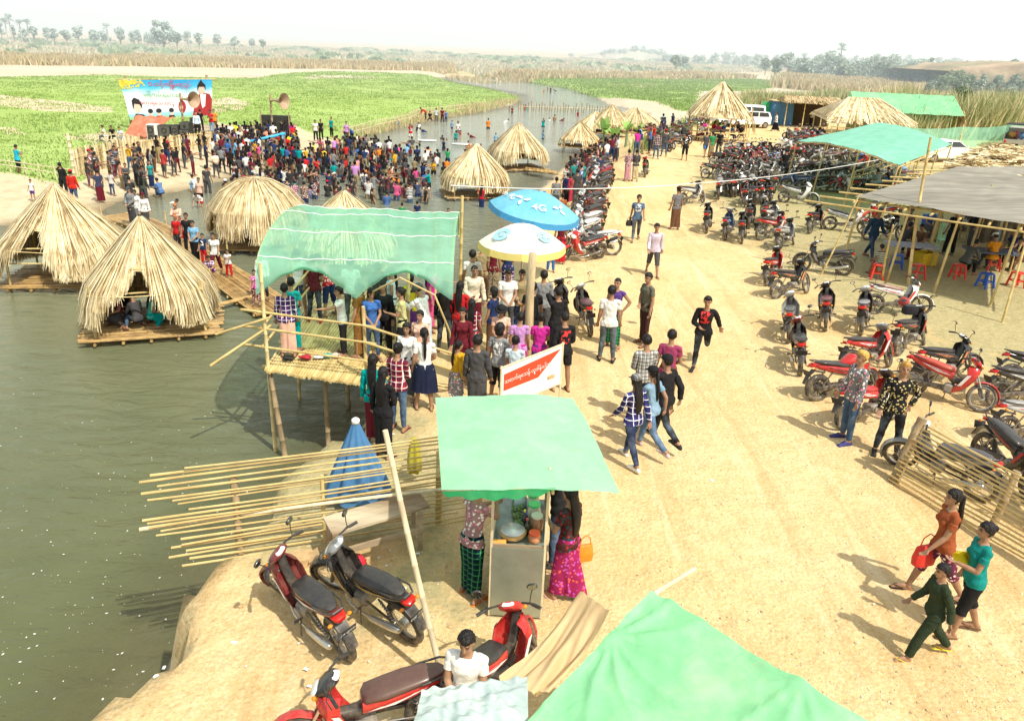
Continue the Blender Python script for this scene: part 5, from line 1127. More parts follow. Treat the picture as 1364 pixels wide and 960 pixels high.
# ---- log post and poles
p = at(702,482,0); mb = MB(); mb.tube([(p.x,p.y,-.2),(p.x+.01,p.y,.8),(p.x-.01,p.y,1.6),(p.x+.015,p.y,2.42)], [.10,.092,.088,.08], 12); tag(mb.build('log_post', mat('debarked_log', (.50,.40,.24), .75, var=.4, scale=10, bump=.7, stretch=(1,1,.2)), None, True), 'thick bare log post standing beside the white umbrella', 'post')
p = at(592,914,0); q = Vector((p.x, p.y, 0)); zt = zat(573, p.x-.0, p.y)
tp = at(513,573,2.9); pole_thing((p.x,p.y,0), (tp.x,tp.y,2.9), .034, 'long pale pole slanting up in front of the parked motorbikes at the river bank', m=M_PALEPOLE)
for (b_, t_, zt, r, lb) in [((1210,378),(1240,183),4.3,.05,'tallest bamboo pole, tied to the corner of the grey shade roof'), ((1093,366),(1145,258),2.6,.03,'thin bamboo prop under the far left corner of the grey shade roof'),
 ((1335,430),(1366,325),2.1,.035,'bamboo prop at the right end of the grey shade roof'), ((995,198),(1003,145),2.6,.05,'short wooden pole standing alone on the dirt road by the round thatched hall'), ((1262,320),(1285,235),2.3,.03,'slanting bamboo pole inside the grey shade roof') , ((1175,372),(1190,300),2.0,.03,'bamboo prop beside the man in a dark blue shirt')]:
 p = at(*b_, 0); k = at(*t_, zt); pole_thing((p.x,p.y,-.05), (k.x,k.y,zt), r, lb)
# ---- string line across the road
a = Vector((-1.35,19.0,2.9)); p = at(1180,232,3.4)
def rope(pts, r, label, m, cat='rope', sag=.3):
 mb = MB(); P = []
 for i in range(len(pts)-1):
  for k in range(12): t = k/12; q = Vector(pts[i]).lerp(Vector(pts[i+1]), t); q.z -= sag*4*t*(1-t); P.append(q)
 P.append(Vector(pts[-1])); mb.tube(P, r, 5); return tag(mb.build('rope', m, None), label, cat)
rope([at(600,247,2.6), at(905,246,2.3), at(1170,213,2.6)], .013, 'white string stretched across the dirt road between the poles', B_WHITE, sag=.12)
# ---- sign
pa = at(665,578,0); pb = at(744,548,0); za = zat(490, pa.x, pa.y); zb = zat(458, pb.x, pb.y)
sg = empty('sign_board', (pa.x,pa.y,0), 0, 'white and red banner sign with white writing next to the log post', 'sign'); u_ = Vector((pb.x-pa.x, pb.y-pa.y, 0)); sl = (zb-za)
S = lambda u, v, d=0: (u_.x*u+u_.y/u_.length*d, u_.y*u-u_.x/u_.length*d, za-.78+.78*v+sl*u)
M_SRED = mat('sign_red', (.75,.07,.03), .5, var=.08); M_SWHITE = mat('sign_white', (.84,.82,.76), .6, var=.08)
mb = MB(); mb.quad(S(0,0),S(1,0),S(1,1),S(0,1)); mb.build('panel', M_SWHITE, sg)
mb = MB(); i = mb.addv([S(.04,.42,.004),S(.60,.40,.004),S(.97,.90,.004),S(.04,.82,.004)]); mb.addf([(i,i+1,i+2,i+3)]); mb.build('red_band', M_SRED, sg)
tm = text_mesh('သောက်ရေသန့် လှူဒါန်းပါသည်', .14, B_WHITE, extr=0); o = link('lettering', tm, sg)
ux = (Vector(S(1,0))-Vector(S(0,0))).normalized(); n_ = ux.cross(Vector((0,0,1))).normalized(); uz = n_.cross(ux)*-1; uz = Vector((0,0,1)) if abs(uz.z) < .2 else (uz if uz.z > 0 else -uz)
wd_ = max(v.co.x for v in tm.vertices)-min(v.co.x for v in tm.vertices); s_ = .82*u_.length/max(.1,wd_); c = Vector(S(.46,.63,.01)); M_ = Matrix(((ux.x*s_, uz.x*s_, n_.x*s_, c.x),(ux.y*s_, uz.y*s_, n_.y*s_, c.y),(ux.z*s_, uz.z*s_, n_.z*s_, c.z),(0,0,0,1))); o.matrix_local = M_
mb = MB(); mb.box(S(.82,.28,.006), (.18,.01,.07), (0,0,math.atan2(u_.y,u_.x))); mb.build('printed_picture', mat('sign_picture', (.6,.4,.2), .5, var=.6, scale=25), sg)
for u in (0,1): mb = MB(); mb.cyl((u_.x*u,u_.y*u,-.1),(u_.x*u,u_.y*u,za+.03+sl*u), .02); mb.build('post', M_PALEPOLE, sg)
for v in (0,1): mb = MB(); mb.cyl(S(-.02,v),S(1.02,v), .016); mb.build('frame', M_PALEPOLE, sg)
# ================================================================ FOOD CART
ct = empty('food_cart', (.18,8.28,0), R(-2), 'metal street food cart under the pale green tarpaulin roof', 'food cart')
M_TIN = mat('galvanised_sheet', (.36,.39,.33), .35, metal=.6, var=.15, scale=4); M_CTOP = mat('cart_counter', (.25,.30,.28), .15, metal=.3, var=.3)
w2, d2 = .30, .62
mb = MB(); mb.box((0,-d2,.52), (.60,.02,.96)); mb.build('front_panel', M_TIN, ct)
mb = MB(); mb.box((0,0,.9), (.60,1.22,.03)); mb.build('counter', M_CTOP, ct)
mb = MB(); mb.box((-w2,.0,.55),(.015,1.2,.72)); mb.build('side_panel', M_TIN, ct); mb = MB(); mb.box((w2,.0,.55),(.015,1.2,.72)); mb.build('side_panel', M_TIN, ct)
for sx in (-1,1):
 for sy in (-1,1): mb = MB(); mb.box((sx*.31, sy*d2-.012*sy, 1.05), (.03,.03,2.05)); mb.build('post', M_PALEPOLE, ct)
mb = MB(); mb.box((0,-d2+.02,1.02),(.6,.025,.03)); mb.build('rail', M_WOOD, ct)
for s in (-1,1):
 mb = MB(); mb.torus((s*.34,.3,.2), (1,0,0), .17, .022, 20, 6);
 for k in range(8): a = PI*k/4; mb.cyl((s*.34,.3,.2),(s*.34,.3+.16*math.cos(a),.2+.16*math.sin(a)), .004, n=4)
 mb.build('wheel', B_BLACK, ct, True)
def jar(x, y, z, r, h, col, lidc, name, label, lid=True, root=None, shape='jar'):
 p = Vector((.18+x, 8.28+y, z)); m = mat('glaze_%d%d%d' % tuple(int(c*99) for c in col), col, .15, spec=.6, var=.1); ml = mat('glaze_%d%d%d' % tuple(int(c*99) for c in lidc), lidc, .35, var=.05)
 mb = MB(); o = None
 if shape == 'jar': prof = [(.85,0),(1,.06),(1,.75),(.8,.88),(.78,1)]
 elif shape == 'bottle': prof = [(.9,0),(1,.05),(1,.55),(.5,.75),(.3,.8),(.3,1)]
 elif shape == 'bowl': prof = [(.55,0),(.85,.4),(1,1)]
 else: prof = [(1,0),(1,1)]
 mb.rings([[(r*q*math.cos(a), r*q*math.sin(a), h*zz) for a in [2*PI*k/18 for k in range(18)]] for q, zz in prof]); o = mb.build(name, m, None, True, p); tag(o, label, name.replace('_',' '))
 if lid: mb = MB(); mb.cyl((0,0,h),(0,0,h+.025), r*(.9 if shape == 'jar' else .36), n=18); mb.build('lid' if shape == 'jar' else 'cap', ml, o, 30)
 return o
CZ_ = .917
jar(-.09,-.28,CZ_,.17,.09,(.55,.33,.1),(.8,.8,.8),'basket','shallow orange rimmed basket under the white plate on the cart',False,shape='bowl')
jar(-.09,-.28,CZ_+.092,.15,.02,(.78,.84,.86),(.8,.8,.8),'plate','white enamel plate on the food cart',False,shape='bowl')
jar(.17,-.34,CZ_,.075,.10,(.6,.25,.12),(.85,.12,.05),'jar','jar with a bright red lid at the front of the cart'); jar(.20,-.12,CZ_,.08,.20,(.30,.15,.08),(.6,.6,.5),'jar','clear jar of brown snacks behind the red lidded jar')
jar(.17,.10,CZ_,.085,.22,(.6,.58,.45),(.1,.6,.2),'jar','tall jar with a bright green lid, nearer one'); jar(.16,.32,CZ_,.08,.22,(.6,.6,.5),(.1,.55,.2),'jar','tall jar with a green lid at the back of the cart')
jar(-.0,.42,CZ_,.085,.18,(.55,.7,.8),(.02,.2,.6),'jar','jar with a dark blue lid at the back of the cart'); jar(.05,-.05,CZ_,.04,.22,(.03,.03,.05),(.85,.7,.1),'bottle','dark sauce bottle with a yellow cap on the cart',shape='bottle')
jar(.08,-.20,CZ_,.035,.20,(.04,.05,.02),(.7,.1,.1),'bottle','small dark bottle beside the white plate',shape='bottle'); jar(.09,.12,CZ_,.06,.10,(.06,.05,.3),(.1,.1,.4),'bowl','small purple bowl in the middle of the cart',False,shape='bowl')
rg = random.Random(3)
for i, lb in enumerate(('nearest bundle of leafy greens along the cart counter','second bundle of leafy greens on the cart counter','middle bundle of leafy greens on the cart counter','farthest bundle of leafy greens on the cart counter')):
 mb = MB()
 for k in range(60): a = rg.uniform(0,6.28); r = rg.uniform(0,.07); c = Vector((r*math.cos(a), r*math.sin(a), rg.uniform(.01,.09))); mb.ell(c, (.03,.018,.006), (rg.uniform(-1,1),rg.uniform(-1,1),a), 6, 4)
 tag(mb.build('greens', mat('leafy_greens', (.22,.30,.14), .6, var=.5, scale=20), None, True, (.15,8.25-.05+i*.17,CZ_)), lb, 'vegetables')
mb = MB(); mb.box((0,0,.04),(.16,.12,.08), taper=.95); tag(mb.build('snack_box', mat('orange_box', (.85,.35,.08), .5), None, 20, (-.06,7.78,CZ_-.0)), 'small orange box at the front left corner of the cart', 'box')
rf = empty('tarpaulin_roof', (0,0,0), 0, 'pale green tarpaulin roof stretched over the food cart', 'tarpaulin')
sheet('tarpaulin_sheet', [(-.68,7.12,2.06),(1.22,7.38,1.93),(.84,9.62,2.14),(-.97,9.25,2.14)], M_TMINT, 60, 60, -.05, .004, None, parent=rf, seed=2, fall=((1,1,-.1,.2),(.62,0,.05,.5)))
mb = MB(); n_ = 24; tp = [Vector((-.68+1.2*k/n_, 7.13+.16*k/n_, 2.045)) for k in range(n_+1)]
for k in range(n_):
 h0 = .05+.10*math.sin(PI*min(1,k/n_*1.0))**.6+.02*math.sin(k*1.3); h1 = .05+.10*math.sin(PI*min(1,(k+1)/n_))**.6+.02*math.sin((k+1)*1.3); mb.quad(tp[k], tp[k+1], tp[k+1]+Vector((0,.05,-h1)), tp[k]+Vector((0,.05,-h0)))
mb.build('hanging_flap', M_TUNDER, rf, True)
for (x0,y0,x1,y1,z0,z1) in ((-.62,7.5,.5,7.7,2.0,2.03),(-.85,9.1,.75,9.45,2.09,2.1),(-.3,7.3,-.3,9.2,2.02,2.08),(.5,7.4,.5,9.4,2.0,2.08)):
 mb = MB(); bam(mb, (x0,y0,z0-.09),(x1,y1,z1-.09),.018); mb.build('roof_pole', M_BAMBOO, rf, 50)
# ---- tarpaulins at the bottom of the picture
ft = empty('tarpaulin_roof', (0,0,0), 0, 'large bright green tarpaulin roof at the bottom right', 'tarpaulin')
A_, B_, C_, D_ = Vector((1.32,5.76,2.0)), Vector((3.15,3.95,1.92)), Vector((1.3,2.3,1.6)), Vector((.17,4.62,1.5))
def ftf(u, v):
 p = A_*(1-u)*(1-v)+B_*u*(1-v)+C_*u*v+D_*(1-u)*v
 c = Vector((.93,5.33)); d = math.hypot(p.x-c.x, p.y-c.y); a = math.atan2(p.y-c.y, p.x-c.x)
 z = -.07*abs(math.sin(a*6.5+.4*math.sin(d*5)))**.6*math.exp(-d*1.0)*min(1, d*5)-.10*math.sin(PI*u)*math.sin(PI*v)
 d2 = math.hypot(p.x-2.31, p.y-4.78); a2 = math.atan2(p.y-4.78, p.x-2.31); z += -.05*abs(math.cos(a2*5.5+.5*math.sin(d2*4)))**.6*math.exp(-d2*1.3)*min(1, d2*5)+.05*math.exp(-(d2/.35)**2)
 z += .03*(mnoise.noise(Vector((u*6,v*6,1)))+.5*mnoise.noise(Vector((u*15,v*15,4)))); return (p.x, p.y+.04*math.sin(u*9)*(1-v), p.z+z)
mb = MB(); mb.grid(ftf, 90, 90); mb.build('tarpaulin_sheet', M_TGREEN, ft, True)
p = Vector(ftf(0,0)); g0 = at(872,790,1.93); g1 = at(926,757,2.0); mb = MB(); bam(mb, g0, g1, .022); mb.build('ridge_pole', M_PALEPOLE, ft, 50)
q0, q1, q2, q3 = at(773,787,1.66), at(812,812,1.84), at(664,903,1.32), at(735,925,1.45)
def bgf(u, v): p = q0.lerp(q1, v).lerp(q2.lerp(q3, v), u); k = math.sin(PI*u)*.5+.5*u; return (p.x+.03*math.sin(v*9+u*3)*u, p.y-.05*math.sin(PI*v)*u, p.z+k*(.06*math.sin(v*13+u*2.5)+.025*math.sin(v*31-u*4))-.12*math.sin(PI*u)+.03*mnoise.noise(Vector((u*4,v*4,3))))
mb = MB(); mb.grid(bgf, 50, 50); tag(mb.build('tarpaulin_sheet', M_TBEIGE, None, True), 'beige canvas sheet hanging beside the big green tarpaulin', 'tarpaulin')
sheet('tarpaulin_sheet', [at(545,990,1.45), at(705,990,1.4), at(702,900,1.5), at(562,918,1.5)], M_TBLUE, 50, 50, -.06, .016, 'faded pale blue canvas sheet at the bottom edge, behind the seated man', seed=6)
# ---- bench and litter beside the fence
def onp(px, py, z): return at(px, py, z)
bn_ = empty('wooden_table', (0,0,0), 0, 'rough wooden plank table against the left bamboo fence', 'table')
bc = [at(430,688,.62), at(556,652,.62), at(566,679,.62), at(443,712,.62)]
u_ = (bc[1]-bc[0]); v_ = (bc[3]-bc[0]); mb = MB()
for k in range(3):
 a = bc[0]+v_*(k/3+.01); b_ = a+u_; c = b_+v_*.32; d = a+v_*.32; i = mb.addv([a,b_,c,d]+[q-Vector((0,0,.035)) for q in (a,b_,c,d)]); mb.addf([(i,i+1,i+2,i+3),(i+4,i+7,i+6,i+5),(i,i+4,i+5,i+1),(i+1,i+5,i+6,i+2),(i+2,i+6,i+7,i+3),(i+3,i+7,i+4,i)])
mb.build('table_top', M_WOOD, bn_)
for k in range(4): q = bc[k]*.9+(bc[0]+bc[1]+bc[2]+bc[3])/4*.1; mb = MB(); mb.box((q.x,q.y,.29),(.06,.06,.58)); mb.build('leg', M_WOOD, bn_)
mb = MB(); a = bc[3]; b_ = bc[2]; mb.box(((a.x+b_.x)/2,(a.y+b_.y)/2,.33),((b_-a).length,.04,.08),(0,0,math.atan2((b_-a).y,(b_-a).x))); mb.build('stretcher', M_WOOD, bn_)
def blob(px, py, z, r, m, name, label, cat, seed=0, rough=.35):
 rg = random.Random(seed); p = at(px, py, z); mb = MB(); mb.ell((0,0,0), (1,1,1), n=22, m=14); V_ = []
 for v in mb.v: n = mnoise.noise(Vector(v)*1.7+Vector((seed,0,0)))+.5*mnoise.noise(Vector(v)*5+Vector((seed,3,0))); s = 1+rough*n; V_.append((v[0]*r[0]*s, v[1]*r[1]*s, max(-r[2], v[2]*r[2]*s)))
 mb.v = V_; return tag(mb.build(name, m, None, True, (p.x,p.y,z+r[2]*.9)), label, cat)
M_PLR = mat('red_plastic', (.65,.03,.06), .3, var=.4, scale=20); M_CARD = mat('cardboard', (.55,.38,.2), .8); M_PLW = mat('white_plastic', (.85,.85,.82), .4); M_YEL = tarpmat('yellow_sheet', (.62,.55,.05), .3)
blob(472,752,0,(.16,.12,.07),M_PLR,'plastic_bag','crumpled red plastic bag on the ground under the wooden table','bag',3)
mb = MB(); p = at(402,752,0); mb.box((0,0,.07),(.3,.22,.14),(0,0,.4)); mb.box((.16,0,.16),(.16,.2,.006),(0,-.5,.4)); tag(mb.build('cardboard_box', M_CARD, None, None, (p.x,p.y,0)), 'flattened brown cardboard box behind the two parked motorbikes', 'box')
mb = MB(); p = at(552,642,.0); rr = [[(r*(1+.2*math.sin(5*a))*math.cos(a), r*(1+.2*math.sin(5*a))*math.sin(a), z) for a in [2*PI*j/40 for j in range(40)]] for z, r in ((.2,.10),(.4,.10),(.65,.07),(.78,.03))]; mb.rings(rr); tag(mb.build('rolled_sheet', M_YEL, None, True, (p.x,p.y,0)), 'gathered yellow cloth hanging on the left fence beside the food cart roof', 'cloth')
# ================================================================ RIGHT SIDE: GREY SHADE ROOF AND TEA SHOP
sh = empty('shade_roof', (0,0,0), 0, 'grey shade cloth roof on bamboo poles over the tea tables', 'roof')
c1, c2, c3, c4 = at(1138,262,2.35), at(1450,312,2.45), at(1420,222,2.9), at(1276,222,2.9)
sheet('shade_cloth', [c1, c2, c3, c4], M_GREY, 60, 40, .03, .010, None, parent=sh, seed=3)
rg = random.Random(6)
for k in range(9):
 t = k/8; a = c1.lerp(c2, t)-Vector((.1,.25,.14)); b_ = c4.lerp(c3, t)+Vector((.1,.3,-.14)); mb = MB(); bam(mb, a, b_, .035, rng=rg); mb.build('rafter', M_BAMBOO, sh, 50)
for k in range(9):
 t = k/8; a = c1.lerp(c4, t)+Vector((-1.2-.4*rg.random(),.1,-.20)); b_ = c2.lerp(c3, t)+Vector((.2,.0,-.20)); mb = MB(); bam(mb, a, b_, .032, rng=rg); mb.build('purlin', M_BAMBOO, sh, 50)
for (t, s_) in ((.02,.03),(.27,.03),(.5,.03),(.75,.03),(.25,.5),(.5,.55),(.8,.5),(.02,.95),(.4,.97)):
 a = c1.lerp(c2,t); b_ = c4.lerp(c3,t); q = a.lerp(b_,s_); mb = MB(); bam(mb, (q.x-.25,q.y-.05,-.1), (q.x,q.y,q.z), .04, rng=rg); mb.build('post', M_BAMBOO, sh, 50)
m_shade = mat('dark_shade_backing', (.10,.085,.06), .9, var=.5, scale=6)  # added dark sheets that stand in for the deep shade under the roof
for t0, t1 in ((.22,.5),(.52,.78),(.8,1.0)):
 a, b_ = c4.lerp(c3,t0), c4.lerp(c3,t1); mb = MB(); mb.grid(lambda u, v: (a.x+(b_.x-a.x)*u, a.y-.2+(b_.y-a.y)*u+.05*math.sin(u*20), .1+(a.z-.5)*v), 12, 4); mb.build('shade_backing', m_shade, sh)
# heap of reed thatch on the roof behind
hp = [at(1264,228,2.5), at(1460,262,2.5), at(1500,203,2.9), at(1312,198,2.9)]
heap = empty('thatched_roof', (0,0,0), 0, 'flat roof of loose split reeds behind the grey shade cloth', 'roof'); mb = MB()
for k in range(5200):
 u, v = rg.random(), rg.random(); q = hp[0]*(1-u)*(1-v)+hp[1]*u*(1-v)+hp[2]*u*v+hp[3]*(1-u)*v; q = Vector(q); q.z += .25*mnoise.noise(Vector((u*6,v*5,0)))+rg.uniform(0,.16); a = rg.gauss(.25,.7); l_ = rg.uniform(.2,.6); d = Vector((math.cos(a),math.sin(a),rg.uniform(-.15,.15)))*l_; s_ = Vector((-math.sin(a),math.cos(a),rg.uniform(-.6,.6)))*.035
 mb.quad(q-d-s_, q+d-s_, q+d+s_, q-d+s_)
mb.build('thatch', M_STRAW, heap)
mb = MB(); mb.quad(*[q-Vector((0,0,.06)) for q in hp]); mb.build('roof_lining', M_STRAWD, heap)
for (t, s_) in ((.02,.03),(.5,.03),(.98,.03),(.02,.97),(.5,.97)):
 q = hp[0].lerp(hp[1],t).lerp(hp[3].lerp(hp[2],t),s_); mb = MB(); bam(mb, (q.x,q.y,-.1),(q.x,q.y,q.z), .045, rng=rg); mb.build('post', M_BAMBOO, heap, 50)
# stools, tables
def stool(px, py, col, label, group):
 p = at(px, py, 0); root = empty('plastic_stool', (p.x,p.y,0), rg.uniform(-.4,.4), label, 'stool', group); m = mat('plastic_%d' % int(col[0]*100), col, .35, var=.08)
 mb = MB(); mb.loft([((0,0,.43),(.15,0,0),(0,.15,0)), ((0,0,.455),(.155,0,0),(0,.155,0)), ((0,0,.465),(.14,0,0),(0,.14,0))], 20, 5); mb.build('seat', m, root, 40)
 for sx in (-1,1):
  for sy in (-1,1): mb = MB(); mb.loft([((sx*.18,sy*.18,0),(.03,0,0),(0,.03,0)), ((sx*.125,sy*.125,.43),(.028,0,0),(0,.028,0))], 8, 4); mb.build('leg', m, root)
 mb = MB()
 for k in range(4):
  a = PI/2*k; c, s_ = math.cos(a), math.sin(a); mb.box((c*.152, s_*.152, .2), (.012,.26,.03), (0,0,a))
 mb.box((0,0,.2),(.29,.012,.02)); mb.box((0,0,.2),(.012,.29,.02)); mb.build('stretcher', m, root); return root
RS = (.72,.06,.04); BS = (.03,.12,.55)
stool(1167,371,RS,'red plastic stool under the boy in the striped top','red stools'); stool(1220,371,RS,'red plastic stool next to the tallest bamboo pole','red stools'); stool(1274,371,RS,'red plastic stool under the man leaning on the tea table','red stools')
stool(1311,383,BS,'bright blue plastic stool standing free in front of the tea table','blue stools'); stool(1352,382,RS,'red plastic stool at the right edge of the tea shop','red stools'); stool(1193,357,BS,'blue plastic stool behind the boy in the striped top','blue stools'); stool(1322,360,RS,'red plastic stool behind the blue one at the tea table','red stools')
def table(px, py, a, L_, W_, H_, top, label, litter=0):
 p = at(px, py, 0); root = empty('low_table', (p.x,p.y,0), a, label, 'table'); mb = MB(); mb.box((0,0,H_),(L_,W_,.04)); mb.build('table_top', top, root)
 for sx in (-1,1):
  for sy in (-1,1): mb = MB(); bam(mb, (sx*L_*.42,sy*W_*.4,0),(sx*L_*.42,sy*W_*.4,H_-.02),.03); mb.build('leg', M_BAMBOO, root, 50)
 return root
M_CLOTHP = mat('printed_tablecloth', (.42,.44,.50), .7, var=.6, scale=14); M_CLOTHD = mat('dark_tablecloth', (.10,.13,.20), .6, var=.6, scale=12)
table(1208,350,R(-8),1.6,.8,.62,M_CLOTHP,'low table with a pale printed cloth behind the red stools'); table(1312,360,R(-10),1.5,.8,.66,M_CLOTHD,'low table with a dark cloth beside the man in orange'); table(1262,318,R(-5),1.3,.7,.7,M_WOOD,'wooden table with a yellow edge deep in the tea shop'); table(1370,350,R(0),1.3,.7,.66,M_CLOTHD,'dark low table at the right edge of the tea shop')
p = at(1255,335,0); ch = empty('plastic_chair', (p.x,p.y,0), R(170), 'pale green plastic chair stacked high inside the tea shop', 'chair'); mg = mat('mint_plastic', (.35,.75,.45), .4, var=.1)
mb = MB(); mb.box((0,0,.44),(.42,.42,.03)); mb.build('seat', mg, ch);
mb = MB(); mb.box((0,-.2,.95),(.42,.03,.04)); mb.box((0,-.2,.5),(.42,.03,.04)); [mb.box((x,-.2,.72),(.035,.025,.5)) for x in (-.19,-.1,0,.1,.19)]; mb.build('backrest', mg, ch)
for sx in (-1,1):
 for sy in (-1,1): mb = MB(); mb.box((sx*.19,sy*.19,.215),(.04,.04,.43)); mb.build('leg', mg, ch)
# crates of bottled water at the back of the tea shop
for i, (px, py, cc, lb) in enumerate(((1338,322,(.35,.6,.7),'stack of shrink wrapped water bottles at the back of the tea shop'),(1310,312,(.45,.08,.06),'dark red drinks crate at the back of the tea shop'),(1240,300,(.03,.1,.4),'blue plastic tub at the back of the tea shop'),(1230,352,(.75,.5,.03),'yellow plastic basin under the pale table'),(1355,338,(.05,.12,.06),'dark green crate at the right edge of the tea shop'),(1295,300,(.10,.06,.04),'brown drinks crate against the dark mat wall'),(1275,306,(.04,.04,.05),'black drinks crate against the dark mat wall'))):
 p = at(px, py, 0); root = empty('crate', (p.x,p.y,0), .1*i, lb, 'crate'); m = mat('crate_%d' % i, cc, .4, var=.25, scale=14); mb = MB()
 mb.box((0,0,.02),(.6,.45,.03));
 for s in (-1,1): mb.box((s*.3,0,.22),(.02,.45,.42)); mb.box((0,s*.225,.22),(.6,.02,.42))
 mb.build('box', m, root); mb = MB()
 for a in range(5):
  for b_ in range(4): mb.cyl((-.22+a*.11,-.15+b_*.1,.04),(-.22+a*.11,-.15+b_*.1,.40 if i != 3 else .1),.04,n=8); mb.cyl((-.22+a*.11,-.15+b_*.1,.40),(-.22+a*.11,-.15+b_*.1,.48),.015,n=6) if i != 3 else 0
 mb.build('bottles', mat('bottle_plastic', (.5,.62,.68), .2, spec=.6), root)
# ---- turquoise canopy over the parked motorbikes
cn = empty('tarpaulin_canopy', (0,0,0), 0, 'turquoise tarpaulin canopy on bamboo poles over the packed motorbikes', 'canopy')
k1, k2, k3, k4 = at(1062,188,2.35), at(1197,220,2.5), at(1268,192,2.75), at(1172,163,2.95)
def cnf(u, v):
 p = k1*(1-u)*(1-v)+k2*u*(1-v)+k3*u*v+k4*(1-u)*v; z = .25*math.sin(PI*u)*(1-.4*v)-.1*math.sin(PI*v)*0+.012*math.sin(u*40+v*10)+.03*mnoise.noise(Vector((u*5,v*5,9))); return (p.x,p.y,p.z+z)
mb = MB(); mb.grid(cnf, 50, 40); mb.build('tarpaulin_sheet', M_TCYAN, cn, True)
for (u, v) in ((0,0),(.33,0),(.66,0),(1,0),(1,.35),(1,.7),(1,1),(0,.35),(0,.7),(0,1),(.5,1),(.5,.5)):
 q = Vector(cnf(u,v)); mb = MB(); bam(mb, (q.x-.3,q.y-.1,-.1),(q.x,q.y,q.z-.02), .04, rng=rg); mb.build('post', M_BAMBOO, cn, 50)
for v in (0,.33,.66,1): mb = MB(); mb.tube([Vector(cnf(k/10,v))-Vector((0,0,.05)) for k in range(11)], .03, 6); mb.build('rafter', M_BAMBOO, cn, 50)
for u in (0,.25,.5,.75,1): mb = MB(); mb.tube([Vector(cnf(u,k/6))-Vector((0,0,.1)) for k in range(7)], .03, 6); mb.build('purlin', M_BAMBOO, cn, 50)
def framework(P, h, label, nx=4):
 root = empty('bamboo_fence', (0,0,0), 0, label, 'fence');
 for i in range(len(P)-1):
  a, b_ = Vector(P[i]), Vector(P[i+1])
  for k in range(nx): q = a.lerp(b_, k/nx); mb = MB(); bam(mb, q, q+Vector((.1,0,h)), .035, rng=rg); mb.build('post', M_BAMBOO, root, 50)
  for z in (h*.45, h*.75, h): mb = MB(); bam(mb, a+Vector((0,0,z)), b_+Vector((.1,0,z)), .03, rng=rg); mb.build('rail', M_BAMBOO, root, 50)
framework([at(1100,205,0),at(1165,215,0),at(1235,232,0)], 1.9, 'open bamboo frame standing behind the parked motorbikes')
framework([at(1130,262,0),at(1185,240,0),at(1240,222,0)], 1.2, 'low bamboo railing between the motorbikes and the white sedan',5)
# ---- thatched halls and stalls at the back
def thatch_roof(pos, rot, L_, W_, zt, ze, label, name='thatched_stall', cat='stall', ridge=.5, n=1800, w0=.09, wall=None, seed=1, posts=True, cover=None):
 rg = random.Random(seed); root = empty(name, pos, rot, label, cat); mb = MB()
 for s in (-1,1):
  for k in range(n//2):
   u = rg.uniform(-1,1); t0 = rg.choice([0,0,.25,.5]); t1 = min(1.15, t0+rg.uniform(.3,.8)); f = lambda t: Vector((u*(L_/2)*(ridge+(1-ridge)*min(1,t))+rg.uniform(-.03,.03), s*W_/2*t, zt+(ze-zt)*t+rg.uniform(-.02,.1))); a, b_ = f(t0), f(t1); w_ = Vector((w0*rg.uniform(.5,1),0,rg.uniform(-.04,.04)))/2; mb.quad(a-w_, a+w_, b_+w_, b_-w_)
 for s in (-1,1):
  for k in range(n//5):
   v = rg.uniform(-1,1); t0 = rg.choice([0,0,.3]); t1 = min(1.12, t0+.6); f = lambda t: Vector((s*(L_/2)*(ridge+(1-ridge)*t), v*W_/2*t, zt+(ze-zt)*t+rg.uniform(0,.08))); a, b_ = f(t0), f(t1); w_ = Vector((0,w0*rg.uniform(.5,1),0))/2; mb.quad(a-w_, a+w_, b_+w_, b_-w_)
 mb.build('thatch', M_STRAWD if seed % 2 else M_STRAW, root)
 mb = MB(); l2, w2, r2 = L_/2*.98, W_/2*.98, L_/2*ridge; e = [(-l2,-w2,ze-.06),(l2,-w2,ze-.06),(l2,w2,ze-.06),(-l2,w2,ze-.06),(-r2,0,zt-.06),(r2,0,zt-.06)]; i = mb.addv(e); mb.addf([(i,i+1,i+5,i+4),(i+1,i+2,i+5),(i+2,i+3,i+4,i+5),(i+3,i,i+4)]); mb.build('roof_lining', M_STRAWD, root)
 for x in ((-.9,-.3,.3,.9) if posts else ()):
  for y in (-.88,.88): mb = MB(); bam(mb, (x*L_/2,y*W_/2,-.05),(x*L_/2,y*W_/2,ze+.1), .05, rng=rg); mb.build('post', M_BAMBOO, root, 50)
 if wall:
  mb = MB(); mb.box((0,W_*.42,ze*.5),(L_*.86,.05,ze)); mb.build('wall', wall, root)
 return root
p = at(960,190,0); rh = thatch_hut((p.x,p.y+1.6,0), 0, 2.75, 4.2, 31, 'big round thatched hall beside the dirt road, with people sitting under it', OP((0,359,2.15)), n=2600, w0=.10, deck=None, group=None, sq=0, name='thatched_hall', cat='hall')
for k in range(9):
 a = 2*PI*k/9; mb = MB(); bam(mb, (2.3*math.cos(a),2.3*math.sin(a),-.1),(2.3*math.cos(a),2.3*math.sin(a),2.2),.06); mb.build('post', M_BAMBOO, rh, 50)
for k in range(6):
 a = PI+PI*k/6; b_ = a+PI/6;
 for z in (.35,.75): mb = MB(); bam(mb, (2.4*math.cos(a),2.4*math.sin(a),z),(2.4*math.cos(b_),2.4*math.sin(b_),z),.05); mb.build('rail', M_BAMBOO, rh, 50)
mb = MB(); mb.box((0,.2,.75),(2.6,1.6,.08)); mb.build('platform_top', M_WOOD, rh)
p = at(1083,172,0); thatch_roof((p.x,p.y+2,0), R(-4), 5.6, 3.6, 2.75, 2.3, 'open front stall with a ragged flat thatch roof across the dirt road', seed=33, ridge=.9, wall=mat('stall_dark', (.08,.06,.04), .9))
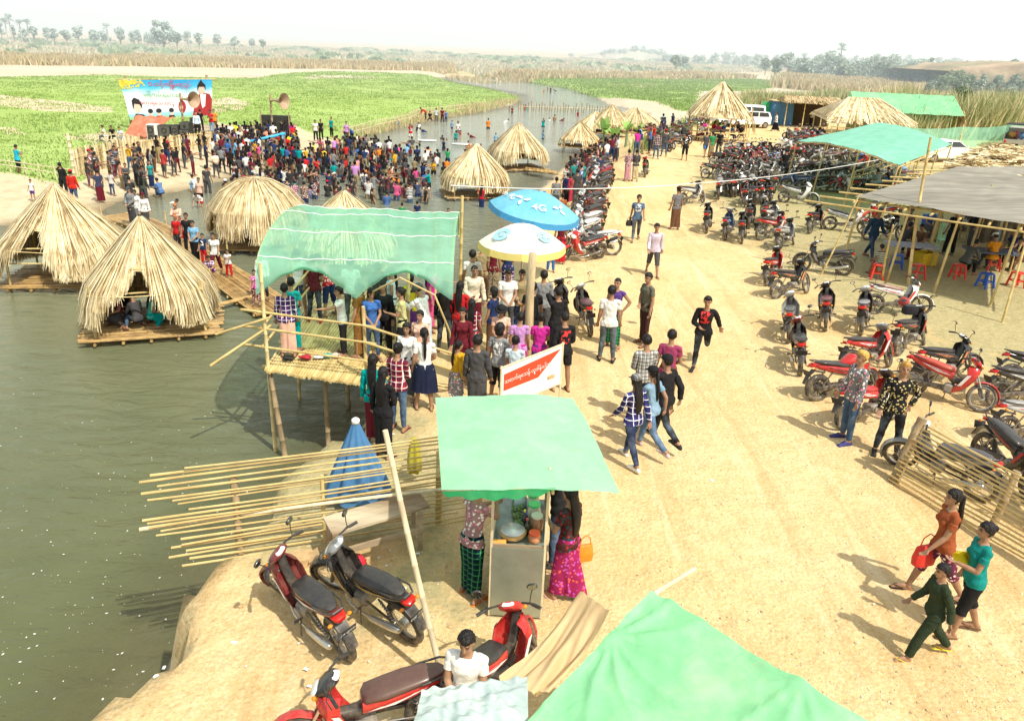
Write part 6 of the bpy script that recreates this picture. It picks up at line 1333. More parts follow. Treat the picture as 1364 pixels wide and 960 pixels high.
p = at(1118,168,0); q = aty(1078,150,p.y)
mb = MB(); pz = at(1043,168,0)
tb = empty('stall_tent', (pz.x,pz.y+1.5,0), 0, 'small stall wrapped in blue plastic beside the ragged thatch stall', 'stall'); mb.box((0,0,1.1),(2.1,1.8,2.2),taper=.93); mb.build('sheeting', M_BLUE, tb); mb = MB(); mb.box((0,0,2.28),(2.3,2.0,.08)); mb.build('roof', M_STRAWD, tb)
pz = at(1024,166,0); gp = empty('green_screen', (pz.x,pz.y+.8,0), 0, 'upright bright green panel between the white van and the blue stall', 'panel'); mb = MB(); mb.box((0,0,1.05),(1.5,.05,2.1)); mb.build('panel', M_TUNDER, gp)
for s in (-1,1): mb = MB(); mb.box((s*.77,0,1.1),(.05,.07,2.2)); mb.build('post', M_WOOD, gp)
p = at(1160,195,0); thatch_roof((p.x,p.y+3,0), R(-10), 6.8, 7.5, 3.4, 1.9, 'thatched roof with a ridge behind the turquoise canopy', name='thatched_hall', cat='hall', seed=34, ridge=.35, n=2400)
p = at(1222,188,0); gs = empty('green_roof_stall', (p.x,p.y+4,0), R(-6), 'stall with a bright green sheet roof and thatched gable in front of the reeds', 'stall')
mb = MB(); mb.grid(lambda u, v: (-4.5+9*u, -2.2+3.2*v, 2.1+1.5*v+.02*math.sin(u*40)), 30, 8); mb.build('roof', M_TGREEN, gs, True)
mb = MB(); mb.grid(lambda u, v: (-4.5+9*u, 1.0+1.8*v, 3.6-1.5*v), 20, 4); mb.build('roof', M_TGREEN, gs, True)
mb = MB()
for k in range(400): x = 4.5+rg.uniform(0,.35); y = rg.uniform(-2.2,2.8); zt = 2.1+1.5*(1-abs(y-1)/3.2); z = rg.uniform(1.2,max(1.4,zt)); mb.quad((x,y,z),(x,y+.12,z),(x+rg.uniform(-.1,.3),y+.12,z-.6),(x,y,z-.6))
mb.build('gable', M_STRAWD, gs)
for x in (-4,-1.4,1.4,4): mb = MB(); bam(mb, (x,-2,-.05),(x,-2,2.1),.06,rng=rg); mb.build('post', M_BAMBOO, gs, 50)
mb = MB(); mb.box((0,1.5,.9),(8.4,.05,1.8)); mb.build('wall', mat('woven_wall', (.42,.33,.18), .8, var=.4, scale=10), gs)
# mint mesh fence
ms_ = empty('mesh_fence', (0,0,0), 0, 'sagging green shade net fence in front of the reeds on the right', 'fence'); fp = [at(1190,203,0), at(1275,203,0), at(1345,196,0), at(1440,190,0)]
for i in range(3):
 a, b_ = fp[i], fp[i+1]; mb = MB(); mb.grid(lambda u, v: tuple(a.lerp(b_,u)+Vector((0,.06*math.sin(u*20+v*3),.15+v*1.75-.18*math.sin(PI*u)*v))), 24, 8); mb.build('net_sheet', M_NET, ms_, True)
 mb = MB(); bam(mb, a, a+Vector((0,0,2.1)), .05, rng=rg); mb.build('post', M_BAMBOO, ms_, 50)
# ================================================================ STAGE, BANNER, SOUND SYSTEM (far bank)
YB = 68.0
bt = empty('event_banner', (0,0,0), 0, 'large printed banner with portraits and red writing behind the stage', 'banner')
TL, TR, BR_, BL_ = aty(158,107,YB), aty(282,106,YB), aty(282,154,YB-.3), aty(173,160,YB-.3)
def bp_(u, v, d=0.): p = TL*(1-u)*(1-v)+TR*u*(1-v)+BR_*u*v+BL_*(1-u)*v; return (p.x, p.y-d+.12*math.sin(PI*v), p.z)
bm, t, b, N, L = nt('banner_print'); setp(b, .5, 0, .3); tc = N.new('ShaderNodeTexCoord'); s = N.new('ShaderNodeSeparateXYZ'); L.new(tc.outputs['UV'], s.inputs[0])
rp = N.new('ShaderNodeValToRGB'); e = rp.color_ramp.elements; e[0].position = 0; e[0].color = (.30,.50,.25,1); e[1].position = 1; e[1].color = (.03,.36,.75,1)
for q, cc in ((.10,(.25,.6,.75,1)),(.22,(.8,.88,.9,1)),(.6,(.86,.9,.92,1)),(.8,(.10,.55,.85,1))): x = e.new(q); x.color = cc
wv = math_(N, L, 'ADD', s.outputs['Y'], noisen(N, L, tc.outputs['UV'], 5, 4, .6, .3, .7, -.07, .07)); L.new(wv, rp.inputs[0]); L.new(rp.outputs[0], b.inputs['Base Color'])
mb = MB(); mb.grid(lambda u, v: bp_(u, v), 16, 10); me = mb.mesh('banner_sheet', bm, True); uv = me.uv_layers.new(name='uv');
for p in me.polygons:
 for li in p.loop_indices: vi = me.loops[li].vertex_index; uv.data[li].uv = ((vi % 17)/16, 1-(vi//17)/10)
link('banner_sheet', me, bt)
def flat(pts, m, name, d=.03): mb = MB(); i = mb.addv([bp_(u, v, d) for u, v in pts]); mb.addf([tuple(range(i, i+len(pts)))]); return mb.build(name, m, bt)
def el(cx, cy, rx, ry, n=16, a0=0, a1=2*PI): return [(cx+rx*math.cos(a0+(a1-a0)*k/n), cy+ry*math.sin(a0+(a1-a0)*k/n)) for k in range(n)]
M_FL = mat('flower_print', (.85,.65,.08), .6, var=.3, scale=3); M_FACE = mat('portrait_skin', (.75,.55,.45), .6, var=.1); M_DK = mat('portrait_dark', (.03,.025,.03), .6); M_MAR = mat('portrait_maroon', (.36,.03,.03), .6, var=.2); M_TR = mat('banner_red', (.65,.02,.08), .5, var=.05); M_TG = mat('banner_green', (.15,.45,.2), .5, var=.05)
mb = MB(); rg = random.Random(2)
for k in range(170):
 u = abs(rg.gauss(0,.12)); v = abs(rg.gauss(0,.09))+.01
 if rg.random() < .15: u = 1-abs(rg.gauss(0,.02))-.02; v = abs(rg.gauss(0,.05))+.02
 if u > .3 or v+u*.7 > .33 and u < .5: continue
 c = Vector(bp_(u, v, .02)); mb.ell(c, (.09,.01,.07), n=6, m=3)
mb.build('printed_flowers', M_FL, bt)
flat([(.77,.98),(.80,.62),(.84,.42),(.90,.36),(.97,.40),(1.0,.55),(1.0,.98)], M_MAR, 'printed_portrait', .03); flat([(.865,.40),(.93,.40),(.92,.75),(.89,.8),(.87,.6)], B_WHITE, 'printed_portrait', .04)
flat(el(.885,.28,.036,.12), M_FACE, 'printed_portrait', .05); flat([(.84,.30),(.842,.16),(.87,.06),(.885,.0),(.90,.07),(.93,.15),(.932,.28),(.915,.2),(.86,.2)], M_DK, 'printed_portrait', .06)
flat(el(.125,.66,.045,.17), M_FACE, 'printed_portrait', .03); flat([(.07,.75),(.075,.52),(.11,.44),(.165,.5),(.185,.62),(.18,.74),(.155,.62),(.10,.6)], M_DK, 'printed_portrait', .04); flat([(.05,.98),(.09,.85),(.18,.88),(.22,.98)], M_DK, 'printed_portrait', .04)
for cx, w_ in ((.27,.03),(.37,.034),(.52,.03)): flat(el(cx,.86,w_*.8,.09), M_FACE, 'printed_portrait', .03); flat(el(cx,.80,w_,.06), M_DK, 'printed_portrait', .04); flat([(cx-w_*1.4,1),(cx-w_,.93),(cx+w_,.93),(cx+w_*1.4,1)], M_MAR if cx == .37 else M_DK, 'printed_portrait', .045)
flat(el(.65,.72,.045,.17), M_MAR, 'printed_portrait', .03); flat(el(.64,.74,.02,.08), M_FACE, 'printed_portrait', .04)
def btext(txt, u, v, size, m):
 me = text_mesh(txt, size, m, extr=0); o = link('lettering', me, bt); p = bp_(u, v, .06); d = (TR-TL).normalized(); o.matrix_local = Matrix(((d.x,0,0,p[0]),(d.y,0,-1,p[1]),(d.z,1,0,p[2]),(0,0,0,1)))
btext('D-သင်္ကြန်မဏ္ဍပ်', .54, .13, .44, M_TR); btext('မြစ်ကမ်းရေကစား', .45, .40, .44, M_TG); btext('အတာရေသဘင်ပွဲ', .36, .60, .40, M_TR)
for (x_, y_) in ((166,101),(275,100)):
 q = aty(x_, y_, YB+.25); g = aty(x_, 188, YB+.25); mb = MB(); bam(mb, (q.x,q.y,-2), (q.x,q.y,q.z), .12); mb.build('post', M_POST, bt, 50)
mb = MB(); bam(mb, (TL.x-.3,TL.y+.12,TL.z+.02),(TR.x+.3,TR.y+.12,TR.z+.02),.05); mb.build('rail', M_BAMBOO, bt, 50)
GB = -1.5
def gp(px, py): p = at(px, py, GB); return p
# low stage
stg = empty('wooden_stage', (0,0,0), 0, 'low wooden stage in front of the banner', 'stage'); s0 = gp(190,192); s1 = gp(335,183)
mb = MB(); mb.box(((s0.x+s1.x)/2,(s0.y+s1.y)/2+2.2,GB+.72),(s1.x-s0.x,4.6,.1)); mb.build('stage_floor', M_WOOD, stg)
for k in range(10): x = s0.x+.3+k*(s1.x-s0.x-.6)/9; mb = MB(); mb.box((x,(s0.y+s1.y)/2+.05,GB+.35),(.12,.12,.74)); mb.build('post', M_POST, stg)
# red tarpaulin tent
a = gp(166,184)
tn = empty('tarpaulin_tent', (0,0,0), 0, 'orange red tarpaulin slung low beside the loudspeakers', 'tarpaulin'); ty = a.y
q = [aty(165,181,ty-1.5), aty(197,182,ty-1.5), aty(232,156,ty+1.0), aty(181,154,ty+1.0)]
mb = MB(); mb.grid(lambda u, v: tuple((q[0]*(1-u)*(1-v)+q[1]*u*(1-v)+q[2]*u*v+q[3]*(1-u)*v)+Vector((0,0,-.25*math.sin(PI*u)*math.sin(PI*v)+.05*math.sin(u*20)))), 20, 14); mb.build('tarpaulin_sheet', M_RED, tn, True)
for k in q: mb = MB(); bam(mb, (k.x,k.y,-2),(k.x,k.y,k.z),.05); mb.build('post', M_BAMBOO, tn, 50)
M_SPK = mat('speaker_black', (.045,.047,.04), .7, var=.4, scale=4); M_GRL = mat('speaker_grille', (.10,.10,.085), .8, var=.5, scale=18)
def speaker(px0, px1, pyt, pyb, Y, label, grp='stacked loudspeaker cabinets', frame_=False):
 a, b_ = aty(px0,pyb,Y), aty(px1,pyb,Y); zt = aty(px0,pyt,Y).z; w_ = b_.x-a.x; h_ = zt-a.z; root = empty('loudspeaker', (a.x+w_/2, Y, a.z), 0, label, 'loudspeaker', grp)
 mb = MB(); mb.box((0,.45,h_/2),(w_*.96,.9,h_)); mb.build('cabinet', M_SPK if not frame_ else B_WHITE, root)
 mb = MB(); mb.box((0,-.01,h_/2),(w_*.82,.03,h_*.92)); mb.build('grille', M_GRL, root)
 for k in ((.28,.72) if h_ > w_ else (.5,)): mb = MB(); mb.torus((0,-.03,h_*k),(0,1,0),min(w_,h_*.5)*.28,.04,16,6); mb.build('cone', M_SPK, root, True)
Y0 = s0.y+.4
speaker(197,208.5,166,190,Y0,'loudspeaker cabinet with a white frame, leftmost of the row',frame_=True); speaker(212,229,167,190,Y0+.4,'wide dark loudspeaker cabinet, second in the row'); speaker(229.5,239,167,189,Y0+.4,'narrow dark loudspeaker cabinet in the middle of the row'); speaker(239.5,253,173,189,Y0+.4,'lower loudspeaker cabinet at the right of the row'); speaker(239.5,253,163,172.5,Y0+.6,'upper loudspeaker cabinet stacked at the right of the row'); speaker(253.5,262,157,171,Y0+2.4,'small loudspeaker beside the man in a pale shirt on stage')
ys_ = gp(365,190).y
sc_ = empty('black_screen', (0,0,0), 0, 'wide black board behind the crowd, right of the stage', 'board'); a, b_ = aty(350,172,ys_+1), aty(387,172,ys_+1); zt = aty(350,153,ys_+1).z
for k in range(2): mb = MB(); w_ = (b_.x-a.x)/2; mb.box((a.x+w_*(k+.5),ys_+1,(zt+GB)/2+.4),(w_*.97,.5,zt-GB-.8)); mb.build('panel', M_SPK, sc_)
for x in (a.x,b_.x): mb = MB(); mb.cyl((x,ys_+.7,-2),(x,ys_+.7,zt+.3),.05); mb.build('post', M_POST, sc_)
def horn(px, pyb, pyt, label):
 p = gp(px, pyb); z = zat(pyt, p.x, p.y); root = empty('horn_loudspeaker', (p.x,p.y,0), 0, label, 'loudspeaker'); mb = MB(); bam(mb, (0,0,-2),(0,0,z+.15),.09); mb.build('pole', M_POST, root, 50)
 mb = MB(); mb.M = Matrix.Translation((.15,-.1,z-.25)) @ Matrix.Rotation(R(-25),4,'Z'); rr = []
 for x, r in ((0,.07),(.35,.09),(.7,.17),(1.0,.34),(1.2,.6)): rr.append([(x, r*math.cos(t_), r*math.sin(t_)) for t_ in [2*PI*k/20 for k in range(20)]])
 mb.rings(rr, True, False); mb.cyl((-.12,0,0),(0.02,0,0),.12); mb.build('horn', mat('horn_paint', (.42,.30,.2), .5, var=.3), root, True)
horn(247,190,127,'horn loudspeaker on a wooden pole in front of the banner'); horn(364.5,192,129,'horn loudspeaker on a wooden pole beside the wide black board')
# blue water pipe rig above the crowd
pr = empty('water_pipe', (0,0,0), 0, 'bright blue water pipe held up over the crowd with a blue drum at its end', 'pipe'); mbl = mat('blue_pipe', (.05,.42,.75), .4, var=.1)
a, b_ = aty(309,191,57), aty(380,178,57.5); mb = MB(); mb.tube([a+Vector((.4,0,0)), a.lerp(b_,.4)-Vector((0,0,.1)), b_], .10, 8); mb.build('pipe', mbl, pr, True)
for t_ in (.2,.45,.98): q = a.lerp(b_,t_); mb = MB(); mb.cyl((q.x,q.y,-2.3),(q.x,q.y,q.z),.06); mb.build('post', mbl if t_ < .9 else B_CHROME, pr)
mb = MB(); mb.cyl(a+Vector((0,-.35,-.25)), a+Vector((0,.35,-.25)), .58, n=20); mb.build('drum', mbl, pr, 40)
# bamboo mat fence
mf = empty('mat_fence', (0,0,0), 0, 'curved fence of upright split bamboo between the crowd and the green field', 'fence'); fpt = [at(101,238,-1.6), at(118,232,-1.6), at(150,224,-1.6), at(190,212,-1.6), at(235,203,-1.6), at(285,197,-1.6)]
mb = MB(); rg = random.Random(9)
for i in range(len(fpt)-1):
 a, b_ = fpt[i], fpt[i+1]; n = int((b_-a).length/.085)
 for k in range(n):
  q = a.lerp(b_, k/n); h_ = (1.65 if i < 3 else 1.25)+rg.uniform(-.12,.12)
  mb.box((q.x,q.y,q.z+h_/2-.1),(.06,.02,h_),(0,rg.uniform(-.04,.04),rg.uniform(-.4,.4)))
mb.build('slats', M_STRAW, mf)
for z in (.4,1.1): mb = MB(); mb.tube([q+Vector((0,-.04,z)) for q in fpt], .03, 5); mb.build('rail', M_BAMBOO, mf)
p = at(100,240,-1.6); pole_thing((p.x,p.y,-1.9),(p.x,p.y,zat(178,p.x,p.y)),.10,'tall wooden pole at the left end of the bamboo mat fence',m=M_PALEPOLE)
def rail_fence(P, h, label, n=6, r=.03):
 root = empty('rail_fence', (0,0,0), 0, label, 'fence')
 for i in range(len(P)-1):
  a, b_ = P[i], P[i+1]
  for k in range(n): q = a.lerp(b_, k/n); mb = MB(); bam(mb, q-Vector((0,0,.3)), q+Vector((rg.uniform(-.1,.1),0,h)), r*1.2); mb.build('post', M_PALEPOLE, root)
  for z in (h*.45,h*.85): mb = MB(); bam(mb, a+Vector((0,0,z+rg.uniform(-.1,.1))), b_+Vector((0,0,z+rg.uniform(-.1,.1))), r); mb.build('rail', M_PALEPOLE, root)
rail_fence([at(-5,228,-1.5), at(98,243,-1.5)], .8, 'loose rail fence along the edge of the field at far left', 5)
rail_fence([at(455,187,-1.7), at(500,174,-1.7), at(545,163,-1.7), at(560,156,-1.7), at(620,148,-1.7)], 1.0, 'bamboo rail fence along the far river bank in front of the field', 5)
rail_fence([at(132,192,-1.5), at(180,196,-1.5)], .9, 'short rail fence left of the red tarpaulin', 5)
# stakes across the river
st = empty('river_stakes', (0,0,0), 0, 'row of short stakes standing across the river upstream', 'stakes'); a, b_ = at(690,147,WZ), at(806,151,WZ)
for k in range(34): q = a.lerp(b_, k/33); h_ = rg.uniform(.5,1.3); mb = MB(); mb.cyl((q.x+rg.uniform(-.2,.2),q.y,WZ-.5),(q.x,q.y,WZ+h_),.07,n=5); mb.build('stake', M_POST, st)
mb = MB(); mb.tube([a+Vector((0,0,.5)), b_+Vector((0,0,.55))], .05, 4); mb.build('rail', M_PALEPOLE, st)
# ================================================================ VEHICLES
M_GLASSD = mat('car_glass', (.03,.04,.045), .06, spec=.8, var=.1); M_CARW = gloss('white_car_paint', False, (.80,.81,.80), .25, 0, .3); M_CARG = gloss('grey_truck_paint', False, (.35,.36,.33), .4, 0, .8)
def car(pos, rot, kind, label, name):
 root = empty(name, pos, rot, label, {'sedan':'car','van':'van','truck':'truck','hatchback':'car'}[kind]); P = {'sedan': [(-2.2,.35),(-2.25,.75),(-2.15,.98),(-1.45,1.05),(-.95,1.42),(.35,1.46),(1.05,1.05),(2.05,.88),(2.25,.6),(2.2,.32)], 'hatchback': [(-1.9,.35),(-1.95,.95),(-1.7,1.45),(.3,1.5),(1.0,1.05),(1.85,.9),(2.0,.35)],
  'van': [(-2.35,.4),(-2.4,1.0),(-2.3,1.95),(1.4,2.02),(2.0,1.2),(2.35,1.0),(2.4,.4)], 'truck': [(-2.5,.65),(-2.5,1.0),(-.2,1.0),(-.2,1.75),(1.2,1.8),(1.75,1.25),(2.5,1.15),(2.6,.6)]}[kind]; W_ = {'van':.86,'truck':.85}.get(kind,.84); zb = P[0][1]
 body_ = M_CARG if kind == 'truck' else M_CARW; mb = MB(); n = len(P); rr = []
 for y, s in ((-W_,.0),(-W_*.98,1),(W_*.98,1),(W_,.0)): rr.append([(x*(1 if s else .985), y*(1-.12*max(0,(z-1)/1)), z-(0 if s else .03)*(1 if z > .6 else -1)) for x, z in P])
 mb.rings(rr, True, True); mb.build('body', body_, root, 25)
 def glass(pts, name='window'): mb = MB(); i = mb.addv(pts); mb.addf([tuple(range(i,i+len(pts)))]); mb.build(name, M_GLASSD, root)
 yo = lambda z: W_*(1-.12*max(0,(z-1)))+.012
 wins = {'sedan': [[(-1.35,1.07),(-.92,1.37),(-.3,1.40),(-.3,1.07)],[(-.22,1.07),(-.22,1.40),(.33,1.41),(.92,1.07)]], 'hatchback': [[(-1.7,1.05),(-1.55,1.4),(-.7,1.43),(-.7,1.05)],[(-.6,1.05),(-.6,1.43),(.25,1.44),(.85,1.05)]],
  'van': [[(-2.2,1.25),(-2.15,1.8),(-1.0,1.83),(-1.0,1.25)],[(-.9,1.25),(-.9,1.83),(.3,1.86),(.3,1.25)],[(.4,1.25),(.4,1.86),(1.3,1.87),(1.75,1.25)]], 'truck': [[(-.05,1.25),(-.05,1.68),(1.1,1.7),(1.5,1.25)]]}[kind]
 for s in (-1,1):
  for w_ in wins: glass([(x, s*yo(z), z) for x, z in w_])
 if kind == 'van': glass([(-2.415,-.65,1.15),(-2.415,.65,1.15),(-2.34,.6,1.8),(-2.34,-.6,1.8)],'rear_window'); glass([(1.98,-.7,1.25),(1.98,.7,1.25),(1.5,.65,1.93),(1.5,-.65,1.93)],'windscreen')
 if kind == 'sedan': glass([(1.01,-.66,1.09),(1.01,.66,1.09),(.40,.6,1.45),(.40,-.6,1.45)],'windscreen'); glass([(-1.46,-.66,1.08),(-1.46,.66,1.08),(-1.0,.6,1.41),(-1.0,-.6,1.41)],'rear_window')
 for x in ((-1.4,1.4) if kind != 'truck' else (-1.6,1.7)):
  for s in (-1,1):
   mb = MB(); mb.torus((x,s*(W_-.06),.32),(0,1,0),.22,.10,22,8); o = mb.build('wheel', B_TYRE, root, True); mb = MB(); mb.cyl((x,s*(W_-.10),.32),(x,s*(W_+.01),.32),.16,n=16); mb.build('rim', B_ALLOY, o, 40)
 for s in (-1,1):
  xf = P[-2][0]+.01; mb = MB(); mb.ell((xf-.06,s*W_*.72,.78 if kind != 'van' else .9),(.08,.16,.09)); mb.build('headlight', B_LENS, root, True)
  mb = MB(); mb.ell((P[1][0]+.02,s*W_*.8,.85 if kind != 'van' else 1.0),(.06,.1,.12)); mb.build('tail_light', B_RED, root, True)
  mb = MB(); mb.ell((.95 if kind != 'van' else 1.7,s*(W_+.1),1.1 if kind != 'van' else 1.35),(.07,.10,.07)); mb.build('mirror', body_, root, True)
 mb = MB(); mb.box((P[1][0]-.03,0,.45),(.12,W_*1.9,.18)); mb.build('bumper', B_BLACK, root, 30); mb = MB(); mb.box((P[1][0]-.005 if kind != 'sedan' else -2.27,0,.66),(.02,.5,.14)); mb.build('number_plate', B_PLATE, root)
 if kind == 'truck':
  for s in (-1,1):
   mb = MB(); mb.box((-1.35,s*.82,1.2),(2.2,.04,.4)); mb.build('side_board', M_CARG, root)
  mb = MB();
  for x in (-2.4,-1.4,-.3): mb.tube([(x,-.8,1.0),(x,-.8,2.1),(x,.8,2.1),(x,.8,1.0)], .025, 6)
  for s in (-1,0,1): mb.tube([(-2.4,s*.8,2.1),(-.3,s*.8,2.1)], .025, 6)
  mb.build('roof_frame', B_BLACK, root); mb = MB(); mb.box((-1.3,0,2.14),(2.3,1.7,.04)); mb.build('canopy', mat('truck_canvas', (.05,.05,.05), .8), root)
  for x, y, c in ((-.9,.2,(.7,.15,.2)),(-1.6,-.3,(.1,.2,.35)),(-1.3,.4,(.6,.35,.1))): mb = MB(); mb.ell((x,y,1.3),(.35,.28,.28)); mb.build('cargo', mat('cargo_%d'%int(c[0]*100), c, .7, var=.4), root, True)
 return root
p = at(998,172,0); car((p.x-.6,p.y+2.4,0), R(180+6), 'van', 'white minibus parked beyond the round thatched hall', 'parked_van')
p = at(970,170,0); car((p.x+2,p.y+1,0), R(190), 'hatchback', 'small white car half hidden under the edge of the round thatched hall', 'parked_car')
p = at(1258,216,0); car((p.x,p.y+.3,0), R(14), 'sedan', 'white sedan parked beside the turquoise canopy', 'parked_car')
p = at(1340,203,0); car((p.x+1.6,p.y+1.5,0), R(55), 'truck', 'grey pickup truck loaded with bundles at the far right', 'pickup_truck')
p = at(1110,163,0); car((p.x+1.2,p.y+2.5,0), R(100), 'hatchback', 'pale car parked between the ragged thatch stall and the ridged thatch hall', 'parked_car')
# ================================================================ VEGETATION
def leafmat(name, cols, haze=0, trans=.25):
 h = (.66,.76,.74); cols = [tuple(c*(1-haze)+h[i]*haze for i, c in enumerate(cc)) for cc in cols]; return strandmat(name, cols, .7, trans, .4)  # aerial haze painted in: leaf colours blend towards a pale air tone
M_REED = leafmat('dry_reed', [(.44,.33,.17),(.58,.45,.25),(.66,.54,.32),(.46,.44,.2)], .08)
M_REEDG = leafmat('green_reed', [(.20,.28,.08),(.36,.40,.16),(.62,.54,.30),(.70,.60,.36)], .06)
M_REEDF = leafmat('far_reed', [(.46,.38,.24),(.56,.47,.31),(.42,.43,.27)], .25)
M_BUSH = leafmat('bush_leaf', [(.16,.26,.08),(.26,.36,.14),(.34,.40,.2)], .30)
M_CROP = strandmat('crop_leaf', [(.16,.25,.06),(.24,.36,.09),(.32,.44,.14),(.38,.45,.18)], .6, .25)
def tufts(poly, n, h, wv, name, m, zf, kind='stuff', seed=0, clump=6., nb=5, hv=.5):
 rg = np.random.default_rng(seed); lo, hi = poly.min(0), poly.max(0); out = []
 # density even in the picture: sample more where near
 while len(out) < n:
  y = lo[1]*(hi[1]/max(1,lo[1]))**rg.random(4000) if lo[1] > 5 else lo[1]+(hi[1]-lo[1])*rg.random(4000); x = lo[0]+(hi[0]-lo[0])*rg.random(4000)
  k = inpoly(poly, x, y) & (np.abs(x) < y*.85+8) & (vnoise(x, y, clump, seed) > .28*rg.random(4000)+.1); out += list(zip(x[k], y[k]))
 P = np.array(out[:n]); Z = height(P[:,0], P[:,1]) if zf is None else np.full(n, zf); V_ = []; F_ = []
 hn = .55+.9*vnoise(P[:,0], P[:,1], clump*1.7, seed+5)
 for (x, y), z, q in zip(P, Z, hn):
  s = max(1., y/90)
  for j in range(nb):
   a = rg.random()*6.28; w_ = wv*s*(.6+.8*rg.random()); hh = h*q*(1-hv/2+hv*rg.random()); lx, ly = rg.normal(0,.18)*hh, rg.normal(0,.18)*hh; ox, oy = rg.normal(0,.35*s), rg.normal(0,.35*s); ca, sa = math.cos(a)*w_, math.sin(a)*w_; b_ = len(V_)
   V_ += [(x+ox-ca,y+oy-sa,z-.05),(x+ox+ca,y+oy+sa,z-.05),(x+ox+lx+ca*.9,y+oy+ly+sa*.9,z+hh*.65),(x+ox+lx*1.6,y+oy+ly*1.6,z+hh)]; F_.append((b_,b_+1,b_+2)); F_.append((b_,b_+2,b_+3))
 mb = MB(); mb.v = V_; mb.f = F_; mb.m = [0]*len(F_); return tag(mb.build(name, m), kind=kind)
edge = np.array([tuple(at(x,y,-1.1))[:2] for x, y in [(-200,86),(0,85.5),(120,87),(330,90),(470,92),(560,94),(600,98),(600,90),(470,86),(330,82),(0,76),(-200,72)]])
tufts(edge, 12000, 1.35, .08, 'dry_reeds', M_REED, None, seed=11, clump=4, nb=6)
rfar = np.array([tuple(at(x,y,-1.1))[:2] for x, y in [(-200,73),(0,77),(330,84),(600,92),(640,100),(760,100),(960,97),(1040,95),(880,82),(700,78),(400,64),(0,52),(-200,46)]])
tufts(rfar, 14000, 1.1, .14, 'far_dry_reeds', M_REEDF, None, seed=12, clump=9, nb=4)
tufts(rfar, 150, 1.8, .5, 'green_scrub', M_BUSH, None, seed=17, clump=14, nb=26)
tufts(reed_mid, 3000, 1.8, .12, 'dry_reeds', M_REED, None, seed=13, clump=12)
nr_ = np.array([tuple(at(x, y, -.6))[:2] for x, y in [(985,146),(1060,142),(1130,142),(1180,150),(1265,158),(1364,166),(1440,172),(1440,150),(1364,145),(1220,139),(1120,136),(1040,136),(995,139)]])
tufts(nr_, 5600, 2.0, .08, 'reed_bed', M_REEDG, None, seed=14, clump=5, nb=6)
tufts(np.array([tuple(at(x, y, -.3))[:2] for x, y in [(1190,192),(1364,192),(1460,190),(1460,168),(1364,163),(1270,160),(1180,152)]]), 2600, 2.7, .07, 'reed_bed', M_REEDG, None, seed=15, clump=3, nb=6)
tufts(np.array([tuple(at(x, y, -.6))[:2] for x, y in [(640,104),(600,97),(700,98),(830,100),(960,98),(1010,103),(870,103),(760,102)]]), 1500, 1.3, .12, 'dry_reeds', M_REED, None, seed=16, clump=8)
# crop leaves give the fields a rough surface
tufts(fieldL, 14000, .12, .05, 'crop_leaves', M_CROP, None, seed=18, clump=3.5, nb=5); tufts(fieldR, 6000, .22, .07, 'crop_leaves', M_CROP, None, seed=19, clump=5, nb=5)
tufts(np.array([tuple(at(x, y, -1.7))[:2] for x, y in [(455,190),(500,176),(560,160),(640,148),(690,134),(660,136),(560,152),(500,166),(455,178)]]), 600, .55, .04, 'bank_weeds', M_REED, None, seed=20, clump=3, nb=4)
tufts(np.array([tuple(at(x, y))[:2] for x, y in [(850,205),(905,180),(935,165),(920,158),(880,172),(850,185)]]), 260, .55, .03, 'bank_weeds', M_CROP, None, seed=21, clump=2, nb=7)
def tree(pos, h, w, m, seed, label, name='tree', group=None, trunk=.12, leaf=.5, n=900, base=.25, tm=None):
 rg = random.Random(seed); root = empty(name, pos, rg.uniform(0,6), label, 'tree', group); mb = MB(); tr = h*.035
 lobes = []
 for k in range(9): a = rg.uniform(0,6.28); r = w*.5*rg.uniform(.1,.75); z = h*rg.uniform(base+.12,.93); lobes.append((Vector((r*math.cos(a)*(1.15-z/h*.5), r*math.sin(a)*(1.15-z/h*.5), z)), w*rg.uniform(.16,.30)))
 mb.tube([(0,0,-.3),(rg.uniform(-.02,.02)*h,0,h*.3),(0,rg.uniform(-.03,.03)*h,h*.75)], [tr,tr*.7,tr*.2], 7)
 for c, r in lobes[:6]: mb.tube([(0,0,h*base*rg.uniform(.7,1.2)), c*.6+Vector((0,0,c.z*.1)), c], [tr*.5,tr*.3,tr*.08], 5)
 mb.build('trunk', tm or M_POST, root, True); mb = MB()
 for k in range(n):
  c, r = rg.choice(lobes); d = Vector((rg.gauss(0,1),rg.gauss(0,1),rg.gauss(0,1))).normalized()*r*rg.random()**.4; d.z *= .75; q = c+d; s = leaf*rg.uniform(.5,1.2); u = Vector((rg.gauss(0,1),rg.gauss(0,1),rg.gauss(0,.6))).normalized(); v = u.cross(Vector((rg.gauss(0,1),rg.gauss(0,1),rg.gauss(0,1)))).normalized()
  mb.quad(q-u*s, q-v*s*.6, q+u*s, q+v*s*.6)
 mb.build('crown', m, root); return root
def palm(pos, h, m, seed, label, group=None):
 rg = random.Random(seed); root = empty('palm_tree', pos, 0, label, 'palm', group); mb = MB(); mb.tube([(0,0,-.3),(.1,0,h*.5),(0,.1,h)], [.3,.25,.2], 6); mb.build('trunk', M_HZT, root); mb = MB()
 for k in range(22):
  a = rg.uniform(0,6.28); e = rg.uniform(-.6,1.3); d = Vector((math.cos(a)*math.cos(e), math.sin(a)*math.cos(e), math.sin(e))); r = h*.16+.6; q = Vector((0,0,h)); s = d.cross(Vector((0,0,1))).normalized()*r*.45
  for j in range(5): t_ = (j-2)/2; mb.tri(q, q+d*r*(1-.2*abs(t_))+s*t_*1.1, q+d*r*(.92-.2*abs(t_))+s*(t_+.35)*1.1)
 mb.build('crown', m, root)
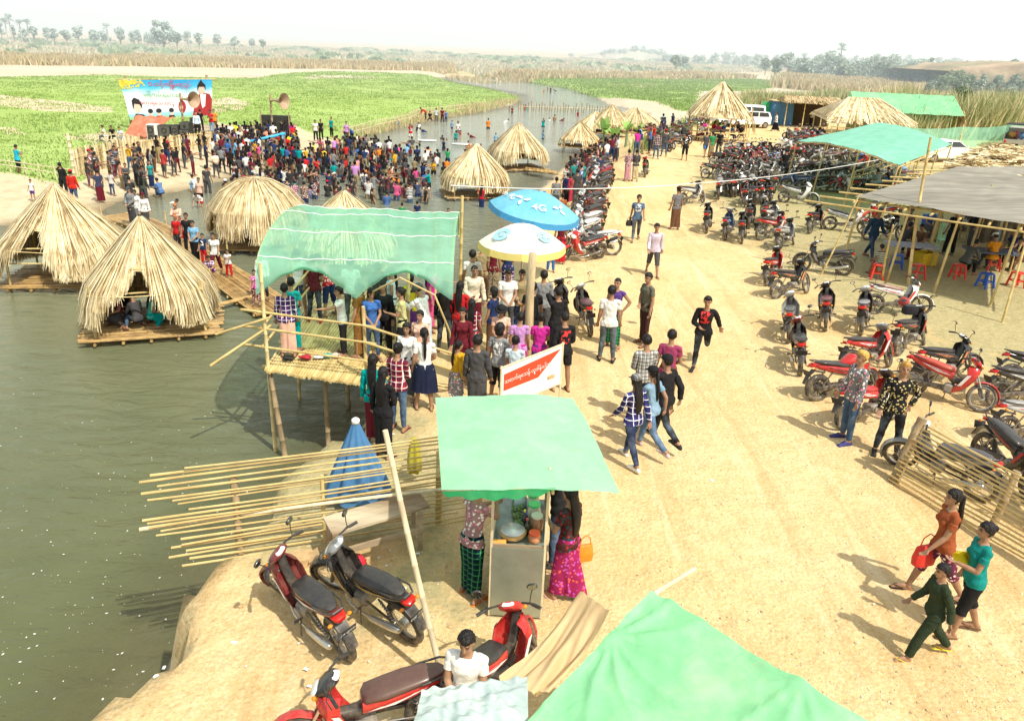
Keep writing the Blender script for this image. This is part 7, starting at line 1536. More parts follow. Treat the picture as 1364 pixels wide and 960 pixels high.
M_HZT = mat('hazy_trunk', (.45,.47,.42), .9)  # pale trunk colour with the distance haze painted in
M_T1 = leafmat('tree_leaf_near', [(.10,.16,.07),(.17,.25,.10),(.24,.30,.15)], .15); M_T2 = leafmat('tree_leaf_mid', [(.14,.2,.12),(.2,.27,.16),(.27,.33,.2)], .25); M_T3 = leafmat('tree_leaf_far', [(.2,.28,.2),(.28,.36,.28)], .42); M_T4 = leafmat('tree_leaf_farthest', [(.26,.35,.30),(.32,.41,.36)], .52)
def tpx(px, pyb, pyt, wpx, Y, m, seed, label, group, n=500, palm_=False, z0=None):
 q = aty(px, pyb, Y); zt = aty(px, pyt, Y).z; zo = q.z; q.z = min(q.z, -1.3); h = zt-q.z; w = wpx*Y/F*1.02
 return palm((q.x,Y,q.z), h, m, seed, label, group) if palm_ else tree((q.x,Y,q.z), h, w, m, seed, label, group=group, leaf=max(.25,Y*.0020), n=int(n*1.5), base=max(.05, (zo-q.z)/h*.75-.05))
rg = random.Random(77)
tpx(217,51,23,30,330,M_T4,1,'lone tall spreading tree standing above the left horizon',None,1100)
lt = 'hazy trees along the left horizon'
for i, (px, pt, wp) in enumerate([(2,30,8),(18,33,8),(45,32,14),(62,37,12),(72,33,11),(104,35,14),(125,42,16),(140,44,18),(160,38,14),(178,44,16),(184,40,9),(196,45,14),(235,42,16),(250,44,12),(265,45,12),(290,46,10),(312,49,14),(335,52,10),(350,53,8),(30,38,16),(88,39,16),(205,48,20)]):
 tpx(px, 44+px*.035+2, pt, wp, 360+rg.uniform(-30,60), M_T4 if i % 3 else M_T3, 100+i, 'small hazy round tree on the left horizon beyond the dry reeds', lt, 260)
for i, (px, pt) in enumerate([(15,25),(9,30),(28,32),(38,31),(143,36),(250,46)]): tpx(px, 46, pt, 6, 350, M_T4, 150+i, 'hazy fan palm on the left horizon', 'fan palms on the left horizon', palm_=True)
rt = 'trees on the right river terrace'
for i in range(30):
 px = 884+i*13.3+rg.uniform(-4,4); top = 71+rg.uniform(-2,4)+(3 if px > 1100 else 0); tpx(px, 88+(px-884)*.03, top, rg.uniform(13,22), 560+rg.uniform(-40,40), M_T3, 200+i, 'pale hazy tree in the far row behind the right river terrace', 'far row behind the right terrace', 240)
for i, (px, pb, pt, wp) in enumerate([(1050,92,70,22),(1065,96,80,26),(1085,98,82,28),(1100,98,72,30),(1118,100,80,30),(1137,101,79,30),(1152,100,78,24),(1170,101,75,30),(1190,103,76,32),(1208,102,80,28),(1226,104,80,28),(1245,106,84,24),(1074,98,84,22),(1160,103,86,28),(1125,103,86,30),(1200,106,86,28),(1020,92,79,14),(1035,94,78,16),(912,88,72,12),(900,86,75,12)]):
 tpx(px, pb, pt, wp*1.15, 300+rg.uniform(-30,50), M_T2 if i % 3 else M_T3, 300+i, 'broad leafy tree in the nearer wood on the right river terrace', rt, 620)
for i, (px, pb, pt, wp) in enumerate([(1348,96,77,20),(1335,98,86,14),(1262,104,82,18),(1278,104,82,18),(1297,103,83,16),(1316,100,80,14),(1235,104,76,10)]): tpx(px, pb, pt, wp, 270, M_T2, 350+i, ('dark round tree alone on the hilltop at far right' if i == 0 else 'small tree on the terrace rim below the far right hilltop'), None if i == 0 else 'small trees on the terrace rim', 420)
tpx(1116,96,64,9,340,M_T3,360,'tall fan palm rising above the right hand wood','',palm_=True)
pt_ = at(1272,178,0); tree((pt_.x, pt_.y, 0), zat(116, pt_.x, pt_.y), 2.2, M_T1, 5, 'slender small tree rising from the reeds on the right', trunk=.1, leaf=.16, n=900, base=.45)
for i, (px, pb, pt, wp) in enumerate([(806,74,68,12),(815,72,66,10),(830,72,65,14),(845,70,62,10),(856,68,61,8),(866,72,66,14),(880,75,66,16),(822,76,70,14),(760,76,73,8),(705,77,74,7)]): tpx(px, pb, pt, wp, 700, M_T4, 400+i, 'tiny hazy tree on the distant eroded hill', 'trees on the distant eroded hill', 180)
# terrace banks, hills
M_CLIFF = mat('eroded_bank', (.42,.31,.20), .95, var=.45, scale=.12, bump=.6, dark=(.26,.28,.15)); M_CLIFFF = mat('far_bank', (.40,.36,.29), .95, var=.25, scale=.05, dark=(.40,.44,.33)); M_HILL = mat('hazy_hill', (.47,.56,.565), 1, spec=0, var=.05, scale=.01)  # the hill colour has the distance haze painted in
def bank(rows, name, m, nsub=14, rough=1.5, depth=60):
 """rows: (px, py_base, py_top, Y)"""
 mb = MB(); P = []
 for i in range(len(rows)-1):
  for k in range(nsub): t_ = k/nsub; P.append([rows[i][j]*(1-t_)+rows[i+1][j]*t_ for j in range(4)])
 P.append(rows[-1]); rr = []
 for j, prof in enumerate(((0,0,-.3),(0,.02,0),(.25,.35,.45),(.5,.6,.7),(.8,.95,.97),(1,1.6,1.0),(1,4,1.0))):
  L_ = []
  for i, (px, pb, pt, Y) in enumerate(P):
   a = aty(px, pb, Y); zt = aty(px, pt, Y+8).z; n_ = mnoise.noise(Vector((px*.05, j*1.3, 2)))+.6*mnoise.noise(Vector((px*.21, j*.7, 5))); z = a.z+(zt-a.z)*prof[2]+(n_*rough*.25 if j > 1 else 0); L_.append((a.x*(1+.0), Y+prof[1]*12+n_*rough*1.5, z))
  rr.append(L_)
 mb.rings(rr, False, False); return tag(mb.build(name, m, None, True), kind='structure')
bank([(860,93,88,420),(930,95,88,380),(1000,97,91,420),(1060,99,94,420),(1130,102,96,420),(1200,106,98,420),(1240,111,99,300),(1290,121,96,215),(1340,126,91,205),(1400,131,86,200),(1520,137,88,200)], 'river_terrace', M_CLIFF, rough=2.2)
bank([(775,79,76,680),(800,79,71,690),(820,80,68,690),(850,80,65,690),(880,80,70,690),(900,82,74,680),(960,86,80,640)], 'eroded_hill', M_CLIFFF, rough=3)
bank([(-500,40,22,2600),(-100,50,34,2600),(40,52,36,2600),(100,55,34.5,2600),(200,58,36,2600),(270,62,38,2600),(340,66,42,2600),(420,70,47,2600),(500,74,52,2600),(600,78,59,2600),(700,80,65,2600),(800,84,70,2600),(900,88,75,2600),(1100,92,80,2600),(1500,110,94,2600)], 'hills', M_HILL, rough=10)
# bushes on the terrace
for i, (px, pb, pt, wp) in enumerate([(1262,115,98,36),(1275,117,96,34),(1285,114,94,26),(1330,112,100,18),(1300,119,108,20),(1316,122,112,16),(1345,124,112,22),(1360,118,106,18),(1310,108,100,14),(1352,108,99,16),(1252,119,108,22),(1336,127,119,20),(1240,117,109,18)]): tpx(px, pb, pt, wp, 205, M_T1 if i < 3 else M_T2, 450+i, 'spreading green bush on the slope of the right terrace', 'bushes on the right terrace slope', 500)
# banana plants at the far shelters
def banana(px, py, h, seed, label):
 rg = random.Random(seed); p = at(px, py, -.6); root = empty('banana_plant', p, 0, label, 'plant', 'banana plants by the river shelters'); mb = MB(); mb.tube([(0,0,-1),(0,0,h*.4)], [.14,.09], 8); mb.build('stem', M_T1, root)
 for k in range(7):
  a = rg.uniform(0,6.28); e = rg.uniform(.7,1.4); mb = MB(); prev = Vector((0,0,h*.4)); L_ = []; d = Vector((math.cos(a)*math.cos(e), math.sin(a)*math.cos(e), math.sin(e))); s = d.cross(Vector((0,0,1))).normalized()
  for j in range(7): t_ = j/6; c = Vector((0,0,h*.4))+d*h*.6*t_-Vector((0,0,h*.3*t_*t_*math.cos(e)*1.5)); w_ = .26*math.sin(PI*min(.97,t_+.05))**.6; L_.append([c-s*w_+Vector((0,0,.05)), c, c+s*w_+Vector((0,0,.05))])
  mb.rings(L_, False, False); mb.build('leaf', M_BAN, root, True)
M_BAN = leafmat('banana_leaf', [(.22,.42,.06),(.34,.54,.12)], .1)
banana(803,196,2.6,1,'tall banana plant beside the nearest river shelter'); banana(818,198,2.0,2,'small banana plant right of the tall one'); banana(834,190,2.2,3,'banana plant at the right end of the river shelters'); banana(848,188,1.9,4,'banana plant standing alone near the far low shelter'); banana(950,192,2.2,5,'banana stem tied to a post of the round thatched hall')
# pebbles
rg = np.random.default_rng(5); V_ = []; F_ = []; px = rg.uniform(560,1364,5200); py = 150+810*rg.random(5200)**.6
oc = [(0,0,1),(1,0,0),(0,1,0),(-1,0,0),(0,-1,0),(0,0,-.4)]; of = [(0,1,2),(0,2,3),(0,3,4),(0,4,1),(5,2,1),(5,3,2),(5,4,3),(5,1,4)]
for x, y in zip(px, py):
 p = at(x, y, 0); z = height(np.array([p.x]), np.array([p.y]))[0]
 if z < -.3: continue
 s = .008+.018*rg.random()**3; b_ = len(V_); a = rg.random()*6
 V_ += [(p.x+s*(cx*math.cos(a)-cy*math.sin(a)*.7), p.y+s*(cx*math.sin(a)+cy*math.cos(a)*.7), z+s*cz*.6) for cx, cy, cz in oc]; F_ += [tuple(b_+i for i in f) for f in of]
mb = MB(); mb.v = V_; mb.f = F_; mb.m = [0]*len(F_); tag(mb.build('pebbles', strandmat('pebble', [(.36,.26,.16),(.55,.45,.32),(.75,.68,.56)], .9), None, True), kind='stuff')
V_ = []; F_ = []
for i in range(90):
 x, y = [(245+60*rg.random(), 760+110*rg.random()), (585+60*rg.random(), 372+36*rg.random())][i % 3 == 0]
 p = at(x, y, -1.3); d = pdist(right_shore, np.array([p.x]), np.array([p.y]))[0]
 z = height(np.array([p.x]), np.array([p.y]))[0]; s = .03+.09*rg.random(); b_ = len(V_); a = rg.random()*6
 V_ += [(p.x+s*(cx*math.cos(a)-cy*math.sin(a)*.7), p.y+s*(cx*math.sin(a)+cy*math.cos(a)*.7), z+s*cz*.6) for cx, cy, cz in oc]; F_ += [tuple(b_+i for i in f) for f in of]
mb = MB(); mb.v = V_; mb.f = F_; mb.m = [0]*len(F_); tag(mb.build('bank_stones', _mc['pebble'], None, True), kind='stuff')
# litter
for i, (px_, py_, c, lb) in enumerate([(740,555,M_PLW,'white scrap of paper on the dirt near the sign'),(948,640,M_PLW,'tiny pale scrap on the road past the five walkers'),(1022,482,M_PLW,'pale scrap on the road beside the parked motorbikes'),(700,300,M_PLW,'white scrap behind the umbrellas'),(545,806,M_PLW,'pale flattened wrapper between the two red motorbikes'),(600,834,M_CARD,'brown scrap of board by the food cart'),(523,578,M_PLW,'white scrap near the closed blue umbrella'),(312,855,M_PLW,'white scrap on the river bank below the parked motorbikes'),(1050,850,M_CARD,'brown leaf scrap on the road at lower right')]):
 blob(px_, py_, 0, (.035,.025,.006), c, 'litter', lb, 'litter', i, .6)
# haze over the distant plain: scattering air plus an added glow that brightens it
m = bpy.data.materials.new('haze'); m.use_nodes = True; N = m.node_tree.nodes; L = m.node_tree.links; N.remove(N['Principled BSDF']); vs = N.new('ShaderNodeVolumeScatter'); vs.inputs['Color'].default_value = (.86,.95,1,1); vs.inputs['Density'].default_value = .0016; vs.inputs['Anisotropy'].default_value = .2; em = N.new('ShaderNodeEmission'); em.inputs[0].default_value = (.78,.97,1,1); em.inputs[1].default_value = .0016*.38; ads = N.new('ShaderNodeAddShader'); L.new(vs.outputs[0], ads.inputs[0]); L.new(em.outputs[0], ads.inputs[1]); L.new(ads.outputs[0], N['Material Output'].inputs['Volume'])
mb = MB(); mb.box((0,1640,28),(5200,3080,72)); tag(mb.build('haze', m), kind='stuff')
rg = random.Random(12)
for i in range(46):
 x_, y_ = rg.choice([(rg.uniform(600,900), rg.uniform(420,640)), (rg.uniform(760,1340), rg.uniform(250,900)), (rg.uniform(200,520), rg.uniform(760,920)), (rg.uniform(480,660), rg.uniform(690,800))])
 p = at(x_, y_, 0)
 if hz_(p.x, p.y) < -.15: continue
 mb = MB(); s = rg.uniform(.012,.03); a = rg.uniform(0,6); mb.grid(lambda u, v: ((u-.5)*2*s, (v-.5)*1.3*s, .012+.02*mnoise.noise(Vector((u*3,v*3,i)))), 4, 4); o = mb.build('litter', M_PLW if i % 3 else M_CARD, None, True, (p.x,p.y,.015)); o.rotation_euler = (0,0,a); tag(o, 'tiny %s scrap of litter lying on the trampled dirt' % ('pale' if i % 3 else 'brown'), 'litter', 'scraps of litter on the dirt')
# ================================================================ MOTORBIKES IN PLACE
PR = {'w1': bike_proto('wave', 24), 'w2': bike_proto('wave', -18, wheels='alloy'), 's1': bike_proto('scoot', 26, wheels='alloy'), 'sp': bike_proto('sport', 22, wheels='alloy'), 'tr': bike_proto('trail', 18), 'wb': bike_proto('wave', 24, basket=True),
  'l1': bike_proto('wave', 24, False), 'l2': bike_proto('scoot', -20, False, 'alloy'), 'l3': bike_proto('sport', 20, False, 'alloy')}
def hb(kind, head, tail, cols, label, group=None, lean=8):
 """head = handlebar pixel (z~.99), tail = tail light pixel (z~.77)"""
 a = at(*head, .99); b_ = at(*tail, .77); d = a-b_; ang = math.atan2(d.y, d.x); c = (a+b_)/2; u = Vector((math.cos(ang), math.sin(ang), 0))
 p = c+u*.2; side = Vector((-u.y, u.x, 0)); p -= side*(.88*math.sin(R(lean)))
 return place_bike(PR[kind], (p.x, p.y, 0), ang, cols, label, group, lean)
A1 = hb('w1', (372,726), (452,822), (bDR,bDR,bW,SEATK), 'parked motorbike with maroon trim and grey number plate, leftmost on the river bank', lean=12)
A2 = hb('w1', (442,712), (553,804), (bK,bG,(.5,.3,.03),SEATK), 'parked black and gold motorbike beside the maroon trimmed one on the river bank', lean=12)
A3 = hb('w2', (428,905), (612,888), (bR,bK,bW,(.10,.05,.04)), 'red motorbike with a brown and black seat at the bottom of the photo', lean=6)
A4 = hb('s1', (688,800), (590,925), (bR,bR,bW,SEATK), 'red motorbike with its front pointing at the food cart', lean=6)
for o, cr_ in ((A1, '၁၄ဇ/၉၁၈၄'), (A2, '၇ည ၁၁၀')):
 pl = [c for c in o.children if c.name.startswith('number_plate')][0]; tm = text_mesh(cr_, .055, B_WHITE, extr=.0005); t_ = link('plate_lettering', tm, pl); t_.matrix_local = Matrix.Translation((-.885,0,.615)) @ Matrix.Rotation(R(-22), 4, 'Y') @ Matrix.Translation((-.0045,0,.0)) @ Matrix(((0,0,-1,0),(-1,0,0,0),(0,1,0,0),(0,0,0,1)))
for px, hx in ((402,(.0,.0)),): pass
# near group on the right
N_ = [
 ('w1',(1038,328),(1018,349),(bR,bK,bW,SEATK),'red and black motorbike in front of the facing-left dark one'),
 ('w2',(1087,322),(1136,337),(bK,bK,bG,SEATK),'dark motorbike facing left beside a leaning bamboo prop'),
 ('w1',(1070,346),(1027,363),(bK,bK,(.6,.2,.1),SEATK),'black motorbike with orange flashes, right behind the red and black one'),
 ('s1',(1055,386),(1050,420),(bG,bS,bK,(.08,.09,.09)),'grey motorbike seen from behind at the left edge of the near parked group'),
 ('w1',(1065,421),(1067,459),(bK,bDR,bR,SEATK),'black motorbike with a red nose seen from behind, nearest the road'),
 ('s1',(1103,372),(1100,408),(bK,bK,bR,(.15,.04,.05)),'black motorbike with a dark red seat seen from behind'),
 ('w1',(1156,379),(1147,411),(bK,bS,bR,(.25,.25,.26)),'motorbike with a grey seat and red footrests seen from behind'),
 ('w2',(1214,371),(1164,380),(bW,bK,bR,(.30,.18,.16)),'white and red striped motorbike in front of the tallest bamboo pole'),
 ('w1',(1232,406),(1190,434),(bK,bK,bR,SEATK),'black motorbike carrying a box and a helmet on its seat'),
 ('s1',(1177,432),(1127,454),(bR,bG,bW,SEATK),'red motorbike with a wide red leg shield in the near parked group'),
 ('sp',(1143,466),(1088,484),(bR,bK,bK,SEATK),'sports motorbike with a red tank and a fat rear wheel'),
 ('w1',(1180,494),(1122,520),(bR,bK,bW,(.5,.03,.03)),'motorbike with a red seat between the two youths'),
 ('w2',(1284,447),(1227,467),(bK,bK,(.6,.2,.1),SEATK),'black motorbike with orange flames on its side, standing alone on the grass'),
 ('w1',(1296,478),(1216,474),(bR,bR,bW,(.45,.06,.04)),'red and white motorbike broadside with a long red front mudguard'),
 ('s1',(1392,478),(1331,492),(bK,bK,bW,SEATK),'black motorbike at the right edge of the photo, farther one'),
 ('w1',(1400,460),(1360,471),(bK,bB,bW,SEATK),'black motorbike with a blue nose cut by the right edge'),
 ('w2',(1402,520),(1346,537),(bS,bK,bR,(.3,.3,.3)),'silver seated motorbike at the right edge of the photo'),
 ('s1',(1385,580),(1320,558),(bK,bK,bR,SEATK),'black motorbike with a red exhaust behind the right fence'),
 ('w1',(1243,566),(1318,612),(bG,bS,bK,(.06,.06,.07)),'grey motorbike behind the right fence, facing left'),
 ('w1',(1440,640),(1385,600),(bK,bK,bR,SEATK),'dark motorbike behind the far end of the right fence')]
for r in N_: hb(*r[:4], label=r[4])
# helmet, box and bag carried on the seat
def helmet(px, py, z, col, label):
 p = at(px,py,z); root = empty('helmet', (p.x,p.y,z-.12), 2, label, 'helmet'); mb = MB(); mb.ell((0,0,.12),(.125,.14,.125),n=18,m=10); mb.build('shell', mat('helmet_%d'%int(col[0]*100), col, .2, spec=.6, var=.2, scale=12), root, True); mb = MB(); mb.loft([((.08,0,.10),(0,.09,0),(0,0,.04)),((.145,0,.10),(0,.07,0),(0,0,.035))],12); mb.build('visor', M_GLASSD, root, True)
helmet(1204,402,.92,(.35,.03,.03),'black and red helmet resting on a parked motorbike seat'); p = at(1212,414,.85); mb = MB(); mb.loft([((0,0,-.10),(.17,0,0),(0,.11,0)),((0,0,.0),(.18,0,0),(0,.12,0)),((0,0,.11),(.16,0,0),(0,.10,0))],16,4); tag(mb.build('luggage_box', mat('luggage_black', (.02,.02,.025), .4), None, 30, (p.x,p.y,.88)), 'black luggage case strapped behind the black and red helmet', 'case')
# line of motorbikes along the river side of the road, all facing the river
L2 = [('tr',(771,302),(834,311),(bW,bW,bK,(.5,.5,.5)),'white and black trail motorbike with green rims, broadside by the white umbrella'),
 ('s1',(762,309),(813,314),(bR,bR,bW,SEATK),'red motorbike with a red bag, next to the trail motorbike'),('w1',(757,300),(810,303),(bK,bB,bB,SEATK),'black and blue motorbike, third from the trail motorbike'),('w2',(755,288),(812,291),(bW,bG,bK,(.55,.56,.56)),'motorbike with a silver seat cover and white tail'),
 ('w1',(757,279),(818,281),(bG,bG,bW,(.5,.5,.5)),'grey motorbike with a shiny seat under the white string'),('s1',(760,270),(815,272),(bK,bK,bR,SEATK),'black motorbike beside the maroon tanked one'),('sp',(768,262),(820,265),(bDR,bK,bK,SEATK),'motorbike with a maroon tank in the river side line'),('w1',(765,254),(812,256),(bK,bG,bS,SEATK),'black motorbike with a grey nose in the river side line'),
 ('w2',(770,244),(820,246),(bK,bK,bR,SEATK),'black motorbike with a large rear wheel just before the women in patterned skirts'),('w1',(780,233),(826,235),(bK,bK,bG,SEATK),'black motorbike in the river side line, under the string'),('s1',(783,226),(828,228),(bK,bG,bW,SEATK),'black and white motorbike left of the women in patterned skirts'),('w1',(785,219),(826,221),(bR,bK,bK,(.2,.03,.07)),'motorbike with a plum seat left of the women in patterned skirts'),('w2',(785,212),(824,214),(bG,bG,bW,SEATK),'grey motorbike with a white stripe at the far end of the river side line'),('w1',(783,206),(818,208),(bK,bK,bR,SEATK),'farthest motorbike of the river side line'),
 ('w1',(774,376),(786,412),(bK,bG,bR,(.10,.03,.04)),'motorbike with a plum seat beside the man in a white t shirt'),('s1',(746,372),(722,398),(bK,bK,bK,SEATK),'black motorbike behind the boys in black, next to the log post'),
 ('w1',(862,205),(856,222),(bK,bR,bW,SEATK),'black and red motorbike in front of the youths in white shirts'),('s1',(932,241),(905,250),(bS,bK,bW,SEATK),'silver motorbike standing alone at the left of the packed motorbikes')]
for r in L2: hb(*r[:4], label=r[4])
rg = random.Random(21)
CB = [(bK,'black')]*6+[(bG,'grey')]*3+[(bW,'white')]*2+[(bS,'silver')]*2+[(bR,'red'),(bDR,'maroon'),(bB,'blue')]
def lod(y): return rg.choice(['l1','l1','l2','l3'] if y > 30 else ['w1','s1','w2'])
def fill(rows, grp, where, facing, seed, jit=.35):
 rg.seed(seed)
 for (x0,y0,x1,y1,n) in rows:
  a, b_ = at(x0,y0,0), at(x1,y1,0)
  for k in range(n):
   q = a.lerp(b_, (k+.5)/n); c, nm = rg.choice(CB); ang = R(facing+rg.gauss(0,12)); kind = lod(q.y)
   st = {'l1':'underbone','l2':'wide shielded','l3':'big tanked','w1':'underbone','s1':'wide shielded','w2':'underbone'}[kind]
   place_bike(PR[kind], (q.x+rg.uniform(-.15,.15), q.y+rg.uniform(-jit,jit), 0), ang, (c, rg.choice([bK,bG,c]), rg.choice([bW,bR,bK,bS]), rg.choice([SEATK,SEATK,(.12,.03,.03),(.2,.2,.2)])), '%s %s motorbike %s' % (nm, st, where), grp, rg.uniform(5,10))
fill([(868,196,940,162,9),(880,204,920,186,5)], 'motorbikes beside the round hall', 'in the cluster between the youths and the round thatched hall', 120, 1)
fill([(955,222,1040,219,11),(953,240,1040,232,10)], 'packed motorbikes, far rows', 'in the packed rows left of the turquoise canopy', 15, 2)
fill([(962,212,1030,210,11)], 'packed motorbikes, far rows', 'in the packed rows left of the turquoise canopy', 75, 3)
fill([(955,262,1030,254,10),(985,272,1025,268,4)], 'packed motorbikes, middle rows', 'in the packed middle rows in the open', 80, 4)
fill([(1040,250,1175,262,9),(1040,233,1200,246,12),(1050,214,1190,228,13),(1045,203,1130,204,11)], 'motorbikes under the turquoise canopy', 'parked in the shade of the turquoise canopy', 160, 5)
fill([(1050,194,1100,192,9),(1050,187,1095,186,8)], 'motorbikes at the far end of the lot', 'parked in the far rows behind the turquoise canopy', 100, 6)
N3 = [('w1',(946,266),(938,289),(bK,bK,bW,SEATK),'black motorbike at the left corner of the packed block, seen from behind'),('w2',(975,274),(961,297),(bB,bG,bW,SEATK),'blue legged motorbike at the near edge of the packed block'),('w1',(992,276),(986,304),(bK,bK,bR,SEATK),'black motorbike with a big rear wheel at the near edge of the packed block'),
 ('s1',(1041,264),(1008,284),(bW,bK,bK,SEATK),'white trimmed motorbike tucked behind the near edge of the packed block'),('w1',(1038,282),(1013,292),(bR,bK,bW,SEATK),'red tailed motorbike at the near right corner of the packed block'),('w1',(1058,289),(1031,307),(bS,bK,bG,(.4,.4,.4)),'silver seated motorbike at the near right corner of the packed block'),
 ('w1',(1096,271),(1073,287),(bK,bK,bR,SEATK),'black motorbike on its own between the packed block and the canopy'),('w2',(1140,276),(1108,280),(bW,bK,bK,SEATK),'white sided motorbike behind the lone black one near the canopy'),('w2',(1079,244),(1040,247),(bW,bW,bW,SEATK),'all white motorbike broadside at the front of the canopy'),('w1',(1187,285),(1160,292),(bK,bK,bW,SEATK),'dark motorbike beside the man standing at the shade roof pole'),('w1',(1165,268),(1200,275),(bR,bK,bK,SEATK),'red motorbike between the canopy and the grey shade roof'),
 ('s1',(1002,262),(996,284),(bK,bK,bW,SEATK),'black motorbike wedged in the middle of the packed block'),('w1',(1018,257),(1022,281),(bK,bG,bR,SEATK),'black motorbike with a grey nose inside the packed block')]
for r in N3: hb(*r[:4], label=r[4])
def rmtree(o):
 for c in list(o.children): rmtree(c)
 bpy.data.objects.remove(o)
for p_ in PR.values(): rmtree(p_)
# ================================================================ PEOPLE IN PLACE
COL = {'white':(.74,.74,.72),'black':(.018,.018,.02),'grey':(.22,.23,.24),'navy':(.02,.035,.11),'blue':(.05,.14,.40),'skyblue':(.20,.42,.65),'red':(.50,.02,.025),'maroon':(.13,.015,.025),'pink':(.70,.10,.28),'orange':(.75,.22,.03),'yellow':(.75,.62,.04),'mustard':(.60,.34,.02),
 'green':(.03,.28,.10),'teal':(.0,.30,.30),'lavender':(.52,.26,.58),'purple':(.14,.04,.25),'brown':(.14,.07,.04),'khaki':(.30,.24,.13),'cream':(.68,.62,.48),'denim':(.05,.09,.17),'ldenim':(.22,.34,.50),'olive':(.12,.12,.06),'salmon':(.70,.30,.22),'magenta':(.55,.03,.30),'dgrey':(.07,.07,.075),'peach':(.72,.45,.35),'turq':(.02,.42,.42),'lblue':(.55,.66,.74)}
def g(c): return COL[c] if isinstance(c, str) else c
NPEOPLE = [0]
PN_IDX = []
def pp(px, py, face, pose, h, top, bot, label, hair='hair_short', fem=False, feet='sandals', fc='brown', hat=None, z=0., lod=1, skin=0, hc=BLK, group=None, gz=False, off=(0,0)):
 """face: direction looked in, degrees: 0 away from camera, 90 left, 180 to camera, 270 right"""
 p = at(px, py, z); NPEOPLE[0] += 1
 if gz: p.z = hz_(p.x, p.y)
 t = (top[0], g(top[1]))+tuple(top[2:]) if top else None; b = (bot[0], g(bot[1]))+tuple(bot[2:]) if bot else None
 return person(p, R(face), pose, h, t, b, hair, hc, (feet, g(fc)) if feet else None, (hat[0], g(hat[1]))+tuple(hat[2:]) if hat else None, skin, fem, lod, label, group)
# --- the road
pp(1238,794,85,'walk',1.60,('tee',(.30,.08,.03)),('knee',(.13,.03,.06),'floral'),'woman in a rust brown top and patterned shorts carrying a red bag at lower right','hair_tail',True,fc='black',lod=0)
pp(1276,843,82,'carry',1.55,('tee',(.01,.22,.20)),('knee','black'),'woman in a teal top with a yellow cloth over her arm at lower right','hair_bun',True,lod=0)
pp(1228,874,88,'walk2',1.30,('shirt',(.03,.045,.025)),('trousers',(.03,.045,.025)),'boy in loose dark green clothes and yellow sandals at lower right',fc='yellow',lod=0)
pp(1124,588,100,'stand',1.72,('shirt',(.16,.17,.19),'floral'),('jeans','denim'),'blond youth in a grey mottled shirt beside the sports motorbike','hair_quiff',feet='shoes',fc=(.05,.05,.2),hc=(.55,.35,.08),lod=0)
pp(1178,606,165,'hips',1.72,('shirt','black','gold'),('jeans','black'),'blond youth in a black and gold shirt at the end of the right fence','hair_quiff',feet='shoes',fc='black',hc=(.45,.25,.06),lod=0)
pp(931,489,165,'run',1.66,('shirt','black','rprint'),('jeans','black'),'young man in black jogging alone down the middle of the road','hair_quiff',feet='shoes',fc='black',lod=0)
pp(846,320,175,'walk',1.66,('tee',(.09,.15,.24),'print'),('jeans','dgrey'),'youth in a grey blue t shirt walking on the road with a black bag','hair_short',lod=0)
pp(868,367,180,'walk2',1.64,('shirt',(.55,.48,.58)),('knee','dgrey'),'young man in a pale pink shirt and short dark trousers on the road','hair_short',lod=0)
pp(898,306,10,'stand',1.62,('tee',(.17,.17,.18)),('longyi','brown'),'man in a grey shirt and brown longyi and cap beside the packed motorbikes','hair_crop',hat=('cap','black'))
pp(807,481,-8,'stand',1.70,('tee','white'),('jeans',(.07,.085,.09)),'man in a white t shirt and grey jeans seen from behind',feet='shoes',fc='black',lod=0)
pp(815,462,150,'hips',1.62,('tank',(.10,.05,.22)),('longyi','green','plaidg'),'man in a purple vest facing the man in the white t shirt','hair_crop',lod=0)
pp(856,458,115,'stand2',1.70,('tee',(.13,.13,.10)),('longyi',(.05,.02,.02)),'man in an olive t shirt and dark longyi holding a small bag on the road',lod=0)
pp(851,560,10,'front',1.66,('shirt',(.72,.72,.70),'bwcheck'),('jeans','black'),'young man in a black and white checked shirt, back to the camera',lod=0)
pp(883,548,-20,'stand2',1.62,('tee',(.30,.05,.12)),('longyi',(.12,.07,.04)),'youth in a dark pink t shirt in the walking group',lod=0)
pp(880,590,35,'stride',1.68,('shirt','black'),('jeans','black'),'youth in black with a black cap striding among the walking group',feet='shoes',fc='black',hat=('cap','black'),lod=0)
pp(862,602,40,'stride',1.60,('tee',(.20,.33,.45),'denim'),('jeans',(.10,.17,.29)),'girl in a light denim top and black cap in the walking group','hair_tail',True,feet='shoes',fc=(.5,.4,.38),hat=('cap','black'),lod=0)
pp(838,617,30,'walk',1.60,('shirt',(.05,.05,.24),'plaid'),('jeans',(.02,.03,.08)),'girl in a blue checked shirt and grey checked cap, nearest of the walking group','hair_long',True,feet='shoes',fc='white',hat=('cap',(.35,.36,.36),'bwcheck'),lod=0)
# --- round the food cart
pp(627,793,-35,'leanw',1.58,('tee',(.35,.20,.20),'floral'),('longyi',(.01,.04,.05),'plaidg'),'stall keeper in a flowered blouse and green checked longyi at the cart','hair_bun',True,fc='orange',lod=0)
pp(752,797,50,'carry',1.60,('tee',(.07,.02,.02),'dbatik'),('longyi',(.32,.02,.10),'batik'),'woman with long black hair and a pink patterned longyi at the cart','hair_long',True,fc='peach',lod=0)
pp(741,748,75,'leanw',1.68,('tee','black'),('jeans','denim'),'customer in black and jeans half hidden under the cart roof',feet='shoes',fc='dgrey',lod=0)
p = at(622,868,1.28); person((p.x,p.y,.0), R(170), 'front', 1.50, ('tee',g('white')), ('longyi',g('dgrey')), lod=0, feet=('sandals',g('brown')), label='man in a white shirt at the bottom edge behind the pale blue sheet')
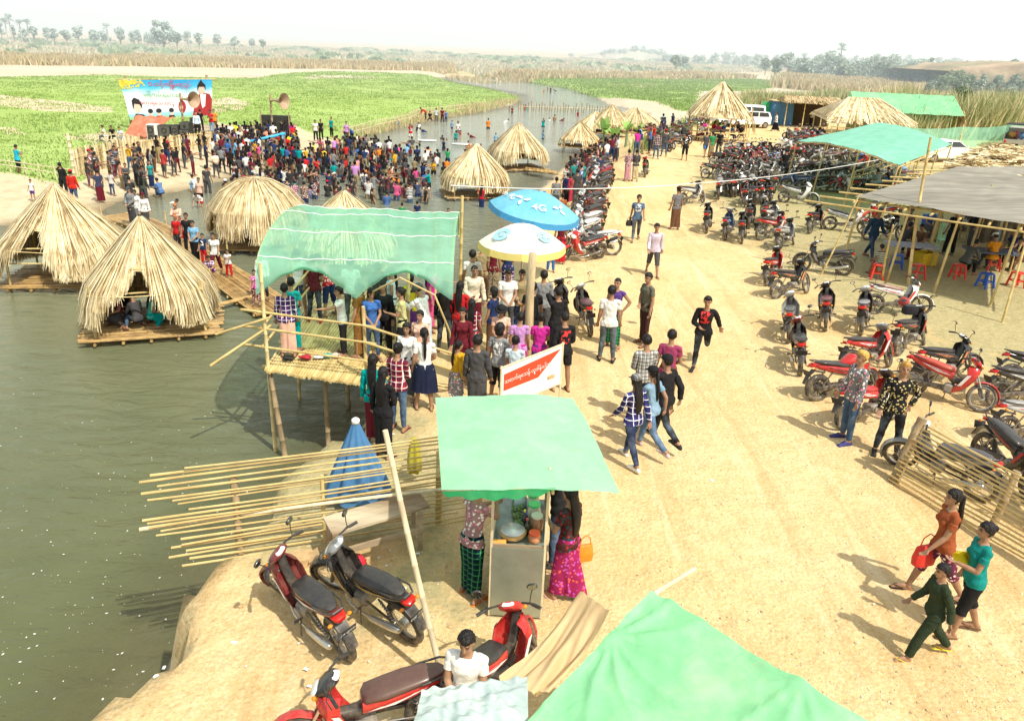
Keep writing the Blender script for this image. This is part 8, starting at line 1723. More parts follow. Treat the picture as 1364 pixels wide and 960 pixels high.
# --- between the platform and the log post (feet pixels on the bank)
T = [
 (500,588,-5,'stand',1.58,('shirt','teal'),('longyi','maroon'),'woman in a long sleeved teal top with long black hair','hair_long',1),
 (512,608,-20,'stand2',1.56,('shirt','black'),('longyi','black'),'woman all in black with very long hair by the closed umbrella','hair_long',1),
 (531,572,-15,'front',1.60,('shirt',(.42,.02,.03),'plaid'),('jeans','denim'),'girl in a red checked shirt and black cap','hair_bun',1),
 (566,545,10,'stand2',1.58,('tee','white'),('dress',(.015,.02,.05)),'girl in a white blouse and dark blue pinafore dress','hair_tail',1),
 (543,530,170,'stand',1.50,('tee','white'),('longyi','dgrey'),'girl in a white t shirt behind the girl in the red checked shirt','hair_bob',1),
 (607,545,-60,'point',1.35,('shirt','mustard'),('skirt','grey','floral'),'small girl in a mustard yellow top with a red hair tie','hair_tail',1),
 (634,560,-10,'stand',1.64,('shirt','dgrey'),('longyi','dgrey'),'young man in a dark grey shirt with a pale yoke, seen from behind','hair_short',0),
 (662,536,-25,'stand2',1.58,('tee',(.25,.26,.27),'print'),('knee','black'),'girl with reddish hair in a grey t shirt','hair_bob',1),
 (592,468,-5,'stand',1.60,('shirt','black'),('jeans','black'),'woman with orange dyed hair in black with red sleeves','hair_long',1),
 (573,440,-95,'point',1.60,('tee','magenta'),('longyi','pink'),'woman in a hot pink t shirt at the river rail','hair_tail',1),
 (566,478,60,'leanw',1.66,('shirt',(.62,.66,.66),'vstripes'),('longyi','lblue'),'man in a pale striped shirt and motorbike helmet leaning at the rail','hair_crop',0),
 (612,470,-15,'stand',1.62,('shirt','red'),('longyi','dgrey'),'woman with loose black hair and red sleeves near the rail','hair_long',1),
 (630,445,185,'stand2',1.66,('shirt','cream'),('longyi','maroon'),'balding man in a cream shirt and maroon longyi facing the camera','hair_crop',0),
 (628,420,0,'stand',1.66,('tee','white'),('longyi','khaki'),'man in a white t shirt looking out at the river, left of the umbrella','hair_short',0),
 (640,405,10,'front',1.60,('tee','khaki'),('longyi','brown'),'person in a khaki top beside the white umbrella','hair_short',0),
 (655,398,0,'stand',1.56,('tee','maroon'),('longyi',(.30,.24,.16),'leopard'),'woman in a maroon top and spotted skirt under the white umbrella','hair_bun',1),
 (675,396,5,'front',1.56,('tee','navy'),('longyi','purple','plaid'),'person in navy and purple under the white umbrella','hair_bun',1),
 (733,362,180,'stand',1.05,('tee','orange','stripes'),('trousers','blue'),'small child in a striped orange top and blue trousers','hair_short',0),
 (745,352,0,'stand',1.50,('tee','maroon'),('longyi','red'),'person in dark red under the edge of the white umbrella','hair_bun',1),
 (674,450,190,'front',1.64,('tee','white'),('jeans','dgrey'),'young man in a white t shirt facing the camera left of the log post','hair_short',0),
 (692,448,180,'front',1.62,('jacket','khaki'),('jeans','navy'),'youth with cropped hair in a beige jacket behind the log post','hair_crop',0),
 (720,452,10,'stand',1.64,('shirt','grey'),('trousers','dgrey'),'man in a slate grey shirt right of the log post','hair_short',0),
 (747,520,20,'stand2',1.62,('jacket','black','rprint'),('shorts','black'),'boy in a black top with a red and white back and shorts','hair_short',0),
 (738,478,30,'shade',1.62,('shirt','black'),('longyi','black'),'youth in black shading his eyes beside the log post','hair_short',0),
 (689,512,5,'stand',1.52,('tee','lavender'),('longyi','magenta'),'woman in a lavender blouse with a flower in her bun','hair_bun',1),
 (683,545,-10,'front',1.45,('tee','lblue'),('longyi','white'),'woman in a pale blouse holding a bright red basket','hair_bun',1),
 (716,512,0,'front',1.50,('tee','magenta'),('longyi','purple'),'woman in a magenta blouse right of the log post','hair_bun',1),
 (615,508,170,'stand',1.55,('shirt','maroon'),('longyi','maroon'),'woman with long hair in a dark maroon dress','hair_long',1),
 (627,490,-5,'stand',1.50,('tee','red','plaid'),('longyi','dgrey'),'girl in a red checked top behind the woman in maroon','hair_long',1),
 (665,500,180,'front',1.52,('tee','peach'),('longyi','brown'),'girl with a black hat facing the camera','hair_bob',1),
 (655,470,60,'stand',1.5,('tee','navy'),('longyi','brown'),'woman with brown hair near the small motorbike wheel','hair_bob',1),
 (706,470,0,'stand',1.62,('tee','black'),('trousers','dgrey'),'man in black directly behind the log post','hair_short',0),
]
for (px,py,fa,po,h,tp_,bt_,lb,hr,fm) in T:
 hc = (.30,.09,.02) if 'orange dyed' in lb else ((.10,.03,.02) if 'reddish' in lb or 'brown hair' in lb else BLK)
 hat = ('cap','black') if 'black cap' in lb else (('hat','black') if 'black hat' in lb else (('helmet',(.10,.10,.11)) if 'motorbike helmet' in lb else None))
 pp(px,py,fa,po,h,tp_,bt_,lb,hr,bool(fm),fc='maroon' if len(lb) % 2 else 'brown',hat=hat,lod=0)
# --- on the platform (deck 0.05)
T = [(385,474,10,'stand',1.58,('shirt','purple','plaid'),('longyi','peach'),'woman in a purple checked shirt at the river end of the platform','hair_bun',1),(393,466,-10,'stand2',1.60,('tee','turq'),('longyi','teal'),'woman in a turquoise top and teal longyi on the platform','hair_bun',1),
 (400,420,20,'stand',1.62,('tee','white'),('shorts','denim'),'boy in white and denim shorts under the green net','hair_short',0),(421,428,0,'stand2',1.60,('tee','maroon','leopard'),('jeans','black'),'youth in a maroon patterned shirt with red shoes on the platform','hair_short',0),
 (440,420,60,'lean',1.55,('tee','red','floral'),('knee','navy'),'person leaning on the rail at the back of the platform','hair_short',0),(458,472,110,'point',1.50,('tee','white'),('trousers','black'),'youth in white reaching for the platform rail','hair_short',0),
 (481,475,75,'stand',1.62,('tee',(.25,.12,.03)),('longyi',(.25,.12,.03),'brownpat'),'tall woman in a brown patterned dress on the platform','hair_bun',1),(497,478,200,'front',1.55,('tee','blue'),('jeans','denim'),'girl in a bright blue blouse with white edging','hair_bob',1),
 (512,470,170,'stand',1.58,('shirt','black'),('trousers','black'),'person in black behind the girl in bright blue','hair_short',0),(523,448,100,'stand2',1.62,('tank','lblue'),('longyi','dgrey'),'tall woman in a pale grey vest under the net','hair_tail',1),(537,478,95,'carry',1.58,('tee',(.52,.50,.24)),('longyi','black'),'woman in a pale yellow top near the bank end of the platform','hair_bun',1),
 (505,440,20,'stand',1.60,('tee','dgrey'),('longyi','brown'),'person in dark grey far back under the net','hair_short',0),(470,432,0,'stand',1.60,('tee','white','stripes'),('jeans','dgrey'),'person in a striped white top far back under the net','hair_short',0),(548,455,-20,'stand',1.55,('tee','yellow'),('longyi','purple'),'woman in yellow close to the bank end of the net canopy','hair_bun',1),(560,510,160,'stand',1.5,('tee','peach'),('longyi','cream'),'woman in peach just behind the pinafore girl','hair_bun',1)]
for (px,py,fa,po,h,tp_,bt_,lb,hr,fm) in T: pp(px,py,fa,po,h,tp_,bt_,lb,hr,bool(fm),z=.06,fc='red' if 'red shoes' in lb else 'brown',feet='shoes' if 'red shoes' in lb else 'sandals',lod=0)
# --- on the floating walkway and the huts
T = [(342,406,190,'stand',1.15,('tee','magenta','floral'),('trousers','maroon','floral'),'small girl in pink on the near end of the floating walkway','hair_short',1),(352,398,175,'stand',1.55,('shirt','white'),('jeans','black'),'youth in white with a dark bag on the near end of the walkway','hair_short',0),
 (289,364,185,'walk',1.52,('tee','white'),('trousers','maroon','leopard'),'woman in a white t shirt walking on the floating walkway','hair_bun',1),(306,369,180,'point',1.0,('tee','white','floral'),('trousers','red'),'toddler in white and red reaching sideways on the walkway','hair_short',0),(273,352,170,'stand',1.15,('tee','navy','print'),('trousers','red'),'little boy in navy and red beside the woman in white','hair_short',0),
 (262,348,175,'front',1.55,('tee','skyblue'),('longyi','black'),'young man in a sky blue t shirt on the walkway','hair_short',0),(253,338,185,'stand',1.58,('tee','black'),('trousers','black'),'man in a black t shirt on the walkway','hair_short',0),(238,334,165,'stand',1.40,('tee','red'),('trousers','dgrey'),'boy with orange hair and a red t shirt on the walkway','hair_short',0),
 (240,320,190,'leanw',1.6,('shirt','peach'),('longyi','red'),'person in peach with an orange head on the far part of the walkway','hair_crop',0),(196,305,200,'stand',1.55,('shirt','white'),('longyi','dgrey'),'girl in white with a dark red cap behind the nearest hut','hair_tail',1),(185,300,180,'stand',1.55,('tee','white'),('longyi','grey'),'person in white behind the nearest hut apex','hair_bun',1),
 (296,322,100,'stand',1.55,('tank','red'),('longyi','dgrey'),'woman in a red vest standing in the rounded hut','hair_short',1),(283,368,180,'squat',1.3,('tee','lavender','plaid'),('shorts','purple'),'small child in lavender squatting on the walkway','hair_short',0),
 (178,300,170,'front',1.68,('shirt','grey'),('longyi','dgrey'),'man in a grey shirt and cap wading behind the huts','hair_crop',0)]
for (px,py,fa,po,h,tp_,bt_,lb,hr,fm) in T: pp(px,py,fa,po,h,tp_,bt_,lb,hr,bool(fm),z=WZ+.2,hat=('cap','maroon') if 'red cap' in lb else (('cap','dgrey') if 'and cap' in lb else None),hc=(.5,.16,.05) if 'orange' in lb else BLK,skin=len(lb)%4)
for (px,py,fa,po,tp_,bt_,lb,hr) in [(186,438,60,'floor',('shirt','dgrey'),('jeans','denim'),'man in a dark grey shirt sitting in the nearest hut','hair_short'),(202,434,-70,'floor',('tee',(.10,.42,.35)),('longyi','teal'),'person in pale green sitting in the nearest hut','hair_tail'),(163,432,160,'floor',('tee','maroon','floral'),('longyi','dgrey'),'person in a patterned red top deep in the nearest hut','hair_short'),(218,425,180,'floor',('tee','navy'),('longyi','black'),'person in navy at the right of the nearest hut','hair_short'),(173,424,180,'floor',('tee','black'),('longyi','black'),'person in black at the back of the nearest hut','hair_short'),(345,318,180,'floor',('tee','lblue'),('jeans','navy'),'person in pale blue sitting in the rounded hut','hair_short')]:
 pp(px,py,fa,po,1.6,tp_,bt_,lb,hr,z=WZ+.23)
# --- right: tea shop
T = [(1157,345,200,'walk',1.74,('shirt',(.02,.05,.10)),('jeans',(.02,.04,.09)),'man in dark blue standing under the corner of the grey roof','hair_short',0,0),(1170,368,10,'sit',1.30,('tee',(.55,.55,.42),'dstripes'),('shorts','red'),'boy in a striped top on the red stool by the tea table','hair_short',0,0),
 (1196,340,-60,'sitlean',1.6,('shirt','dgrey'),('trousers','black'),'person in dark grey leaning over the pale tea table','hair_short',0,0),(1222,345,120,'sit',1.6,('tee','brown'),('longyi','maroon'),'person in brown at the right end of the pale tea table','hair_short',0,0),(1280,366,-70,'sitlean',1.6,('shirt',(.10,.11,.10)),('trousers','black'),'man in a dark shirt leaning forward over the dark tea table','hair_crop',0,0),
 (1318,362,5,'sit',1.65,('tee',(.60,.25,.02)),('jeans','black'),'man in an orange t shirt and white cap at the dark tea table','hair_short',0,0),(1262,340,0,'stand2',1.62,('tee','black'),('trousers','black'),'person in black standing deep in the tea shop','hair_short',0,0),(1290,330,90,'stand',1.6,('shirt','black'),('longyi','dgrey'),'tea shop helper in black bending to the counter','hair_short',0,0),
 (1345,352,100,'sit',1.6,('tee','navy'),('trousers','black'),'person in navy seated at the right edge tea table','hair_short',0,0),(1232,318,180,'sit',1.6,('tee','blue'),('longyi','dgrey'),'person in blue far inside the tea shop','hair_bun',1,0),(1362,362,90,'sitlean',1.6,('tee','dgrey'),('longyi','brown'),'person in grey at the very right edge of the tea shop','hair_short',0,0),(1205,318,170,'sit',1.6,('tee','olive','floral'),('longyi','brown'),'person in patterned olive behind the pale tea table','hair_bun',1,0),
 (1168,252,0,'squat',1.6,('tee','grey'),('trousers','navy'),'man in grey squatting behind the motorbikes by the canopy','hair_short',0,0),(1185,248,30,'squat',1.6,('tee','black'),('jeans','blue'),'man in black squatting in jeans by the bamboo railing','hair_short',0,0),(1200,246,20,'bend',1.6,('tee','ldenim','denim'),('jeans','ldenim'),'man in pale denim bending over by the bamboo railing','hair_short',0,0),(1042,240,0,'front',1.66,('tee','black'),('trousers','black'),'man in black standing among the packed motorbikes','hair_short',0,0)]
for (px,py,fa,po,h,tp_,bt_,lb,hr,fm,_) in T: pp(px,py,fa,po,h,tp_,bt_,lb,hr,bool(fm),skin=1,hat=('cap','white') if 'white cap' in lb else None)
T = [(911,214,0,'stand',1.66,('tee','black','print'),('knee','black'),'youth in black with white print on his back near the round hall','hair_short',0),(938,210,10,'walk',1.62,('tee','dgrey'),('shorts','blue'),'boy in blue shorts, leftmost of three near the round hall','hair_short',0),(946,210,0,'stand',1.62,('tee','green'),('longyi','khaki'),'person in a bright green shirt between two dark shirted ones','hair_short',0),(956,208,-5,'stand',1.66,('tee','black'),('trousers','dgrey'),'man in a black shirt, rightmost of three near the round hall','hair_short',0),
 (1032,175,90,'walk',1.66,('tee','white','stripes'),('longyi','black'),'person in black and white walking past the stalls','hair_short',0),(1070,165,180,'stand',1.66,('tee','mustard'),('longyi','dgrey'),'person in mustard at the ragged thatch stall','hair_short',0),(1080,168,0,'stand',1.66,('tee','white'),('longyi','black'),'person in white at the ragged thatch stall','hair_short',0),(1088,167,0,'stand2',1.66,('tee','red'),('jeans','black'),'person in red with a white cap at the ragged thatch stall','hair_short',0),
 (873,212,-10,'stand',1.66,('shirt','maroon','plaid'),('jeans','denim'),'youth in a dark red checked shirt beside the river side motorbikes','hair_short',0),(884,209,0,'stand2',1.68,('jacket','dgrey'),('jeans','denim'),'youth in dark clothes with a bright red scarf by the road','hair_short',0),(835,242,10,'front',1.60,('shirt',(.25,.15,.17),'floral'),('longyi',(.45,.30,.30),'batik'),'woman in a pink patterned longyi beside the motorbike line','hair_bun',1),(845,242,0,'front',1.60,('shirt','dgrey'),('longyi',(.42,.38,.18),'floral'),'woman in an olive patterned longyi beside the motorbike line','hair_bun',1),
 (768,256,5,'stand',1.66,('tee','dgrey'),('longyi','dgrey'),'man in grey close to the pink clothed woman','hair_short',0),(763,244,-5,'stand',1.62,('shirt',(.62,.06,.10)),('longyi',(.62,.06,.10)),'woman all in bright coral red at the river bank','hair_bun',1),(749,272,5,'stand',1.6,('tee',(.42,.12,.04)),('longyi','green','plaidg'),'woman in a rust coloured blouse behind the blue umbrella','hair_bun',1),(733,268,0,'stand',1.6,('tee',(.0,.45,.30)),('longyi','navy'),'person in jade green with a red cap behind the blue umbrella','hair_short',0),(712,276,0,'stand',1.62,('shirt','grey'),('longyi','dgrey'),'man in slate grey just left of the blue umbrella top','hair_short',0),(725,262,10,'stand2',1.6,('tee','blue'),('longyi','navy'),'person with a blue cap behind the blue umbrella','hair_short',0),(741,250,0,'stand',1.66,('tee','grey'),('longyi','dgrey'),'man in a grey t shirt left of the woman in coral red','hair_short',0),(756,240,0,'stand',1.6,('shirt','navy'),('longyi','black'),'woman in navy left of the woman in coral red','hair_bun',1)]
for (px,py,fa,po,h,tp_,bt_,lb,hr,fm) in T: pp(px,py,fa,po,h,tp_,bt_,lb,hr,bool(fm),lod=2,gz=True,hat=('cap','red') if 'red cap' in lb else (('cap','blue') if 'blue cap' in lb else (('cap','white') if 'white cap' in lb else (('wrap','red') if 'red scarf' in lb else None))))
# --- far left bank, single figures
T = [(27,233,-30,'phone',1.66,('tee',(.02,.40,.60)),('knee','black'),'youth in a bright cyan top at the edge of the field, far left','hair_short',0,-1.55),(45,268,180,'stand',1.05,('tee','white'),('shorts','purple'),'small child in white on the far left beach','hair_short',0,-1.6),(87,262,0,'shade',1.68,('shirt','black'),('trousers','black'),'man in black pointing at the stage behind the far left hut','hair_short',0,-1.6),(101,274,0,'stand',1.68,('shirt',(.55,.03,.02)),('jeans','navy'),'man in a red hooded top and cap behind the far left hut','hair_short',0,-1.6),
 (193,262,190,'squat',1.4,('tee','navy'),('trousers','dgrey'),'person in dark blue crouching at the water edge behind the grey gowned woman','hair_short',0,WZ),(216,263,60,'squat',1.6,('shirt',(.10,.2,.42)),('longyi','denim'),'person in a blue jacket sitting at the water edge','hair_short',0,WZ),(262,256,60,'squat',1.5,('shirt','lblue'),('trousers','skyblue'),'person in pale blue sitting at the water edge','hair_short',0,WZ),(194,274,0,'stand',1.70,('shirt',(.06,.07,.06)),('knee','dgrey'),'tall person in a dark green top wading at the water edge','hair_long',1,WZ-.1),(268,276,180,'stand',1.5,('tee','peach'),('shorts','black'),'boy in peach wading near the rounded hut','hair_short',0,WZ-.2),(278,262,0,'stand',1.7,('tee','dgrey'),('trousers','dgrey'),'big man in dark grey wading near the rounded hut','hair_short',0,WZ-.2),(268,284,180,'bend',1.4,('tee','white','floral'),('shorts','red'),'child in white and red playing in the water by the rounded hut','hair_short',0,WZ-.3),(226,293,-90,'bend',1.4,('tee','white'),('shorts','black'),'swimmer in white splashing behind the nearest hut','hair_short',0,WZ-.9),
 (142,190,120,'sit',1.6,('tee','white'),('jeans','dgrey'),'man in a white shirt perched on the rail left of the red tarpaulin','hair_short',0,-1.4),(152,190,180,'sit',1.6,('tee','black'),('trousers','black'),'person in black perched left of the red tarpaulin','hair_short',0,-1.4),(163,192,180,'sit',1.6,('tee','lblue'),('trousers','grey'),'person in pale blue beside the red tarpaulin','hair_short',0,-1.4),
 (264,181,200,'stand',1.7,('shirt','lblue'),('trousers','black'),'man in a pale shirt standing on the stage','hair_short',0,-.75),(283,178,170,'phone',1.7,('tee','red'),('jeans','ldenim'),'singer in a red t shirt and jeans on the stage','hair_short',0,-.75),(287,176,190,'stand',1.66,('tee','orange'),('trousers','brown'),'person in orange behind the singer on the stage','hair_short',0,-.75),(269,176,0,'stand',1.66,('tee','black'),('trousers','black'),'person in black beside the man in the pale shirt on the stage','hair_short',0,-.75),
 (641,282,-10,'stand',1.4,('tee','red'),('longyi','navy'),'child in red standing in the water beside the nearer river hut','hair_long',1,WZ-.25),(536,305,0,'stand',1.3,('tee','green'),('shorts','dgrey'),'child in green wading just above the green net canopy','hair_short',0,WZ-.5),(556,302,0,'stand',1.3,('tee','navy'),('shorts','navy'),'child in navy wading just above the green net canopy','hair_short',0,WZ-.55),(566,275,200,'bend',1.6,('tank','white'),('shorts','white'),'man in a white vest bending over in the river','hair_short',0,WZ-.3),(597,312,180,'stand',1.3,('tee','dgrey'),('shorts','dgrey'),'child whose head just shows over the end of the green canopy','hair_short',0,WZ-.75),
 (421,188,180,'stand',1.66,('tee','white'),('trousers','black'),'youth in white on the far bank right of the black board','hair_short',0,-1.6),(428,187,180,'stand',1.66,('tee','black'),('trousers','black'),'youth in black on the far bank right of the black board','hair_short',0,-1.6),(442,183,150,'stand',1.66,('tee','teal'),('trousers','black'),'youth in teal on a parked motorbike on the far bank','hair_short',0,-1.6),(462,190,180,'stand',1.66,('tee','lavender'),('trousers','dgrey'),'person in pale lavender at the end of the beach crowd','hair_short',0,-1.6),(469,190,150,'bend',1.66,('tee','blue'),('jeans','navy'),'person in blue bending at the end of the beach crowd','hair_short',0,-1.7),
 (567,160,120,'bend',1.66,('shirt',(.5,.08,.04)),('trousers','dgrey'),'person in rust red bending on the far bank fence','hair_short',0,-1.6),(573,162,180,'floor',1.66,('tee','black'),('trousers','black'),'person in black sitting at the far bank edge','hair_short',0,-1.7),(581,163,0,'stand',1.5,('tee','lblue'),('trousers','dgrey'),'person in pale blue at the far water edge','hair_short',0,WZ-.1),(589,164,10,'stand',1.6,('tee','maroon'),('trousers','black'),'person in maroon at the far water edge','hair_short',0,WZ-.1),(594,164,200,'stand',1.3,('tee','blue'),('trousers','navy'),'child in blue at the far water edge','hair_short',0,WZ-.1),(547,190,200,'armsup',1.66,('shirt','red','print'),('shorts','white'),'man in dark red splashing with arms spread at the edge of the crowd','hair_short',0,WZ-.5)]
for (px,py,fa,po,h,tp_,bt_,lb,hr,fm,z) in T: pp(px,py,fa,po,h,tp_,bt_,lb,hr,bool(fm),lod=2,z=z,feet=None,skin=len(lb)%3,hat=('cap','red') if 'hooded top and cap' in lb else None)
# --- bathers scattered up the river
rg = random.Random(41)
BA = [(555,182),(568,187),(602,176),(610,183),(640,212),(632,195),(613,190),(607,192),(626,207),(599,198),(559,207),(591,210),(660,195),(671,172),(678,154),(682,154),(699,154),(702,154),(724,126),(729,126),(733,126),(741,126),(723,191),(731,170),(738,170),(745,170),(769,162),(723,176),(650,178),(590,197),(621,222),(575,222),(530,178),(557,180)]
pc = ['black','white','red','grey','skyblue','maroon','orange','navy','brown','teal']
for i, (px, py) in enumerate(BA):
 c = pc[(i*7) % 10]; sw = i % 4 == 1
 pp(px, py+2, rg.choice([0,180,90,-60,150]), 'bend' if sw else rg.choice(['stand','front','leanw','armsup']), rg.choice([1.3,1.6,1.66]), ('tee', c) if c != 'brown' else None, ('shorts', rg.choice(['black','navy','dgrey'])), ('bather in a %s top %s in the open river' % (c, 'swimming' if sw else 'wading')) if c != 'brown' else 'bare chested bather in the open river', lod=2, z=WZ-(.95 if sw else rg.choice([.5,.7,.9])), feet=None, skin=rg.randrange(3), group='bathers in the open river' )
# --- swimming rings and boards
for i, (px, py, c, lb) in enumerate([(568,188,(.8,.8,.8),'white float board with two bathers leaning on it'),(614,193,(.75,.78,.8),'pale float board near the edge of the crowd')]):
 p = at(px, py, WZ); mb = MB(); mb.loft([((-.8,0,.06),(0,.2,0),(0,0,.05)),((-.4,0,.06),(0,.34,0),(0,0,.06)),((.5,0,.06),(0,.34,0),(0,0,.06)),((.9,0,.06),(0,.15,0),(0,0,.04))],12); tag(mb.build('float_board', B_WHITE, None, True, (p.x,p.y,WZ)), lb, 'float')
# --- crowds
def crowd_pts(poly, n, dmin, seed, z=-1.7):
 rg = random.Random(seed); P = np.array([tuple(at(x, y, z))[:2] for x, y in poly]); lo, hi = P.min(0), P.max(0); out = []; tries = 0
 while len(out) < n and tries < n*400:
  tries += 1; x = rg.uniform(lo[0], hi[0]); y = rg.uniform(lo[1], hi[1])
  if not inpoly(P, np.array([x]), np.array([y]))[0]: continue
  if all((x-a)**2+(y-b)**2 > dmin*dmin for a, b in out): out.append((x, y))
 return out
CC = ['black']*18+['dgrey']*4+['dgrey']*4+['navy']*4+['white']*5+['grey']*3+['red']*3+['maroon']*3+['blue']*2+['pink','orange','yellow','mustard','green','teal','lavender','skyblue','cream','brown','brown','salmon','magenta','khaki']
groups = []
# (polygon, n, dmin, place text, group, facing, wading, women share)
Z = [([(118,262),(122,236),(190,226),(205,235),(210,250),(170,272),(125,270)], 26, .62, 'on the beach, left of the crowd', 'people on the beach left of the crowd', -55, False),
  ([(205,222),(300,205),(345,205),(330,228),(285,235),(205,240)], 34, .62, 'on the beach by the mat fence', 'people along the mat fence', -30, False),
  ([(290,198),(345,188),(392,186),(400,215),(345,222),(300,215)], 75, .68, 'in the dense crowd facing the stage', 'crowd pressed in front of the stage', 25, False),
  ([(300,262),(320,225),(400,212),(460,196),(505,192),(535,205),(540,232),(575,238),(570,268),(500,268),(420,262),(380,272)], 235, .78, 'wading in the crowd in the river', 'crowd wading in the river', 25, True),
  ([(535,190),(560,200),(600,215),(632,222),(600,240),(560,236),(530,215)], 26, .9, 'at the right edge of the river crowd', 'waders at the right edge of the river crowd', 45, True),
  ([(775,262),(770,235),(790,212),(812,205),(800,240)], 10, .75, 'between the motorbike line and the river', 'people between the motorbike line and the river', 30, False),
  ([(752,232),(770,205),(800,195),(828,192),(826,208),(795,220),(775,240)], 30, .62, 'on the bank by the river shelters', 'people on the bank by the river shelters', 40, False),
  ([(838,205),(845,192),(868,190),(872,200),(860,210)], 12, .6, 'in front of the motorbike cluster', 'youths in front of the motorbike cluster', 100, False),
  ([(866,190),(872,178),(895,172),(905,180)], 6, .9, 'among the motorbikes near the round hall', 'people among the motorbikes near the hall', 0, False),
  ([(925,190),(935,176),(985,176),(990,188)], 12, .8, 'sitting under the round thatched hall', 'people under the round thatched hall', 180, False),
  ([(758,206),(760,198),(782,198),(784,206)], 8, .6, 'sitting in the near river shelter', 'people in the near river shelter', 60, False)]
allp = []
for zi, (poly, n, dm, where, grp, face, wade) in enumerate(Z):
 zb = -1.7 if zi < 5 else 0
 for (x, y) in crowd_pts(poly, n, dm, 50+zi, zb): allp.append((y, x, zi))
allp.sort()
budget = 299-NPEOPLE[0]
far = []
rg = random.Random(99)
for i, (y, x, zi) in enumerate(allp):
 where, grp, face, wade = Z[zi][3:7]
 z = hz_(x, y)
 if wade: z = max(WZ-rg.choice([.45,.6,.75,.85]), min(z, WZ-.3))
 fem = rg.random() < .3; c = rg.choice(CC); b_ = rg.choice(['black','dgrey','navy','denim','brown','maroon','khaki']); h = rg.gauss(1.62,.08) if rg.random() > .12 else rg.uniform(1.1,1.35); pose = rg.choice(['stand','stand2','crossed','front','phone','stand','point','armsup','shade','hips','leanw'] if not 'sitting' in where else ['sit','floor'])
 f = face+rg.gauss(0,45)
 if i < budget:
  top = (rg.choice(['tee','tee','shirt']), tuple(.8*v+.03 for v in COL[c]), rg.choice(['plain']*14+['plaid','stripes','floral','print']))
  bot = ('longyi' if (fem or rg.random() < .25) else rg.choice(['trousers','jeans','knee']), COL[b_])
  hat = ('cap', COL[rg.choice(['red','black','white','navy'])]) if rg.random() < .07 else None
  person((x, y, z), R(f), pose, h, top, bot, rg.choice(['hair_long','hair_tail','hair_bun']) if fem else 'hair_short', BLK, None, hat, rg.randrange(3), fem, 2, ('woman in a ' if fem else 'person in a ')+c.replace('dgrey','dark grey').replace('skyblue','sky blue')+' top '+where, grp)
 else: far.append((x, y, z, f, h, COL[c], COL[b_], pose))
# everyone beyond the nearest three hundred reads as one mass
def lowbody(pose):
 B = body(pose, POSES[pose], False, 2); co_, bid, names = B['co'], B['bid'], B['names']
 o = bpy.data.objects.new('t', B['me']); d = o.modifiers.new('d', 'DECIMATE'); d.ratio = .16; me = evalmesh(o)
 n = len(me.vertices); v = np.empty(n*3, np.float32); me.vertices.foreach_get('co', v); v = v.reshape(-1,3); f = [tuple(p.vertices) for p in me.polygons]; bpy.data.meshes.remove(me)
 reg = np.zeros(n, int)
 for i in range(n):
  j = np.argmin(((co_-v[i])**2).sum(1)); nm = names[bid[j]]; t_ = B['bt'][j]; hl = B['hl'][j]
  reg[i] = 1 if nm in ('belly','chest','shol','shor') or (nm in ('ual','uar') and t_ < .6) else (2 if nm in ('pelvis','thl','thr','sh_l','sh_r') else (3 if nm == 'head' and (hl[2] > .05 or hl[1] < -.01) else 0))
 return v, f, reg
LB = {}; V_ = []; F_ = []; Cc = []; off = 0
for (x, y, z, f, h, ct_, cb_, pose) in far:
 if pose not in LB: LB[pose] = lowbody(pose)
 v, fs, reg = LB[pose]; a = R(f); s = h/1.7; vv = v*s*np.array([1.12,1.12,1]); X_ = vv[:,0]*math.cos(a)-vv[:,1]*math.sin(a)+x; Y_ = vv[:,0]*math.sin(a)+vv[:,1]*math.cos(a)+y
 V_.append(np.stack([X_, Y_, vv[:,2]+z], 1)); F_ += [tuple(k+off for k in q) for q in fs]; off += len(v)
 pal = np.array([SK[0], ct_, cb_, BLK]); Cc.append(pal[reg])
if far:
 me = bpy.data.meshes.new('distant_crowd'); me.from_pydata(np.vstack(V_).tolist(), [], F_); ca = me.color_attributes.new('col', 'FLOAT_COLOR', 'POINT'); cc_ = np.vstack(Cc); ca.data.foreach_set('color', np.hstack([cc_, np.ones((len(cc_),1))]).astype(np.float32).ravel()); me.shade_smooth()
 m, t, b, N, L = nt('crowd_cloth'); setp(b, .8, 0, .15); a = N.new('ShaderNodeAttribute'); a.attribute_name = 'col'; L.new(a.outputs['Color'], b.inputs['Base Color']); me.materials.append(m); tag(link('distant_crowd', me), kind='stuff')
bpy.data.scenes.remove(TS)
print('PEOPLE', NPEOPLE[0], 'crowd', len(allp), 'stuff', len(far))
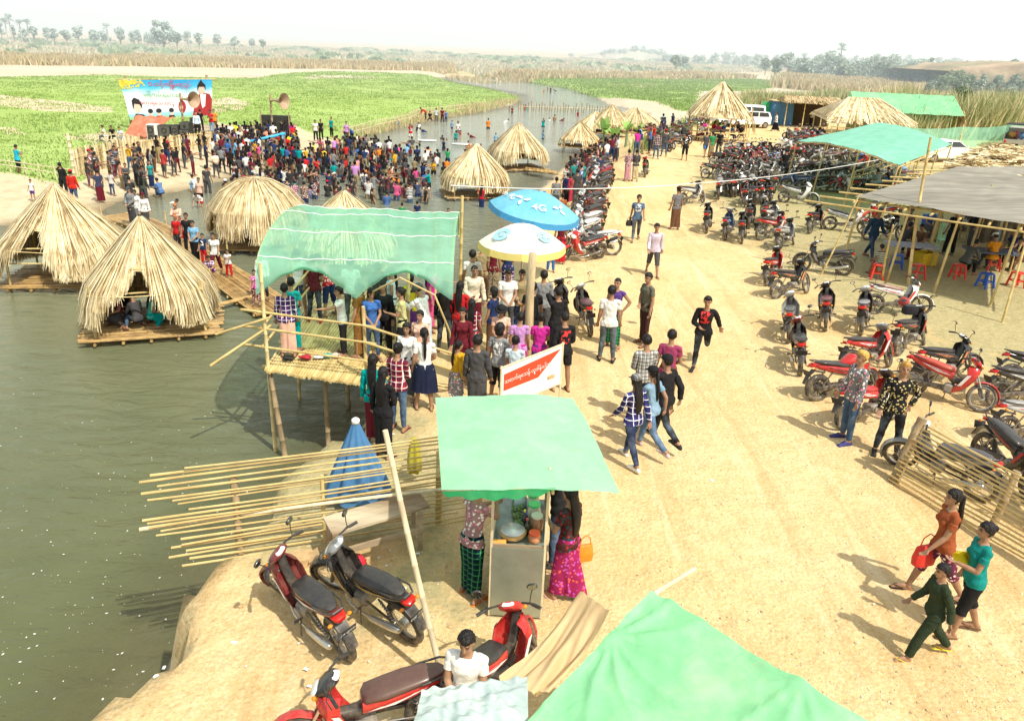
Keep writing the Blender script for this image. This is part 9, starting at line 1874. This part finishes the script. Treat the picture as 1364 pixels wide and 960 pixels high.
# --- things people hold
def bag(px, py, z, size, col, label, cat='bag', name='bag', strap=True):
 p = at(px, py, z); root = empty(name, p, .3, label, cat); m = mat('bag_%d_%d' % (int(col[0]*100), int(col[1]*100)), col, .45, var=.2, scale=14); w_, d_, h_ = size; mb = MB(); mb.loft([((0,0,-h_/2),(w_*.45,0,0),(0,d_*.5,0)),((0,0,-h_*.1),(w_*.5,0,0),(0,d_*.5,0)),((0,0,h_*.4),(w_*.42,0,0),(0,d_*.35,0)),((0,0,h_/2),(w_*.38,0,0),(0,d_*.15,0))],16,3.5); mb.build('pouch', m, root, 40)
 if strap: mb = MB(); mb.tube([(-w_*.33,0,h_*.45),(-w_*.25,0,h_*.9),(0,0,h_*1.1),(w_*.25,0,h_*.9),(w_*.33,0,h_*.45)],.008,6); mb.build('strap', m, root)
 return root
bag(779,735,.68,(.22,.10,.22),(.75,.22,.02),'orange shoulder bag hanging behind the woman in the pink longyi'); bag(1232,738,.60,(.34,.14,.28),(.65,.04,.03),'red woven bag carried by the woman in the rust brown top'); bag(675,478,.55,(.32,.16,.24),(.70,.03,.05),'bright red basket carried in front of the sign'); bag(838,297,.62,(.24,.14,.2),(.02,.02,.02),'black bag carried by the youth in the grey blue t shirt'); bag(863,404,.62,(.2,.1,.2),(.03,.02,.02),'small dark bag in the hand of the man in the olive t shirt'); bag(892,502,.75,(.22,.1,.2),(.05,.03,.025),'dark round handbag at the back of the walking group')
p = at(1291,742,1.02); mb = MB(); mb.grid(lambda u, v: (.34*(u-.5), .10*math.cos(PI*(v-.5)*1.0)*1.0+.015*math.sin(u*13), .16*(v-.5)+.03*math.sin(u*5)), 16, 10); tag(mb.build('yellow_cloth', mat('yellow_towel', (.85,.68,.02), .8, var=.15), None, True, (p.x,p.y-.05,1.02)), 'folded yellow cloth over the arm of the woman in teal', 'cloth')
# clothes heap on the platform edge
for i, (px, c, lb) in enumerate([(383,(.03,.03,.03),'heap of dark clothes at the left corner of the platform edge'),(408,(.45,.03,.05),'heap of red clothes on the platform edge'),(424,(.75,.70,.68),'heap of white patterned clothes on the platform edge'),(434,(.0,.40,.38),'small turquoise cloth heap on the platform edge'),(447,(.6,.5,.45),'pale cloth heap nearest the corner post of the platform')]):
 blob(px, 478-i, .08, (.11,.08,.03), mat('heap_%d' % i, c, .8, var=.5, scale=14), 'clothes_heap', lb, 'clothes', 30+i, .9)
